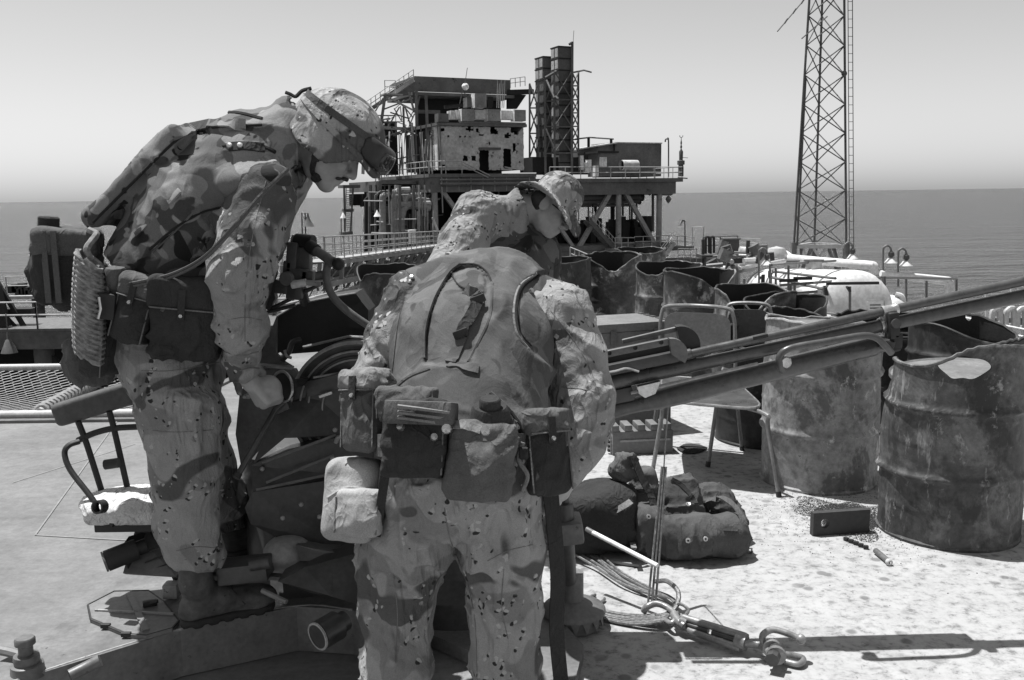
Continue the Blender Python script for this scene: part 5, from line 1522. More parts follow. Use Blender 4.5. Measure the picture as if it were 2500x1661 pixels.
for hp, kn, an in ((hipR, kneeR, ankR), (hipL, kneeL, ankL)): B.chain([(hp, .095), (kn, .06), (an, .034)], .03)
q1 = add_head(B, hc, hf, hu)
add_hand(B, wrR + Vector((.004, .01, -.015)), (.42, .12, -.85), (.75, .60, .25), -1, (1.2, 1.45, .9), 1.3)
fq = wrR + Vector((.42, .12, -.85)).normalized() * .085 + Vector((.028, .02, .008))
B.add(ell(fq, (.040, .036, .044)), .012)
add_hand(B, wrL, (.5, -.1, -.8), (-.2, -.8, -.2), 1, (.6, .7, .5))
B.build('body', SKIN, p1, 0.0052)
# moustache and short hair
S = Sdf()
for s in (-1, 1): S.add(rc(q1(.105, 0, -.056), q1(.084, s * .030, -.069), .0068, .005), .004)
S.folds(.0015, 90); S.build('moustache', HAIR, p1, .0032)
S = Sdf(); M = axes(hf, hu); S.add(ell(q1(-.030, 0, .01), (.082, .0805, .085), M), .01); S.keep(half(q1(-.002, 0, 0), hf - hu * .2), .01); S.keep(half(q1(0, 0, -.055), -hu), .01); S.folds(.003, 40)
S.build('hair', HAIR, p1, .006)
# trousers
T = Sdf()
T.add(rcx(pel + Vector((0, 0, .03)), wai - Vector((0, 0, .03)), .168, .155, .92, YV), .04)
T.add(rcx(pel, hipR.lerp(hipL, .5), .168, .15, .9, YV), .04)
midR = hipR.lerp(kneeR, .45) + Vector((.012, 0, 0)); T.chain([(hipR, .125), (midR, .118), (kneeR, .098), (kneeR.lerp(ankR, .5) + Vector((-.012, 0, 0)), .088), (ankR + Vector((.004, 0, .085)), .072)], .035)
T.add(rbx(Pd(400, 975, 2.72), (.085, .022, .095), .02, axes((1, .05, -.1), (.1, 0, 1))), .015)
T.chain([(hipL, .12), (hipL.lerp(kneeL, .5), .105), (kneeL, .09), (kneeL.lerp(ankL, .55), .085), (ankL + Vector((-.01, 0, .03)), .068)], .035)
T.add(rc(ankR + Vector((-.02, 0, .095)), ankR + Vector((.025, 0, .09)), .070), .02)
T.folds(.007, 5, (.8, .8, .6), ridge=False, seed=8)
T.folds(.011, 17, (.22, .6, 1.0), axes((1, .3, -.55), (0, 0, 1)))
T.folds(.008, 16, (1.0, .8, .20), axes((1, 0, .1), (.1, 0, 1)), seed=5)
class _F: pass
def belowcut(zR, xsplit, zL):
    def f(p): return np.where(p[:, 1] < xsplit, zR - p[:, 2], zL - p[:, 2])
    f.bb = None; return f
T.keep(belowcut(ankR.z + .044, 2.99, ankL.z + .01), .010)
T.build('trousers', DESERT, p1, 0.0075)
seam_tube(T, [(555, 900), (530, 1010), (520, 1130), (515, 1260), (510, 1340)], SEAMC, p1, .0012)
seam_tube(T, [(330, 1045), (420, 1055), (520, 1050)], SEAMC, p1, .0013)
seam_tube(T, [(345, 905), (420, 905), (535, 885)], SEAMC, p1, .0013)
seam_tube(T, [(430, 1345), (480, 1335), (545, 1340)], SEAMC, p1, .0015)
# jacket: sleeves and collar
J = Sdf()
J.add(rcx(wai, che, .150, .165, .85, YV), .05).add(rcx(che, upc, .165, .135, .8, YV), .05)
J.chain([(upc.lerp(shR, .4), .095), (shR, .084), (shR.lerp(elR, .55) + Vector((.006, 0, 0)), .084), (elR, .078), (elR.lerp(wrR, .5), .072), (wrR + Vector((0, 0, .035)), .051)], .04)
J.chain([(upc.lerp(shL, .4), .095), (shL, .098), (elL, .080), (wrL + Vector((0, 0, .03)), .052)], .04)
J.add(rc(wrR + Vector((-.002, 0, .03)), wrR + Vector((0, 0, .008)), .053, .050), .012)
J.add(rbx(Pd(552, 735, 2.665), (.05, .012, .06), .01, axes((1, .1, .05), (-.05, 0, 1))), .01)
J.folds(.007, 6, (.8, .8, .8), ridge=False, seed=6)
J.folds(.011, 17, (.18, .6, 1.0), axes((1, .4, .75), (0, 0, 1)), seed=2)
J.folds(.007, 20, (.18, .6, 1.0), axes((1, -.4, -.7), (0, 0, 1)), seed=9)
JK = J.build('jacket', DESERT, p1, 0.0075)
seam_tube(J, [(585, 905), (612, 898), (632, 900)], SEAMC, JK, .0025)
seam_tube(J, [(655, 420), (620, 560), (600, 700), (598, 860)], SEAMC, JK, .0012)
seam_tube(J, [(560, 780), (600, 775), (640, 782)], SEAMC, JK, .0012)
strap(J, [(548, 870), (590, 878), (628, 868)], DESERT, JK, .03, .004, 'cuff_tab')
# flak vest
W = Sdf()
lo_ = Pd(362, 655, 2.93)
W.add(rcx(lo_, che + Vector((-.02, 0, -.01)), .190, .196, .84, YV), .05)
W.add(rcx(che, upc, .192, .160, .80, YV), .06)
W.add(rcx(upc, nek - Vector((.03, 0, .02)), .150, .110, .85, YV), .05)
for sh in (shR, shL):
    s_ = -1 if sh is shR else 1
    W.add(rcx(upc + Vector((.0, s_ * .06, .07)), sh + Vector((-.02, 0, .065)), .07, .062, 1.5, Vector((.5, 0, 1))), .03)
    W.sub(rc(sh + Vector((.02, s_ * .06, -.055)), sh + Vector((.05, s_ * .22, -.10)), .085, .095), .02)
    W.sub(rc(sh + Vector((.02, s_ * .02, -.07)), (elR if s_ < 0 else elL), .088, .082), .015)
    W.add(rcx(sh + Vector((-.07, s_ * .02, .035)), sh + Vector((.045, s_ * .012, .055)), .072, .066, 1.25, Vector((.2, 0, 1))), .025)
bd = (Pd(452, 268, 2.93) - Pd(206, 515, 2.93)).normalized(); bmid = Pd(350, 412, 2.93)
W.add(rbx(bmid, (.205, .165, .035), .028, axes(bd, Vector((-.7, 0, .7)))), .03)
# collar
W.add(rcx(nek - Vector((.05, 0, .045)), nek + hu * .0 + Vector((.02, 0, .03)), .112, .094, .95, YV), .02)
W.sub(rc(nek - Vector((.02, 0, .0)), nek + Vector((.10, 0, .10)), .074, .082), .012)
W.sub(ell(hc, (.13, .11, .13), axes(hf, hu)), .01)
hem_n = (Pd(500, 668, 2.93) - Pd(205, 520, 2.93)).normalized(); hem_n = Vector((hem_n.z, 0, -hem_n.x)); hem_n = hem_n if hem_n.z < 0 else -hem_n
W.keep(half(Pd(330, 618, 2.93), hem_n), .012)
W.folds(.006, 6.5, (1, 1, 1), axes((1, 0, 1), (-1, 0, 1)), ridge=False, seed=4)
W.folds(.0075, 15, (.9, .8, .22), axes((1, 0, 1), (-1, 0, 1)), seed=1)
W.disp(panel([(205, 575), (300, 474), (395, 379), (452, 334), (520, 318), (650, 312), (720, 380), (700, 760), (240, 760)], .012, 6))
W.disp(panel([(362, 618), (430, 560), (490, 522), (560, 506), (640, 520), (640, 760), (250, 760), (300, 700)], .012, 6))
W.disp(panel([(548, 352), (645, 352), (650, 376), (550, 374)], -.006, 4))
W.disp(panel([(395, 455), (440, 440), (470, 500), (425, 525)], -.006, 4))
VS = W.build('flak_vest', WOODL, p1, 0.0068)
PIP = fabric('vest_piping', 0.12); GAP = gm('gap_black', 0.012, .3, 30, .9)
for pts in ([(215, 555), (300, 470), (395, 375), (450, 330), (520, 312), (640, 305)], [(365, 610), (430, 555), (490, 520), (545, 505)]):
    seam_tube(W, pts, GAP, VS, .0045)
seam_tube(W, [(545, 356), (600, 352), (640, 358), (672, 372)], GAP, VS, .006)
seam_tube(W, [(372, 615), (430, 562), (480, 510)], PIP, VS, .004, 'piping')
seam_tube(W, [(468, 290), (520, 278), (580, 276), (640, 290)], GAP, VS, .006)
strap(W, [(420, 330), (470, 312), (530, 303), (600, 306)], WOODL, VS, .035, .006, 'shoulder_strap')
strap(W, [(560, 360), (600, 358), (645, 362)], NYL_D, VS, .028, .006, 'snap_tab')
for (x, y) in ((562, 359), (586, 359)):
    r_ = W.hit(x, y)
    if r_: MB().lathe([(0, .012), (.008, .011), (.0095, .005), (.0095, 0)], r_[0], axis=r_[1], seg=10).build('snap', SNAP, VS)
for (x, y) in ((425, 480), (345, 560)):
    r_ = W.hit(x, y)
    if r_: MB().cbox(r_[0], (.05, .008, .022), .003, Matrix(axes((1, 0, 1), (-.6, -1, .6))[:, [0, 2, 1]].tolist())).build('loop_tab', WOODL, VS)
# collar of the jacket above the vest
C_ = Sdf(); C_.add(rcx(nek - Vector((.035, 0, .03)), nek + Vector((.028, 0, .035)), .088, .080, .95, YV), .02)
C_.sub(rc(nek - Vector((.05, 0, .04)), nek + Vector((.12, 0, .12)), .066, .070), .008); C_.sub(ell(hc, (.115, .095, .12), axes(hf, hu)), .01)
C_.folds(.006, 16, (1, 1, .5), seed=3); C_.build('collar', DESERT, p1, .006)
# helmet
hm = hc + hu * .038 + hf * .004; HM = axes(hf, hu)
def helm(scale=1.0, off=0.0):
    c = A(hm)
    def f(p):
        q = (p - c) @ HM; a, b, u = q[:, 0], q[:, 1], q[:, 2]
        lowf = np.clip(-u / .09, 0, 1)
        ra, rb, ru = (.150 + .010 * lowf) * scale + off, (.124 + .014 * lowf) * scale + off, .128 * scale + off
        uu = np.maximum(u, 0)
        k0 = np.sqrt((a / ra) ** 2 + (b / rb) ** 2 + (uu / ru) ** 2)
        return (k0 - 1) * .128
    f.bb = (c - .22, c + .22); return f
def rimcut(p):
    q = (p - A(hm)) @ HM; a = q[:, 0]
    s1 = np.clip((a - .03) / .09, 0, 1); s1 = s1 * s1 * (3 - 2 * s1); s2 = np.clip((-a - .05) / .09, 0, 1); s2 = s2 * s2 * (3 - 2 * s2)
    h0 = -.088 + .070 * s1 + .022 * s2
    return h0 - q[:, 2]
rimcut.bb = None
Hs = Sdf(); Hs.add(helm()); Hs.sub(helm(.93), .004); Hs.keep(rimcut, .006)
def hq(a, b, d): return hm + Vector(HM[:, 0]) * a + Vector(HM[:, 1]) * b + Vector(HM[:, 2]) * d
Hs.add(rcx(hq(.142, -.055, -.022), hq(.142, .055, -.022), .032, .032, 2.6, Vector(HM[:, 2]) + Vector(HM[:, 0]) * .35), .02)
Hs.folds(.0016, 20, ridge=False)
HEL = Hs.build('helmet', DESERT_H, p1, .0055)
full = Sdf(); full.add(helm())
for (n_, off, m_, wd) in ((hu - hf * .06, .046, PACKM, .020), (hu + hf * .12, .004, DESERT_H, .016)):
    n_ = n_.normalized(); cpt = hm + n_ * off
    P_, N_ = full.loop(cpt, n_, hf, 48, .002, .3); P_.append(P_[0]); N_.append(N_[0])
    MB().ribbon(P_, N_, wd, .004).build('helmet_band', m_, HEL)
# strap tail at the back
MB().tube(smooth_path([P(760, 216, 2.92), P(738, 222, 2.92), P(722, 236, 2.92), P(708, 230, 2.92), P(697, 226, 2.92)], 4), .006, 6).build('band_tail', NYL_D, HEL)
GG = Sdf()
GG.add(helm(1.0, .036)); GG.keep(rbx(hq(.146, 0, .026), (.072, .100, .037), .02, HM), .010); GG.sub(helm(1.0, .0), .004)
GO = GG.build('goggles', gm('goggle_frame', .022, .3, 20, .5), HEL, .0055)
LN = Sdf(); LN.add(helm(1.0, .0395)); LN.keep(rbx(hq(.154, 0, .026), (.066, .086, .026), .016, HM), .005); LN.sub(helm(1.0, .030), .002); LN.build('lens', LENS, GO, .0055)
# chin strap
ch = [P(772, 362, 2.84), P(768, 395, 2.845), P(762, 420, 2.86), P(775, 436, 2.88), P(790, 446, 2.92)]
P_, N_ = B.path([(772, 358), (769, 385), (764, 415), (772, 430), (782, 441)], 4, .002)
if len(P_) > 2: MB().ribbon(P_, N_, .017, .004).build('chin_strap', NYL_D, HEL)
r_ = B.hit(772, 432)
if r_: MB().lathe([(0, .014), (.012, .013), (.015, 0)], r_[0], axis=r_[1], seg=12).build('strap_snap', NYL_D, HEL)
r_ = B.hit(770, 388)
if r_: MB().cbox(r_[0] + r_[1] * .004, (.022, .012, .020), .003).build('strap_buckle', BLACK, HEL)
# boots
solez = .165
bR_heel = G(436, 1535, solez); bR_toe = G(682, 1478, solez)
bR_toe = bR_heel + (bR_toe - bR_heel).normalized() * .315
boot(ankR + Vector((0, 0, -.01)), bR_heel, bR_toe, BOOTS, p1, shaft_top=ankR + Vector((-.005, 0, .13)))
zl = .375
bL_heel = Pd(512, 1290, 3.17); bL_toe = bL_heel + Vector((.21, .17, .0)).normalized() * .30; ZBL = bL_heel.z
boot(ankL + Vector((0, 0, -.01)), bL_heel, bL_toe, BOOTM, p1, shaft_top=ankL + Vector((-.01, 0, .09)))
# ---- belt and gear
bc = Pd(372, 700, 2.93); bn = Vector((.22, 0, 1))
TW = Sdf(); TW.add(rcx(wai - Vector((0, 0, .14)), wai + Vector((.02, 0, .05)), .172, .170, .9, YV), .02)
P_, N_ = TW.loop(bc, bn, Vector((1, 0, 0)), 40, .002); P_.append(P_[0]); N_.append(N_[0])
MB().ribbon(P_, N_, .055, .006).build('web_belt', NYLON, p1)
M1 = axes((-.35, -1, .1), (.15, 0, 1))           # faces the camera
pk, _ = pouch(Pd(158, 614, 2.86), (.17, .19, .22), axes((-1, -.35, .12), (.08, 0, 1)), NYL_D, p1, 'butt_pack', .03, True, .0075, .012, NYLON, 1.3, .32)
for (x0, x1) in ((-.05, -.05), (.05, .05)):
    MB().ribbon([Pd(158, 614, 2.86) + Vector((x * .3 - .0, -.108, z)) for x, z in ((x0, .11), (x0, .04), (x1, -.04), (x1, -.10))], Vector((-.1, -1, 0)), .018, .004).build('pack_strap', NYLON, pk)
MB().lathe([(0, .034), (.026, .034), (.030, .030), (.030, 0), (.040, -.003), (.040, -.014), (0, -.014)], Pd(112, 526, 2.84), axis=Vector((.1, 0, 1)), seg=18).build('can', NYL_D, pk)
pouch(Pd(205, 830, 2.90), (.12, .14, .14), axes((-1, -.5, -.1), (.4, 0, 1)), NYLON, p1, 'dump_pouch', .03, False, .0075, .014, None, 5.0)
pouch(Pd(180, 660, 3.0), (.14, .14, .14), axes((-1, .2, 0), (.1, 0, 1)), NYL_D, p1, 'canteen_cover', .03, True, .0075, .01, None, 8.0)
pouch(Pd(238, 800, 2.80), (.09, .10, .17), axes((-.6, -1, 0), (.25, 0, 1)), NYL_D, p1, 'tool_pouch', .02, False, .0075, .01, None, 6.0)
po, _ = pouch(Pd(318, 715, 2.72), (.085, .105, .20), axes((-.1, -1, .12), (.28, 0, 1)), NYL_D, p1, 'ammunition_pouch', .022, True, .006, .01, NYLON, 2.0, .30)
pg, GS = pouch(Pd(430, 735, 2.72), (.11, .195, .235), axes((.1, -1, .05), (.12, 0, 1)), NYL_D, p1, 'mask_carrier', .045, True, .007, .014, NYL_D, 3.0, .36)
seam_tube(GS, [(395, 760), (430, 705), (470, 690), (520, 715)], NYLON, pg, .006, 'piping')
MB().lathe([(0, .03), (.026, .03), (.030, .024), (.030, -.02), (.022, -.03), (.022, -.06)], Pd(268, 640, 2.72), axis=Vector((.05, -.15, 1)), seg=18).build('canteen_cap', NYLON, p1)
MB().cbox(Pd(250, 705, 2.70), (.055, .05, .075), .006, Matrix.Rotation(.15, 3, 'Y')).build('radio_block', BLACK, p1)
MB().tube([Pd(228, 685, 2.66), Pd(232, 712, 2.66), Pd(226, 735, 2.66)], .004, 5).build('snap_hook', CHROME, p1)
S = Sdf(); S.add(rbx(Pd(275, 850, 2.74), (.045, .02, .05), .015, axes((1, 0, -.2), (.2, 0, 1))), .01)
# sling cord
for dx in (0, 7):
    cd = [Pd(664, 388 + dx * .5, 2.60), Pd(600, 450 + dx * .6, 2.575), Pd(540, 520 + dx, 2.57), Pd(470, 592 + dx, 2.62), Pd(400, 630 + dx, 2.66), Pd(330, 648 + dx, 2.66), Pd(290, 655 + dx, 2.68)]
    MB().tube(smooth_path(cd, 6), .0045, 6).build('sling_cord', NYLON, p1)
# coiled rope on the hip
a, b = Pd(207, 596, 2.70), Pd(203, 822, 2.70)
ro = MB(); turns = 19; pts = []
axv = (b - a); xh, yh, dh = frame_from(axv)
for i in range(turns * 14 + 1):
    t = i / (turns * 14); an = 2 * math.pi * i / 14
    rr = .034 + .006 * math.sin(t * 3.0)
    pts.append(a.lerp(b, t) + (xh * math.cos(an) + yh * math.sin(an)) * rr + axv.normalized() * .030 * math.sin(an))
ro.tube(pts, .0062, 7)
ro.build('coiled_rope', ROPEG, p1)
tw_ = MB()
for s_ in (0, 2.1, 4.2):
    tp = []
    for i in range(0, len(pts) - 1, 1):
        t0 = (pts[min(i + 1, len(pts) - 1)] - pts[max(i - 1, 0)]).normalized(); fx, fy, fd = frame_from(t0); an = i * .9 + s_
        tp.append(pts[i] + (fx * math.cos(an) + fy * math.sin(an)) * .0052)
    tw_.tube(tp, .0044, 5)
tag(tw_.build('rope_strands', ROPEG, p1), kind='stuff')
MB().tube(smooth_path([Pd(210, 600, 2.70), Pd(200, 575, 2.70), Pd(212, 555, 2.72), Pd(222, 540, 2.74), Pd(205, 530, 2.75)], 5), .010, 7).build('rope_tail', ROPEG, p1)
# ---------------------------------------------------------------- man seen from behind, bent forward
XV = Vector((1, 0, 0))
p2 = thing('person', 'man seen from behind in a smooth dark vest with a belt full of pouches', 'person', Vector((Pd(1050, 1500, 2.35).x, 2.36, 0)))
pel, wai, che, upc, nek = Pd(1062, 1085, 2.32), Pd(1062, 965, 2.38), Pd(1092, 800, 2.58), Pd(1115, 700, 2.74), Pd(1145, 640, 2.88)
hipL, hipR = Pd(985, 1110, 2.33), Pd(1135, 1110, 2.31)
kneeL = Pd(912, 1400, 2.37); kneeR = Pd(1164, 1400, 2.33)
ankL = Vector((kneeL.x - .01, 2.34, .11)); ankR = Vector((kneeR.x + .01, 2.31, .11))
shL, shR = Pd(962, 705, 2.72), Pd(1282, 728, 2.70)
elL, wrL = Pd(872, 880, 2.66), Pd(930, 1010, 2.78)
elR, wrR = Pd(1345, 935, 2.58), Pd(1308, 1098, 2.50)
hf2 = Vector((.05, .62, -.78)); hu2 = Vector((0, .78, .62)); hc2 = nek + Vector((.01, .16, -.085))
B = Sdf()
B.add(rcx(pel, wai, .135, .125, .85, XV), .04).add(rcx(wai, che, .125, .135, .78, XV), .05).add(rcx(che, upc, .135, .11, .72, XV), .05)
B.chain([(upc, .08), (nek, .06), (hc2 - hu2 * .03 - hf2 * .03, .056)], .03)
for sh, el, wr in ((shR, elR, wrR), (shL, elL, wrL)): B.chain([(upc.lerp(sh, .55), .075), (sh, .060), (el, .042), (wr, .030)], .03)
for hp, kn, an in ((hipR, kneeR, ankR), (hipL, kneeL, ankL)): B.chain([(hp, .09), (kn, .06), (an, .034)], .03)
add_head(B, hc2, hf2, hu2)
add_hand(B, wrR + Vector((-.004, 0, -.012)), (-.45, .05, -.88), (-.7, .3, .3), -1, (.55, .75, .5), 1.05)
add_hand(B, wrL, (.3, .6, -.7), (.5, .3, -.3), 1, (.6, .7, .5))
B.build('body', SKIN, p2, .0062)
# helmet, hidden ahead of the shoulders
S = Sdf(); S.add(ell(hc2 + hu2 * .03, (.145, .122, .135), axes(hf2, hu2)), .01); S.keep(half(hc2 - hu2 * .06, -hu2), .01); S.sub(ell(hc2 + hu2 * .02, (.13, .108, .125), axes(hf2, hu2)), .005)
S.build('helmet', DESERT_H, p2, .007)
T = Sdf()
T.add(rcx(pel + Vector((0, 0, .05)), pel - Vector((0, 0, .03)), .152, .152, .80, XV), .04)
for hp, kn, an, sg in ((hipR, kneeR, ankR, 1), (hipL, kneeL, ankL, -1)):
    T.chain([(hp, .118), (hp.lerp(kn, .5) + Vector((sg * .012, 0, 0)), .108), (kn, .092), (kn.lerp(an, .45) + Vector((sg * -.004, -.012, 0)), .085), (an + Vector((0, 0, .10)), .078)], .035)
T.add(rbx(Pd(1195, 1290, 2.30), (.045, .062, .085), .022, axes((1, .1, 0), (.06, 0, 1))), .018)
T.add(rbx(Pd(1150, 1250, 2.215), (.07, .02, .08), .015, axes((1, 0, 0), (.1, 0, 1))), .02)
T.add(rbx(Pd(862, 1310, 2.36), (.040, .062, .085), .024, axes((1, .1, 0), (-.05, 0, 1))), .018)
T.folds(.007, 5, (.8, .8, .6), ridge=False, seed=12)
T.folds(.012, 15, (.24, .6, 1.0), axes((1, .3, -.6), (0, 0, 1)), seed=11)
T.folds(.011, 15, (1.0, .8, .18), axes((1, 0, .1), (.12, 0, 1)), seed=15)
T.keep(half(Pd(1062, 1045, 2.3), Vector((0, .2, 1))), .01)
T.keep(belowcut(.12, 9, .12), .008)
TR = T.build('trousers', DESERT, p2, .0072)
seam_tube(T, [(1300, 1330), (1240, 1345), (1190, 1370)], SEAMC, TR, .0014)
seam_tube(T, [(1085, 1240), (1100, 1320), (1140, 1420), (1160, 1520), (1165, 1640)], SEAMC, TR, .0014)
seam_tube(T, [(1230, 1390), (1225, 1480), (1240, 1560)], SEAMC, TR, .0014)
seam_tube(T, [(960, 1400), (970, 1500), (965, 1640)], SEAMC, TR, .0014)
for (an, dx) in ((ankL, -.06), (ankR, .06)):
    boot(an + Vector((0, 0, .0)), Vector((an.x, an.y - .085, 0.002)), Vector((an.x + dx, an.y + .225, 0.002)), BOOTM, p2, shaft_top=an + Vector((0, 0, .14)), h=.008)
J = Sdf()
J.add(rcx(wai + Vector((0, .07, .02)), che + Vector((0, .03, -.02)), .09, .105, .74, XV), .05).add(rcx(che, upc, .112, .105, .72, XV), .05)
J.chain([(upc.lerp(shR, .45), .09), (shR, .094), (shR.lerp(elR, .5) + Vector((.012, 0, 0)), .090), (elR, .082), (elR.lerp(wrR, .5) + Vector((.008, 0, 0)), .070), (wrR + Vector((.004, 0, .02)), .050)], .04)
J.chain([(upc.lerp(shL, .45), .09), (shL, .094), (shL.lerp(elL, .5), .086), (elL, .074), (wrL, .050)], .04)
J.add(rcx(nek - Vector((.005, .03, .015)), nek + Vector((0, .03, .0)), .088, .080, .9, XV), .03)
J.folds(.007, 6, (.8, .8, .8), ridge=False, seed=22)
J.folds(.010, 16, (.18, .6, 1.0), axes((1, .3, -.8), (0, 0, 1)), seed=21)
J.folds(.006, 20, (.18, .6, 1.0), axes((1, -.3, .6), (0, 0, 1)), seed=29)
JK = J.build('jacket', DESERT, p2, .0072)
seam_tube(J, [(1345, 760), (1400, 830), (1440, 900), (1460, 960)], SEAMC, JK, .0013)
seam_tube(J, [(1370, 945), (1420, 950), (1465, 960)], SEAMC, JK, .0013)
# vest
W = Sdf()
low = Pd(1058, 1030, 2.35)
W.add(rcx(low, che, .162, .170, .78, XV), .05).add(rcx(che, upc, .170, .150, .74, XV), .06)
W.add(rcx(upc + Vector((-.02, 0, .01)), nek - Vector((0, .06, .0)), .14, .09, .75, XV), .05)
for sh, s_, el in ((shL, -1, elL), (shR, 1, elR)):
    W.add(rcx(upc + Vector((s_ * .07, .0, .05)), sh + Vector((-s_ * .01, .01, .050)), .068, .056, 1.25, Vector((0, -.5, 1))), .035)
    W.sub(rc(sh + Vector((s_ * .045, -.02, -.06)), sh + Vector((s_ * .22, -.05, -.12)), .075, .10), .02)
    W.sub(rc(sh + Vector((s_ * .06, -.01, -.06)), el + Vector((s_ * .03, 0, 0)), .085, .085), .018)
for sh, s_ in ((shL, -1), (shR, 1)):
    W.add(rcx(upc + Vector((s_ * .05, -.02, .035)), sh + Vector((s_ * .005, -.005, .045)), .088, .066, 1.1, Vector((0, -.4, 1))), .04)
W.keep(half(Pd(1058, 1062, 2.3), Vector((0, .25, -1))), .012)
W.sub(rc(nek + Vector((0, .03, 0)), nek + Vector((0, .18, .05)), .085, .10), .012)
W.folds(.0048, 5.5, ridge=False, seed=31)
W.folds(.008, 13, (.9, .7, .16), axes((1, 0, .35), (-.3, .3, 1)), seed=35)
W.disp(panel([(1036, 890), (1040, 802), (1062, 730), (1098, 672), (1124, 652), (1161, 652), (1183, 668), (1194, 692), (1189, 770), (1165, 830), (1140, 890)], .012, 5))
W.disp(panel([(1312, 668), (1272, 700), (1258, 757), (1266, 815), (1294, 856), (1400, 900), (1400, 660)], .013, 5))
W.disp(panel([(1000, 672), (976, 780), (962, 900), (945, 1080), (860, 1080), (900, 700), (950, 650)], .008, 5))
W.disp(panel([(1090, 878), (1172, 890), (1170, 908), (1088, 898)], -.004, 3))
W.disp(panel([(1105, 668), (1150, 655), (1180, 672), (1180, 716), (1125, 704)], -.009, 3))
W.disp(panel([(930, 1000), (1000, 975), (1100, 985), (1200, 1010), (1290, 1000), (1290, 1016), (1200, 1026), (1100, 1000), (1000, 990), (930, 1016)], -.005, 4))
VS = W.build('vest', WOODS, p2, .0062)
PIPW = fabric('vest_edge_binding', 0.20)
outl = [(1036, 875), (1038, 802), (1058, 730), (1094, 668), (1120, 645), (1161, 646), (1187, 663), (1201, 690), (1196, 770), (1170, 830), (1143, 884)]
seam_tube(W, outl[:5], WOODS, VS, .0042, 'edge_binding', 6, .0); seam_tube(W, outl[4:8], GAP, VS, .003); seam_tube(W, outl[7:], WOODS, VS, .0042, 'edge_binding', 6, .0)
seam_tube(W, [(x + 7, y + 3) for x, y in outl[:5]], GAP, VS, .0026)
seam_tube(W, [(1100, 668), (1125, 700), (1175, 712)], GAP, VS, .0026)
seam_tube(W, [(1310, 668), (1268, 700), (1254, 757), (1262, 815), (1290, 852)], PIPW, VS, .0042, 'edge_binding', 6, .0)
seam_tube(W, [(1318, 672), (1278, 704), (1266, 757), (1272, 812), (1298, 845)], GAP, VS, .0026)
seam_tube(W, [(1000, 700), (975, 780), (960, 900), (950, 990)], GAP, VS, .0026)
strap(W, [(1138, 706), (1162, 722), (1165, 745)], NYLON, VS, .035, .006, 'back_strap')
strap(W, [(1163, 745), (1148, 775), (1134, 800), (1128, 822)], NYL_D, VS, .030, .012, 'back_strap')
strap(W, [(1128, 822), (1112, 860), (1100, 885)], WOODS, VS, .030, .005, 'back_strap')
for (x, y) in ((1165, 738), (1130, 818)):
    r_ = W.hit(x, y)
    if r_: MB().cbox(r_[0] + r_[1] * .012, (.040, .010, .022), .004, Matrix.Rotation(-.35, 3, 'Y')).build('buckle', BLACK, VS)
strap(W, [(1096, 890), (1130, 894), (1168, 902)], WOODS, VS, .028, .004, 'name_tape')
for (x, y) in ((1002, 690), (1006, 680), (1295, 712), (1332, 742), (1330, 728)):
    r_ = W.hit(x, y)
    if r_: MB().lathe([(0, .010), (.006, .009), (.0075, .004), (.0075, 0)], r_[0], axis=r_[1], seg=10).build('snap', SNAP, VS)
# belt and pouches
bc = Pd(1062, 1020, 2.34)
seam_tube(W, [(1000, 655), (1060, 628), (1130, 616), (1200, 622), (1270, 650)], GAP, VS, .0024)
WB = Sdf(); WB.add(rcx(bc - Vector((0, 0, .08)), bc + Vector((0, 0, .08)), .160, .165, .78, XV), .02)
P_, N_ = WB.loop(bc, Vector((0, .2, 1)), XV, 40, .004); P_.append(P_[0]); N_.append(N_[0])
MB().ribbon(P_, N_, .055, .006).build('web_belt', NYLON, p2)
MF = axes((0, -1, .35), (0, .3, 1))
def MX(yaw, up=(0, .25, 1), tilt=.25): return axes((math.sin(yaw), -math.cos(yaw), tilt), up)
pouch(Pd(848, 950, 2.36), (.10, .105, .20), MX(-.5), NYLON, p2, 'side_pouch', .022, True, .0062, .012, NYL_L, 41, .22)
po, PS = pouch(Pd(962, 1010, 2.19), (.10, .150, .185), MX(-.12, (.05, .25, 1)), NYL_D, p2, 'battery_pouch', .012, False, .0062, .006, None, 43)
MB().cbox(Pd(972, 952, 2.17), (.160, .10, .055), .008, Matrix(MX(-.12, (.05, .25, 1))[:, [1, 0, 2]].tolist())).build('pouch_lid', NYLON, po)
for dy_ in (936, 950, 962): MB().bar(Pd(916, dy_, 2.118), Pd(1036, dy_ + 15, 2.118), .012, .006).build('lid_rib', NYL_L, po)
for (x, y) in ((925, 985), (1000, 1008)):
    r_ = PS.hit(x * D, y * D)
    if r_: MB().lathe([(0, .012), (.008, .011), (.010, .004), (.010, 0)], r_[0], axis=r_[1], seg=10).build('snap', SNAP, po)
pc, CS = pouch(Pd(1108, 1062, 2.17), (.11, .160, .190), MX(.05, (.10, .25, 1)), NYLON, p2, 'canteen_cover', .045, False, .0062, .012, NYLON, 47, .3)
MB().lathe([(0, .03), (.040, .03), (.046, .02), (.050, 0), (.060, -.015)], Pd(1130, 962, 2.20), axis=Vector((0, -.2, 1)), seg=18).build('canteen_neck', NYL_D, pc)
MB().lathe([(0, .045), (.022, .045), (.026, .04), (.026, .02)], Pd(1130, 958, 2.19), axis=Vector((0, -.2, 1)), seg=18).build('canteen_cap', NYL_D, pc)
strap(CS, [(1075, 1060), (1100, 1040), (1140, 1040), (1175, 1050)], NYL_L, pc, .022, .004, 'cover_lip')
for (x, y) in ((1090, 1048), (1185, 1052)): MB().lathe([(0, .008), (.010, .006), (.012, 0)], P(x, y, 2.07), axis=Vector((0, -1, .3)), seg=10).build('snap', SNAP, pc)
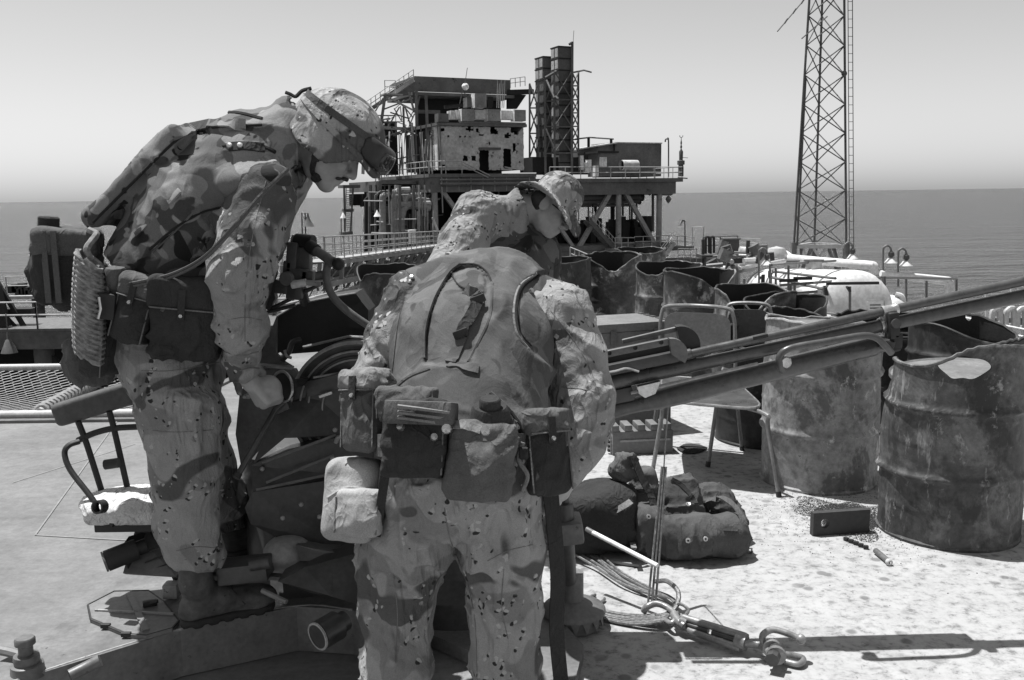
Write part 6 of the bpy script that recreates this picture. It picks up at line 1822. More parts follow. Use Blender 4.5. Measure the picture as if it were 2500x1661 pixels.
pr_, _ = pouch(Pd(1252, 1045, 2.27), (.085, .115, .205), MX(.45, (-.05, .2, 1)), NYL_D, p2, 'compass_pouch', .022, True, .0062, .010, NYLON, 51, .24)
MB().tube(smooth_path([Pd(1205, 1020, 2.20), Pd(1195, 1060, 2.195), Pd(1215, 1095, 2.19), Pd(1205, 1130, 2.20)], 5), .006, 6).build('lanyard', NYL_L, pr_)
MB().cbox(Pd(1207, 1045, 2.19), (.022, .018, .03), .006).build('clip', NYL_D, pr_)
pb, TS = pouch(Pd(815, 1152, 2.33), (.105, .145, .21), MX(-.35, (.02, .1, 1)), TANBAG, p2, 'tan_shoulder_bag', .035, False, .0062, .005, TANBAG, 55)
pouch(Pd(828, 1180, 2.245), (.05, .115, .115), MX(-.2, (.02, .1, 1)), TANBAG, pb, 'bag_pocket', .018, False, .006, .003, None, 57)
seam_tube(TS, [(800, 1215), (850, 1190), (925, 1200)], TANBAG, pb, .004)
pouch(Pd(940, 930, 2.24), (.06, .15, .08), MX(-.2), NYLON, p2, 'bandage_pouch', .02, False, .0062, .008, None, 60)
# strap from belt over the bag, suspender strings, sling at the right hip
MB().ribbon(smooth_path([Pd(905, 880, 2.28), Pd(895, 960, 2.24), Pd(893, 1050, 2.22), Pd(880, 1150, 2.215), Pd(868, 1235, 2.25)], 5), Vector((0, -1, .2)), .022, .004).build('bag_strap', NYL_D, p2)
for pts in ([Pd(900, 905, 2.25), Pd(940, 870, 2.25), Pd(990, 850, 2.28)], [Pd(1130, 905, 2.25), Pd(1170, 940, 2.24), Pd(1205, 985, 2.24)], [Pd(1118, 910, 2.25), Pd(1150, 945, 2.23), Pd(1190, 975, 2.23)]):
    MB().tube(smooth_path(pts, 5), .005, 6).build('suspender_cord', NYLON, p2)
MB().ribbon(smooth_path([Pd(1262, 1080, 2.30), Pd(1275, 1200, 2.30), Pd(1285, 1330, 2.31), Pd(1282, 1450, 2.32), Pd(1292, 1568, 2.34), Pd(1300, 1640, 2.36)], 5), Vector((.3, -1, 0)), .040, .005).build('hanging_sling', NYL_D, p2)
mb = MB(); a, b = Pd(1236, 1190, 2.33), Pd(1230, 1470, 2.34)
pts = []
for i in range(30 * 10 + 1):
    t = i / 300; an_ = 2 * math.pi * i / 10; pts.append(a.lerp(b, t) + Vector((math.cos(an_) * .013, math.sin(an_) * .013, 0)))
mb.tube(pts, .0052, 6); mb.build('coiled_hose', NYL_D, p2)
MB().tube([Pd(1236, 1190, 2.33), Pd(1250, 1120, 2.32)], .012, 8).build('hose_end', BLACK, p2)
# ---------------------------------------------------------------- man in the floppy hat behind
p3 = thing('person', 'man in floppy field hat and sunglasses leaning in behind the gun', 'person', Vector((Pd(1120, 800, 4.5).x, 4.55, 0)))
pel, wai, che, upc, nek = Vector((-.37, 4.70, .90)), Vector((-.33, 4.66, 1.02)), Pd(1150, 625, 4.50), Pd(1168, 530, 4.42), Pd(1205, 480, 4.36)
hipR, hipL = pel + Vector((-.02, -.09, -.06)), pel + Vector((.02, .09, -.06))
kneeR, kneeL = hipR + Vector((.08, -.02, -.38)), hipL + Vector((.12, .03, -.38))
ankR, ankL = Vector((kneeR.x - .04, kneeR.y, .11)), Vector((kneeL.x - .02, kneeL.y + .02, .11))
shR, shL = Pd(1098, 500, 4.24), Pd(1228, 560, 4.62)
elR, wrR = Pd(1035, 625, 4.05), Pd(1120, 720, 3.85)
elL, wrL = Pd(1268, 680, 4.62), Pd(1200, 760, 4.3)
hf3 = Vector((.74, -.30, -.55)).normalized(); hu3 = Vector((.55, .05, .80)); hc3 = Pd(1270, 478, 4.34)
B = Sdf()
sd_ = Vector((-.55, -.83, .1)).normalized()
B.add(rcx(pel, wai, .135, .13, .88, sd_), .04).add(rcx(wai, che, .13, .14, .82, sd_), .05).add(rcx(che, upc, .14, .11, .78, sd_), .05)
B.chain([(upc, .075), (nek, .058), (hc3 - hu3 * .03 - hf3 * .03, .056)], .03)
for sh, el, wr in ((shR, elR, wrR), (shL, elL, wrL)): B.chain([(upc.lerp(sh, .55), .07), (sh, .06), (el, .042), (wr, .03)], .03)
for hp, kn, an in ((hipR, kneeR, ankR), (hipL, kneeL, ankL)): B.chain([(hp, .09), (kn, .06), (an, .034)], .03)
q3 = add_head(B, hc3, hf3, hu3)
add_hand(B, wrR, (.6, -.4, -.6), (-.2, .6, -.6), -1, (.5, .6, .4)); add_hand(B, wrL, (-.3, -.6, -.6), (.2, .2, -.8), 1, (.5, .6, .4))
B.build('body', SKIN, p3, .0062)
S = Sdf(); M3 = axes(hf3, hu3); S.add(ell(q3(-.035, 0, .0), (.072, .082, .075), M3), .01); S.keep(half(q3(-.02, 0, 0), hf3), .01); S.folds(.003, 40); S.build('hair', HAIR, p3, .008)
T = Sdf(); T.add(rcx(pel, wai, .16, .15, .88, sd_), .04)
for hp, kn, an in ((hipR, kneeR, ankR), (hipL, kneeL, ankL)): T.chain([(hp, .115), (kn, .092), (kn.lerp(an, .5), .085), (an + Vector((0, 0, .1)), .072)], .035)
T.folds(.012, 14, (.25, .7, 1.0), axes((1, 0, -.6), (0, 0, 1)), seed=61); T.keep(belowcut(.12, 9, .12), .008); T.build('trousers', DESERT, p3, .011)
for an in (ankR, ankL): boot(an, Vector((an.x - .06, an.y + .05, .002)), Vector((an.x + .19, an.y - .10, .002)), BOOTM, p3, shaft_top=an + Vector((0, 0, .13)), h=.010)
J = Sdf(); J.add(rcx(wai, che, .15, .155, .82, sd_), .05).add(rcx(che, upc, .155, .12, .78, sd_), .05)
J.chain([(upc.lerp(shR, .4), .09), (shR, .098), (shR.lerp(elR, .5), .10), (elR, .094), (elR.lerp(wrR, .5), .075), (wrR, .05)], .04)
J.chain([(upc.lerp(shL, .4), .09), (shL, .09), (elL, .070), (wrL, .05)], .04)
J.add(rc(shR + Vector((.02, .02, .015)), nek - Vector((.04, .01, .03)), .085, .080), .04)
J.folds(.012, 14, (.18, .6, 1.0), axes((1, .3, -1.1), (0, 0, 1)), seed=71); J.folds(.006, 20, (.2, .7, 1.0), axes((1, 0, .5), (0, 0, 1)), seed=75)
JK = J.build('jacket', DESERT, p3, .008)
W = Sdf(); W.add(ell(Pd(1245, 600, 4.36), (.10, .12, .15)), .05); W.add(rcx(wai + Vector((0, 0, -.02)), che, .165, .172, .80, sd_), .05).add(rcx(che, upc, .172, .135, .78, sd_), .05)
W.sub(rc(shR + Vector((.0, -.01, -.0)), shR + Vector((-.15, -.25, -.05)), .115, .12), .02); W.sub(rc(shR, nek - Vector((.05, 0, .02)), .09, .075), .02); W.sub(rc(shR + Vector((-.01, -.02, -.05)), elR, .10, .09), .02)
W.sub(rc(shL + Vector((.02, .02, -.03)), shL + Vector((.1, .2, 0)), .09, .1), .02)
W.sub(rc(nek, nek + Vector((.1, -.03, .05)), .075, .09), .012)
W.folds(.006, 8, seed=77); VS = W.build('vest', woodland('woodland_vest_dark', (.085, .05, .13, .035)), p3, .0085)
# stand-up collar, suspenders
C_ = Sdf(); C_.add(rcx(nek - Vector((.035, 0, .055)), nek + Vector((.015, 0, .012)), .105, .092, .9, sd_), .02)
C_.sub(rc(nek - Vector((.05, 0, .06)), nek + Vector((.10, -.03, .10)), .078, .082), .006); C_.sub(half(nek + Vector((.055, -.02, 0)), Vector((-.8, .3, .2))), .01) ; C_.folds(.005, 14, seed=5)
C_.build('collar', DESERT, p3, .007)
# hat
hk = hc3 + hu3 * .055
def hat(p):
    q = (p - A(hk)) @ M3; a, b, u = q[:, 0], q[:, 1], q[:, 2]
    r = np.sqrt((a / 1.05) ** 2 + b ** 2)
    crown = np.maximum(np.sqrt(np.maximum(r, 1e-6) ** 2 + (np.maximum(u - .03, 0) * 1.15) ** 2) - (.108 - .05 * np.clip(u, -.1, .2)), -u - .02)
    ang = np.arctan2(b, a)
    zb = -.018 - (r - .10) * (.45 + .55 * np.cos(2 * ang + .4)) * 1.0 + .10 * np.clip(r - .10, 0, 1) * 0
    brim = np.maximum(np.abs(u - zb) - .0045, r - .178)
    return smin(crown, brim * .8, .012)
hat.bb = (A(hk) - .24, A(hk) + .24)
Hs = Sdf(); Hs.add(hat); Hs.sub(ell(hk - hu3 * .02, (.104, .098, .10), M3), .005); Hs.folds(.003, 18)
HT = Hs.build('field_hat', DESERT_H, p3, .006)
# sunglasses
SG = MB()
for s in (-1, 1):
    c_ = q3(.098, s * .033, -.002)
    mb = MB(); mb.cbox(c_, (.008, .052, .038), .012, Matrix(M3.tolist())); ln = mb.build('sunglass_lens', LENS, p3)
    MB().tube([q3(.094, s * .058, .010), q3(.02, s * .083, .010)], .0035, 5).build('temple_arm', BLACK, p3)
MB().tube([q3(.102, -.012, .004), q3(.104, .012, .004)], .003, 5).build('nose_bridge', BLACK, p3)
# ---------------------------------------------------------------- anti-aircraft gun on its low carriage
CARR = gm('carriage_paint', 0.15, 0.25, 7, 0.55, 0, 0.2, (0.33, 0.05, 24))
CARR_E = gm('worn_lit_edge_paint', 0.30, 0.3, 20, 0.6, 0, 0.3, (0.36, 0.1, 40))
WOODP = gm('padded_leather', 0.07, 0.35, 12, 0.7, 0, 0.3, (0.30, 0.03, 30))
CLOTHW = fabric('white_seat_cloth', 0.62, 0.12, 0.8)
gun = thing('anti_aircraft_gun', 'long barrelled anti-aircraft gun on a low steel carriage with a gunner seat', 'gun', Vector((-.45, 3.2, 0)))
ZP = .160
# carriage leg
top = [(-60, 1712), (57, 1657), (440, 1538), (724, 1481), (860, 1490), (1010, 1530), (1040, 1400), (760, 1322), (500, 1350), (290, 1409), (90, 1569), (-90, 1660)]
leg = MB().prism([G(x, y, ZP) for x, y in top], (0, 0, -ZP + .004)).build('carriage_leg', CARR, gun, 'flat')
MB().tube(smooth_path([G(x, y, ZP - .002) for x, y in top[0:5]], 5), .0055, 6).build('edge_weld', CARR_E, leg)
# skirt foot below the leg towards the right
MB().prism([G(1010, 1530, .05), G(1395, 1700, .05), G(1425, 1575, .05), G(1300, 1440, .05), G(1040, 1400, .05)], (0, 0, -.046)).build('base_plate', CARR, gun, 'flat')
hx = [(215, 1478), (279, 1445), (362, 1443), (400, 1470), (436, 1517), (420, 1535), (357, 1553), (310, 1549), (222, 1512)]
ht = MB().prism([G(x, y, ZP + .013) for x, y in hx], (0, 0, -.012)).build('hatch', CARR, gun, 'flat')
MB().tube([G(x, y, ZP + .010) for x, y in hx], .0045, 6, closed=True).build('hatch_rim', BLACK, ht)
MB().bar(G(232, 1490, ZP + .016), G(424, 1499, ZP + .016), .006, .006).build('rib', CARR_E, ht)
MB().bar(G(316, 1450, ZP + .015), G(356, 1540, ZP + .015), .020, .008).build('rib', CARR, ht)
MB().cbox(G(366, 1473, ZP + .022), (.045, .022, .02), .005, Matrix.Rotation(.4, 3, 'Z')).build('latch', BLACK, ht)
MB().cyl(G(352, 1477, ZP + .02), G(385, 1468, ZP + .03), .007, None, 8).build('latch_pin', BLACK, ht)
for (x, y) in ((258, 1528), (308, 1549)): MB().cbox(G(x, y, ZP + .012), (.03, .015, .014), .003).build('hinge', BLACK, ht)
MB().cbox(G(420, 1440, ZP + .03), (.05, .05, .05), .006).build('stop_block', CARR_E, gun)
# levelling jack at the near left
jc = G(68, 1640, ZP)
MB().lathe([(0, .105), (.024, .105), (.028, .100), (.028, .085), (.020, .080), (.020, .055), (.034, .052), (.036, .040), (.034, .028), (.044, .024), (.046, 0), (.05, -.01)], jc, seg=28).build('jack_screw', STEEL_M, gun)
MB().tube(smooth_path([G(-40, 1585, ZP + .03), G(10, 1590, ZP + .025), G(50, 1600, ZP + .02)], 4), .014, 8).build('jack_handle', CARR, gun)
MB().tube(smooth_path([G(170, 1650, ZP - .02), G(210, 1630, ZP - .01), G(245, 1612, ZP + .004)], 4), .018, 10).build('tow_rod', CARR, gun)
# hub roller on the leg side, and the black one by the seat
def roller(c, d, r, L_, m=STEEL_D, nm='roller'):
    d = Vector(d).normalized()
    o = MB().lathe([(0, -.004), (r * .82, -.004), (r * .86, .002), (r, .002), (r, L_), (r * .7, L_), (r * .7, L_ + .03)], c, axis=d, seg=28).build(nm, m, gun)
    MB().lathe([(r * .84, -.006), (r * .98, -.006), (r * .98, 0), (r * .84, 0)], c, axis=d, seg=28).build('rim', CARR_E if m is STEEL_D else STEEL_M, o)
    return o
roller(P(778, 1553, 2.60), (.65, .75, .12), .044, .07)
roller(P(258, 1371, 2.92), (.85, .5, .22), .035, .10, BLACK)
MB().prism([P(300, 1330, 2.97), P(345, 1318, 3.02), P(345, 1368, 3.0), P(312, 1390, 2.95)], (0, .05, .01)).build('roller_bracket', BLACK, gun)
MB().prism([P(328, 1300, 3.05), P(410, 1262, 3.15), P(445, 1385, 2.98), P(430, 1408, 2.94), P(300, 1400, 2.94)], (0, .02, -.012)).build('foot_plate', CARR, gun, 'flat')
for i in range(3): MB().bar(P(350 + i * 4, 1352 + i * 22, 2.985 - i * .015), P(400 + i * 6, 1332 + i * 22, 3.0 - i * .015), .004, .004).build('louvre', BLACK, gun)
# gunner seat
st_ = MB().tube(smooth_path([P(194, 1078, 3.05), P(168, 1088, 3.03), P(158, 1108, 3.02), P(172, 1148, 3.0), P(217, 1207, 2.97), P(248, 1250, 2.95), P(279, 1282, 2.93)], 6), .0095, 9).build('seat_frame', BLACK, gun)
for pts in ([(191, 1030), (212, 1085), (250, 1205)], [(267, 1005), (279, 1050), (312, 1195)], [(190, 1076), (230, 1058), (279, 1046), (345, 1042)]):
    MB().tube(smooth_path([P(x, y, 3.08) for x, y in pts], 4), .0105, 8).build('back_bar', BLACK, st_)
Sx = Sdf(); bm_ = axes(P(330, 955, 3.10) - P(135, 1015, 3.10), (0, 0, 1))
Sx.add(rbx(P(235, 985, 3.10), (.145, .030, .040), .018, bm_), .01); Sx.folds(.0012, 24); Sx.build('seat_back_pad', WOODP, gun, .006)
Sx = Sdf(); sc_ = P(312, 1222, 3.04)
Sx.add(ell(sc_, (.150, .135, .035)), .02); Sx.add(rbx(sc_ + Vector((.02, .0, -.028)), (.125, .115, .022), .02), .03); Sx.folds(.006, 14, (1, 1, .4), seed=81); Sx.folds(.003, 30, seed=82)
Sx.build('seat_cloth', CLOTHW, gun, .006)
MB().cbox(sc_ + Vector((.02, 0, -.065)), (.20, .18, .03), .006).build('seat_pan', BLACK, gun)
MB().cyl(sc_ + Vector((.06, .02, -.06)), sc_ + Vector((.14, .06, -.32)), .022, None, 12).build('seat_post', BLACK, gun)
MB().lathe([(.016, 0), (.022, 0), (.022, .03), (.016, .03)], P(252, 1236, 2.90), axis=Vector((-.3, -1, .2)), seg=16).build('frame_socket', BLACK, gun)
MB().tube([P(256, 1135, 3.05), P(290, 1130, 3.05)], .017, 10).build('back_socket', BLACK, gun)
# mount body: pedestal, side plates, wheel, ammunition tray
pc_ = Vector((P(735, 1240, 3.28).x, 3.28, 0))
MB().lathe([(.30, .004), (.30, .12), (.26, .16), (.22, .20), (.20, .26), (.20, .62), (.16, .66), (0, .66)], pc_, seg=40).build('pedestal', GUNMET, gun)
def plate(px, Y, th, m, nm='side_plate', back=1):
    return MB().prism([P(x, y, Y if len(q) == 0 else q[0]) for x, y, *q in px], (0, th * back, 0)).build(nm, m, gun, 'flat')
plate([(626, 892), (675, 773), (674, 863), (690, 882), (716, 898), (712, 905), (626, 900)], 3.10, .02, CARR)
plate([(626, 898), (720, 903), (745, 950), (700, 1010), (640, 1090), (590, 1150), (575, 1060), (585, 960)], 3.08, .03, CARR)
plate([(675, 995, 3.02), (805, 953, 3.06), (940, 960, 3.08), (940, 1060, 3.08), (824, 1066, 3.02), (695, 1070, 2.98), (617, 1135, 2.94)], 3.0, .05, GUNMET, 'upper_shield')
plate([(612, 1137, 2.96), (700, 1098, 2.98), (824, 1068, 3.02), (940, 1062, 3.05), (940, 1150, 3.05), (813, 1158, 3.0), (617, 1200, 2.92)], 3.0, .06, GUNMET, 'lower_shield')
plate([(617, 1202, 2.96), (813, 1160, 3.04), (950, 1150, 3.05), (950, 1330, 3.05), (830, 1330, 3.04), (700, 1325, 3.0), (612, 1280, 2.96), (598, 1240, 2.95)], 3.0, .22, GUNMET, 'gear_case')
for (a, b) in (((640, 1130), (820, 1062)), ((650, 1178), (815, 1112)), ((625, 1196), (815, 1156))): MB().tube([P(*a, 2.925), P(*b, 2.985)], .005, 6).build('stiffener', CARR, gun)
for (x, y) in ((812, 1120), (818, 1050), (640, 1145), (735, 1232), (690, 1265), (780, 1262)):
    MB().ball(P(x, y, 2.95), .008, 8, 6).build('bolt_head', CARR_E, gun)
# ammunition tray as a solid, shade of its opening put in as black
tray = [(675, 773), (726, 742), (802, 726), (868, 716), (900, 760), (902, 850), (690, 866), (675, 850)]
tp = [P(x, y, 3.18) for x, y in tray]
MB().prism(tp, (0, .16, .0)).build('shaded_tray', BLACK, gun, 'flat')
MB().tube([tp[0], tp[1], tp[2], tp[3]], .004, 6).build('tray_lip', CARR_E, gun)
MB().prism([P(858, 752, 3.14), P(881, 735, 3.14), P(899, 757, 3.14), P(899, 800, 3.14), P(850, 800, 3.14)], (0, .02, 0)).build('tray_tab', BLACK, gun, 'flat')
MB().tube([P(740, 848, 3.12), P(850, 822, 3.10), P(920, 826, 3.10)], .005, 6).build('feed_rail', CARR_E, gun)
MB().tube(smooth_path([P(690, 878, 3.08), P(705, 860, 3.06), P(715, 836, 3.06), P(735, 830, 3.06)], 4), .010, 7).build('feed_lever', GUNMET, gun)
MB().tube(smooth_path([P(695, 855, 3.05), P(700, 870, 3.05), P(712, 874, 3.05)], 3), .005, 6).build('feed_hook', CARR_E, gun)
MB().bar(P(626, 891, 3.06), P(715, 898, 3.06), .03, .008).build('ledge_highlight', CARR_E, gun)  # pale bar paints the highlight along the ledge
# big elevating wheel with rings
wc = P(884, 1000, 3.045)
MB().lathe([(0, .05), (.20, .05), (.232, .045), (.236, 0), (.236, -.01), (.222, -.014), (.21, -.006), (.19, -.006), (.186, -.012), (.17, -.006), (.10, -.004), (0, -.004)], wc, axis=Vector((.05, 1, .12)), seg=64).build('elevating_wheel', GUNMET, gun)
wd = Vector((.05, 1, .12)).normalized(); fx, fy, fd = frame_from(wd)
for r_, t_ in ((.234, .0065), (.204, .0036), (.176, .0034), (.13, .003)):
    MB().tube([wc - wd * .012 + (fx * math.cos(a) + fy * math.sin(a)) * r_ for a in [2 * math.pi * i / 72 for i in range(72)]], t_, 6, closed=True).build('wheel_ring', CARR_E, gun)
MB().cbox(P(800, 935, 3.02), (.14, .06, .05), .006, Matrix.Rotation(-.25, 3, 'Y')).build('gear_cover', GUNMET, gun)
MB().cbox(P(795, 964, 2.975), (.045, .008, .010), .003, Matrix.Rotation(-.3, 3, 'Y')).build('data_plate', CHROME, gun)
MB().bar(P(765, 922, 2.99), P(880, 902, 3.02), .008, .006).build('cover_edge', CARR_E, gun)
MB().tube(smooth_path([P(820, 1080, 2.99), P(826, 1068, 2.97), P(845, 1066, 2.97)], 3), .007, 7).build('grab_hook', CARR_E, gun)
# hand wheel gripped by the helmeted man
hw = P(690, 944, 2.90); hn = Vector((-.62, -.78, .05)).normalized(); hx_, hy_, _ = frame_from(hn)
MB().tube([hw + (hx_ * math.cos(a) + hy_ * math.sin(a)) * .048 for a in [2 * math.pi * i / 40 for i in range(40)]], .0045, 8, closed=True).build('hand_wheel', CHROME, gun)
MB().lathe([(0, 0), (.042, 0), (.043, .012), (.02, .016), (.014, .05), (.012, .12)], hw - hn * .004, axis=-hn + Vector((0, .6, 0)), seg=28).build('wheel_hub', BLACK, gun)
MB().tube([P(690, 985, 2.90), P(672, 1000, 2.88), P(583, 1156, 2.74)], .0095, 9).build('crank_lever', GUNMET, gun)
MB().tube([P(583, 1156, 2.74), P(577, 1168, 2.73)], .012, 9).build('lever_grip', BLACK, gun)
MB().cbox(P(690, 990, 2.93), (.05, .05, .035), .008, Matrix.Rotation(-.4, 3, 'Y')).build('crank_joint', GUNMET, gun)
# sight arm
MB().tube(smooth_path([P(806, 634, 3.02), P(797, 668, 3.01), P(808, 716, 3.0), P(846, 758, 3.0), P(917, 806, 3.02), P(1000, 850, 3.08)], 8), .0125, 12).build('sight_arm', STEEL_M, gun)
MB().cyl(P(763, 606, 3.06), P(813, 640, 3.0), .0145, .0175, 14).build('sight_tube', STEEL_M, gun)
MB().cyl(P(755, 600, 3.07), P(772, 613, 3.05), .021, None, 14).build('sight_collar', BLACK, gun)
MB().ball(P(826, 645, 2.99), .021, 12, 8).build('sight_cap', BLACK, gun)
sg = MB().cbox(P(738, 640, 3.12), (.06, .06, .10), .008, Matrix.Rotation(.08, 3, 'Y')).build('sight_block', GUNMET, gun)
MB().cyl(P(724, 588, 3.12), P(765, 592, 3.10), .024, None, 16).build('eyepiece', BLACK, sg)
MB().cyl(P(712, 586, 3.12), P(726, 588, 3.12), .017, None, 14).build('eyepiece_end', CARR_E, sg)
for (x, y, w_, h_) in ((715, 625, .035, .09), (727, 668, .075, .04), (705, 655, .03, .05), (752, 672, .04, .035), (690, 700, .05, .045), (720, 712, .05, .05)):
    MB().cbox(P(x, y, 3.10), (w_, .05, h_), .006, Matrix.Rotation(.12, 3, 'Y')).build('sight_bracket', GUNMET, sg)
MB().lathe([(0, 0), (.02, 0), (.023, .004), (.018, .010), (.018, .016), (.023, .022), (0, .026)], P(697, 681, 3.05), axis=Vector((.1, 1, 0)), seg=20).build('pulley', STEEL_M, sg)
MB().cyl(P(712, 696, 3.06), P(748, 690, 3.06), .013, None, 12).build('pale_cylinder', WHITE, sg)
MB().cyl(P(748, 690, 3.06), P(782, 694, 3.06), .009, None, 12).build('rod', CARR_E, sg)
for (a, b) in (((660, 755), (790, 690)), ((645, 765), (720, 745)), ((700, 720), (760, 705))): MB().tube([P(*a, 3.14), P(*b, 3.12)], .007, 7).build('link_rod', GUNMET, sg)
MB().prism([P(640, 690, 3.12), P(665, 680, 3.12), P(672, 730, 3.12), P(655, 760, 3.12), P(640, 745, 3.12)], (0, .04, 0)).build('link_plate', GUNMET, gun, 'flat')
MB().cyl(P(735, 700, 3.14), P(745, 745, 3.2), .018, None, 12).build('sight_stem', GUNMET, gun)
# floor level clutter under the mount
MB().cbox(P(600, 1390, 2.86), (.16, .10, .06), .008, Matrix.Rotation(-.1, 3, 'Y')).build('pedal_box', GUNMET, gun)
MB().cyl(P(612, 1380, 2.80), P(660, 1372, 2.80), .020, None, 14).build('pedal_roller', GUNMET, gun)
MB().bar(P(500, 1395, 2.88), P(720, 1412, 2.84), .03, .012).build('tie_bar', GUNMET, gun)
MB().cbox(Vector((bL_heel.x + .09, bL_heel.y + .08, (ZP + ZBL) / 2 - .002)), (.26, .24, ZBL - ZP - .002), .006).build('step_block', GUNMET, gun)
Sx = Sdf(); Sx.add(ell(P(700, 1345, 2.98), (.075, .10, .05)), .02); Sx.add(rbx(P(700, 1360, 2.98), (.06, .08, .035), .02), .02); Sx.build('pale_cover', gm('pale_cover_paint', .33, .15, 8, .6), gun, .008)
MB().prism([P(722, 1330, 2.92), P(765, 1340, 2.92), P(838, 1352, 2.92), P(850, 1370, 2.92), P(735, 1370, 2.86)], (0, .10, -.02)).build('wedge', CARR, gun, 'flat')
MB().prism([P(678, 1420, 2.78), P(745, 1385, 2.82), P(818, 1365, 2.86), P(806, 1455, 2.74), P(760, 1448, 2.74)], (0, .10, 0)).build('wedge_plate', GUNMET, gun, 'flat')
MB().prism([P(818, 1365, 2.86), P(960, 1330, 2.9), P(960, 1500, 2.75), P(806, 1456, 2.74)], (0, .12, 0)).build('base_box', GUNMET, gun, 'flat')
MB().tube([P(640, 1442, 2.76), P(700, 1470, 2.72)], .008, 7).build('pin', CARR, gun)
# breech behind the second man and the tubes
MB().cbox(P(1180, 930, 3.12), (.75, .18, .26), .02, Matrix.Rotation(-.20, 3, 'Y')).build('breech_housing', GUNMET, gun)
MB().cbox(P(1100, 1080, 3.18), (.5, .3, .4), .02).build('cradle', GUNMET, gun)
MB().lathe([(.26, .004), (.26, .14), (.2, .2), (.18, .5)], Vector((P(1120, 1300, 3.3).x, 3.25, 0)), seg=36).build('turntable', GUNMET, gun)
def along(a, b, Ya, Yb, t):
    return P(a[0] + (b[0] - a[0]) * t, a[1] + (b[1] - a[1]) * t, Ya + (Yb - Ya) * t)
YB0, YB1 = 3.08, 3.16
Ua, Ub = (1560, 891), (2760, 630)
La, Lb = (1250, 985), (2760, 668)
def tubeprof(a, b, prof, nm, m=BARREL):
    pts = [along(a, b, YB0, YB1, t) for t, r in prof]; return MB().tube(pts, [r for t, r in prof], 24).build(nm, m, gun)
ub = tubeprof(Ua, Ub, [(0, .018), (.105, .018), (.107, .0138), (.14, .0138), (.2, .0142), (1, .0165)], 'upper_barrel')
lb = tubeprof(La, Lb, [(0, .027), (.285, .0245), (.287, .0228), (.31, .0222), (.45, .0212), (1, .0228)], 'lower_barrel')
Ta, Tb = (1300, 1052), (2158, 838)
tubeprof(Ta, Tb, [(0, .032), (.20, .029), (.27, .025), (.31, .027), (.36, .034), (.42, .036), (.97, .035), (.975, .030), (1.0, .030)], 'recoil_cylinder')
MB().tube([along((1540, 960), (1850, 888), 3.06, 3.09, t) for t in (0, 1)], .006, 6).build('cylinder_seam', CARR_E, gun)
MB().cbox(along(Ua, Ub, YB0, YB1, .245) + Vector((0, -.004, .008)), (.05, .03, .012), .003, Matrix.Rotation(-.21, 3, 'Y')).build('barrel_slot', BLACK, gun)
# clamp and front bracket
cu = along(Ua, Ub, YB0, YB1, (2172 - 1560) / 1200); cl_ = along(La, Lb, YB0, YB1, (2166 - 1250) / 1510)
bdv = (along(Ua, Ub, YB0, YB1, 1) - along(Ua, Ub, YB0, YB1, 0)).normalized()
for c_, r_ in ((cu, .0195), (cl_, .0265)):
    MB().lathe([(r_ * .9, -.026), (r_, -.026), (r_, -.016), (r_ * .93, -.014), (r_ * .93, .014), (r_, .016), (r_, .026), (r_ * .9, .026)], c_, axis=bdv, seg=24).build('clamp_ring', CHROME, gun)
MB().bar(cu, cl_, .03, .05, bdv).build('clamp_link', CHROME, gun)
bk = P(2180, 795, 3.10)
MB().cbox(bk, (.035, .04, .09), .008, Matrix.Rotation(-.1, 3, 'Y')).build('front_bracket', BLACK, gun)
MB().cyl(bk + Vector((0, -.03, .01)), bk + Vector((0, .03, .01)), .016, None, 16).build('bracket_pin', GUNMET, gun)
MB().cbox(P(2188, 832, 3.10), (.03, .04, .05), .006).build('bracket_foot', BLACK, gun)
MB().cyl(P(2176, 856, 3.09), P(2196, 850, 3.09), .009, None, 10).build('bracket_bolt', BLACK, gun)
MB().bar(P(2150, 838, 3.12), P(2185, 845, 3.10), .05, .03).build('cylinder_lug', GUNMET, gun)
# carrying handle
MB().tube(smooth_path([P(1912, 908, 3.03), P(1903, 890, 3.02), P(1905, 868, 3.02), P(1932, 850, 3.02), P(2020, 834, 3.03), P(2105, 820, 3.04), P(2140, 826, 3.05), P(2160, 844, 3.06), P(2176, 862, 3.08)], 7), .0115, 12).build('carrying_handle', BARREL, gun)
MB().lathe([(0, -.016), (.016, -.016), (.02, -.008), (.02, .03), (0, .03)], P(1917, 884, 3.03), axis=Vector((0, 1, 0)), seg=20).build('handle_boss', CHROME, gun)
# feed covers on top
rot_b = Matrix.Rotation(-.19, 3, 'Y')
fc = MB().cbox(P(1552, 850, 3.02), (.215, .02, .022), .003, rot_b).build('feed_cover_bar', CARR, gun)
for (x, y) in ((1487, 861), (1550, 848), (1613, 835)): MB().lathe([(.007, -.013), (.0075, -.011), (0, -.009)], P(x, y, 3.012), axis=Vector((0, 1, 0)), seg=14).build('screw_hole', BLACK, fc)
MB().cbox(P(1560, 886, 3.07), (.25, .06, .035), .004, rot_b).build('feed_slide', GUNMET, gun)
MB().cbox(P(1590, 818, 3.14), (.20, .02, .016), .004, Matrix.Rotation(-.22, 3, 'Y')).build('rear_cover_bar', CARR, gun)
MB().cbox(P(1560, 862, 3.10), (.22, .05, .06), .006, rot_b).build('feed_box', BLACK, gun)
def halfdisc(x, y, Y, r, th, m, a0=-.2, a1=1.75):
    c_ = P(x, y, Y); pts = [c_]
    for i in range(13):
        a = a0 + (a1 - a0) * i / 12; pts.append(c_ + Vector((math.cos(a) * r, 0, math.sin(a) * r)))
    return MB().prism(pts, (0, th, 0)).build('feed_guide', m, gun)
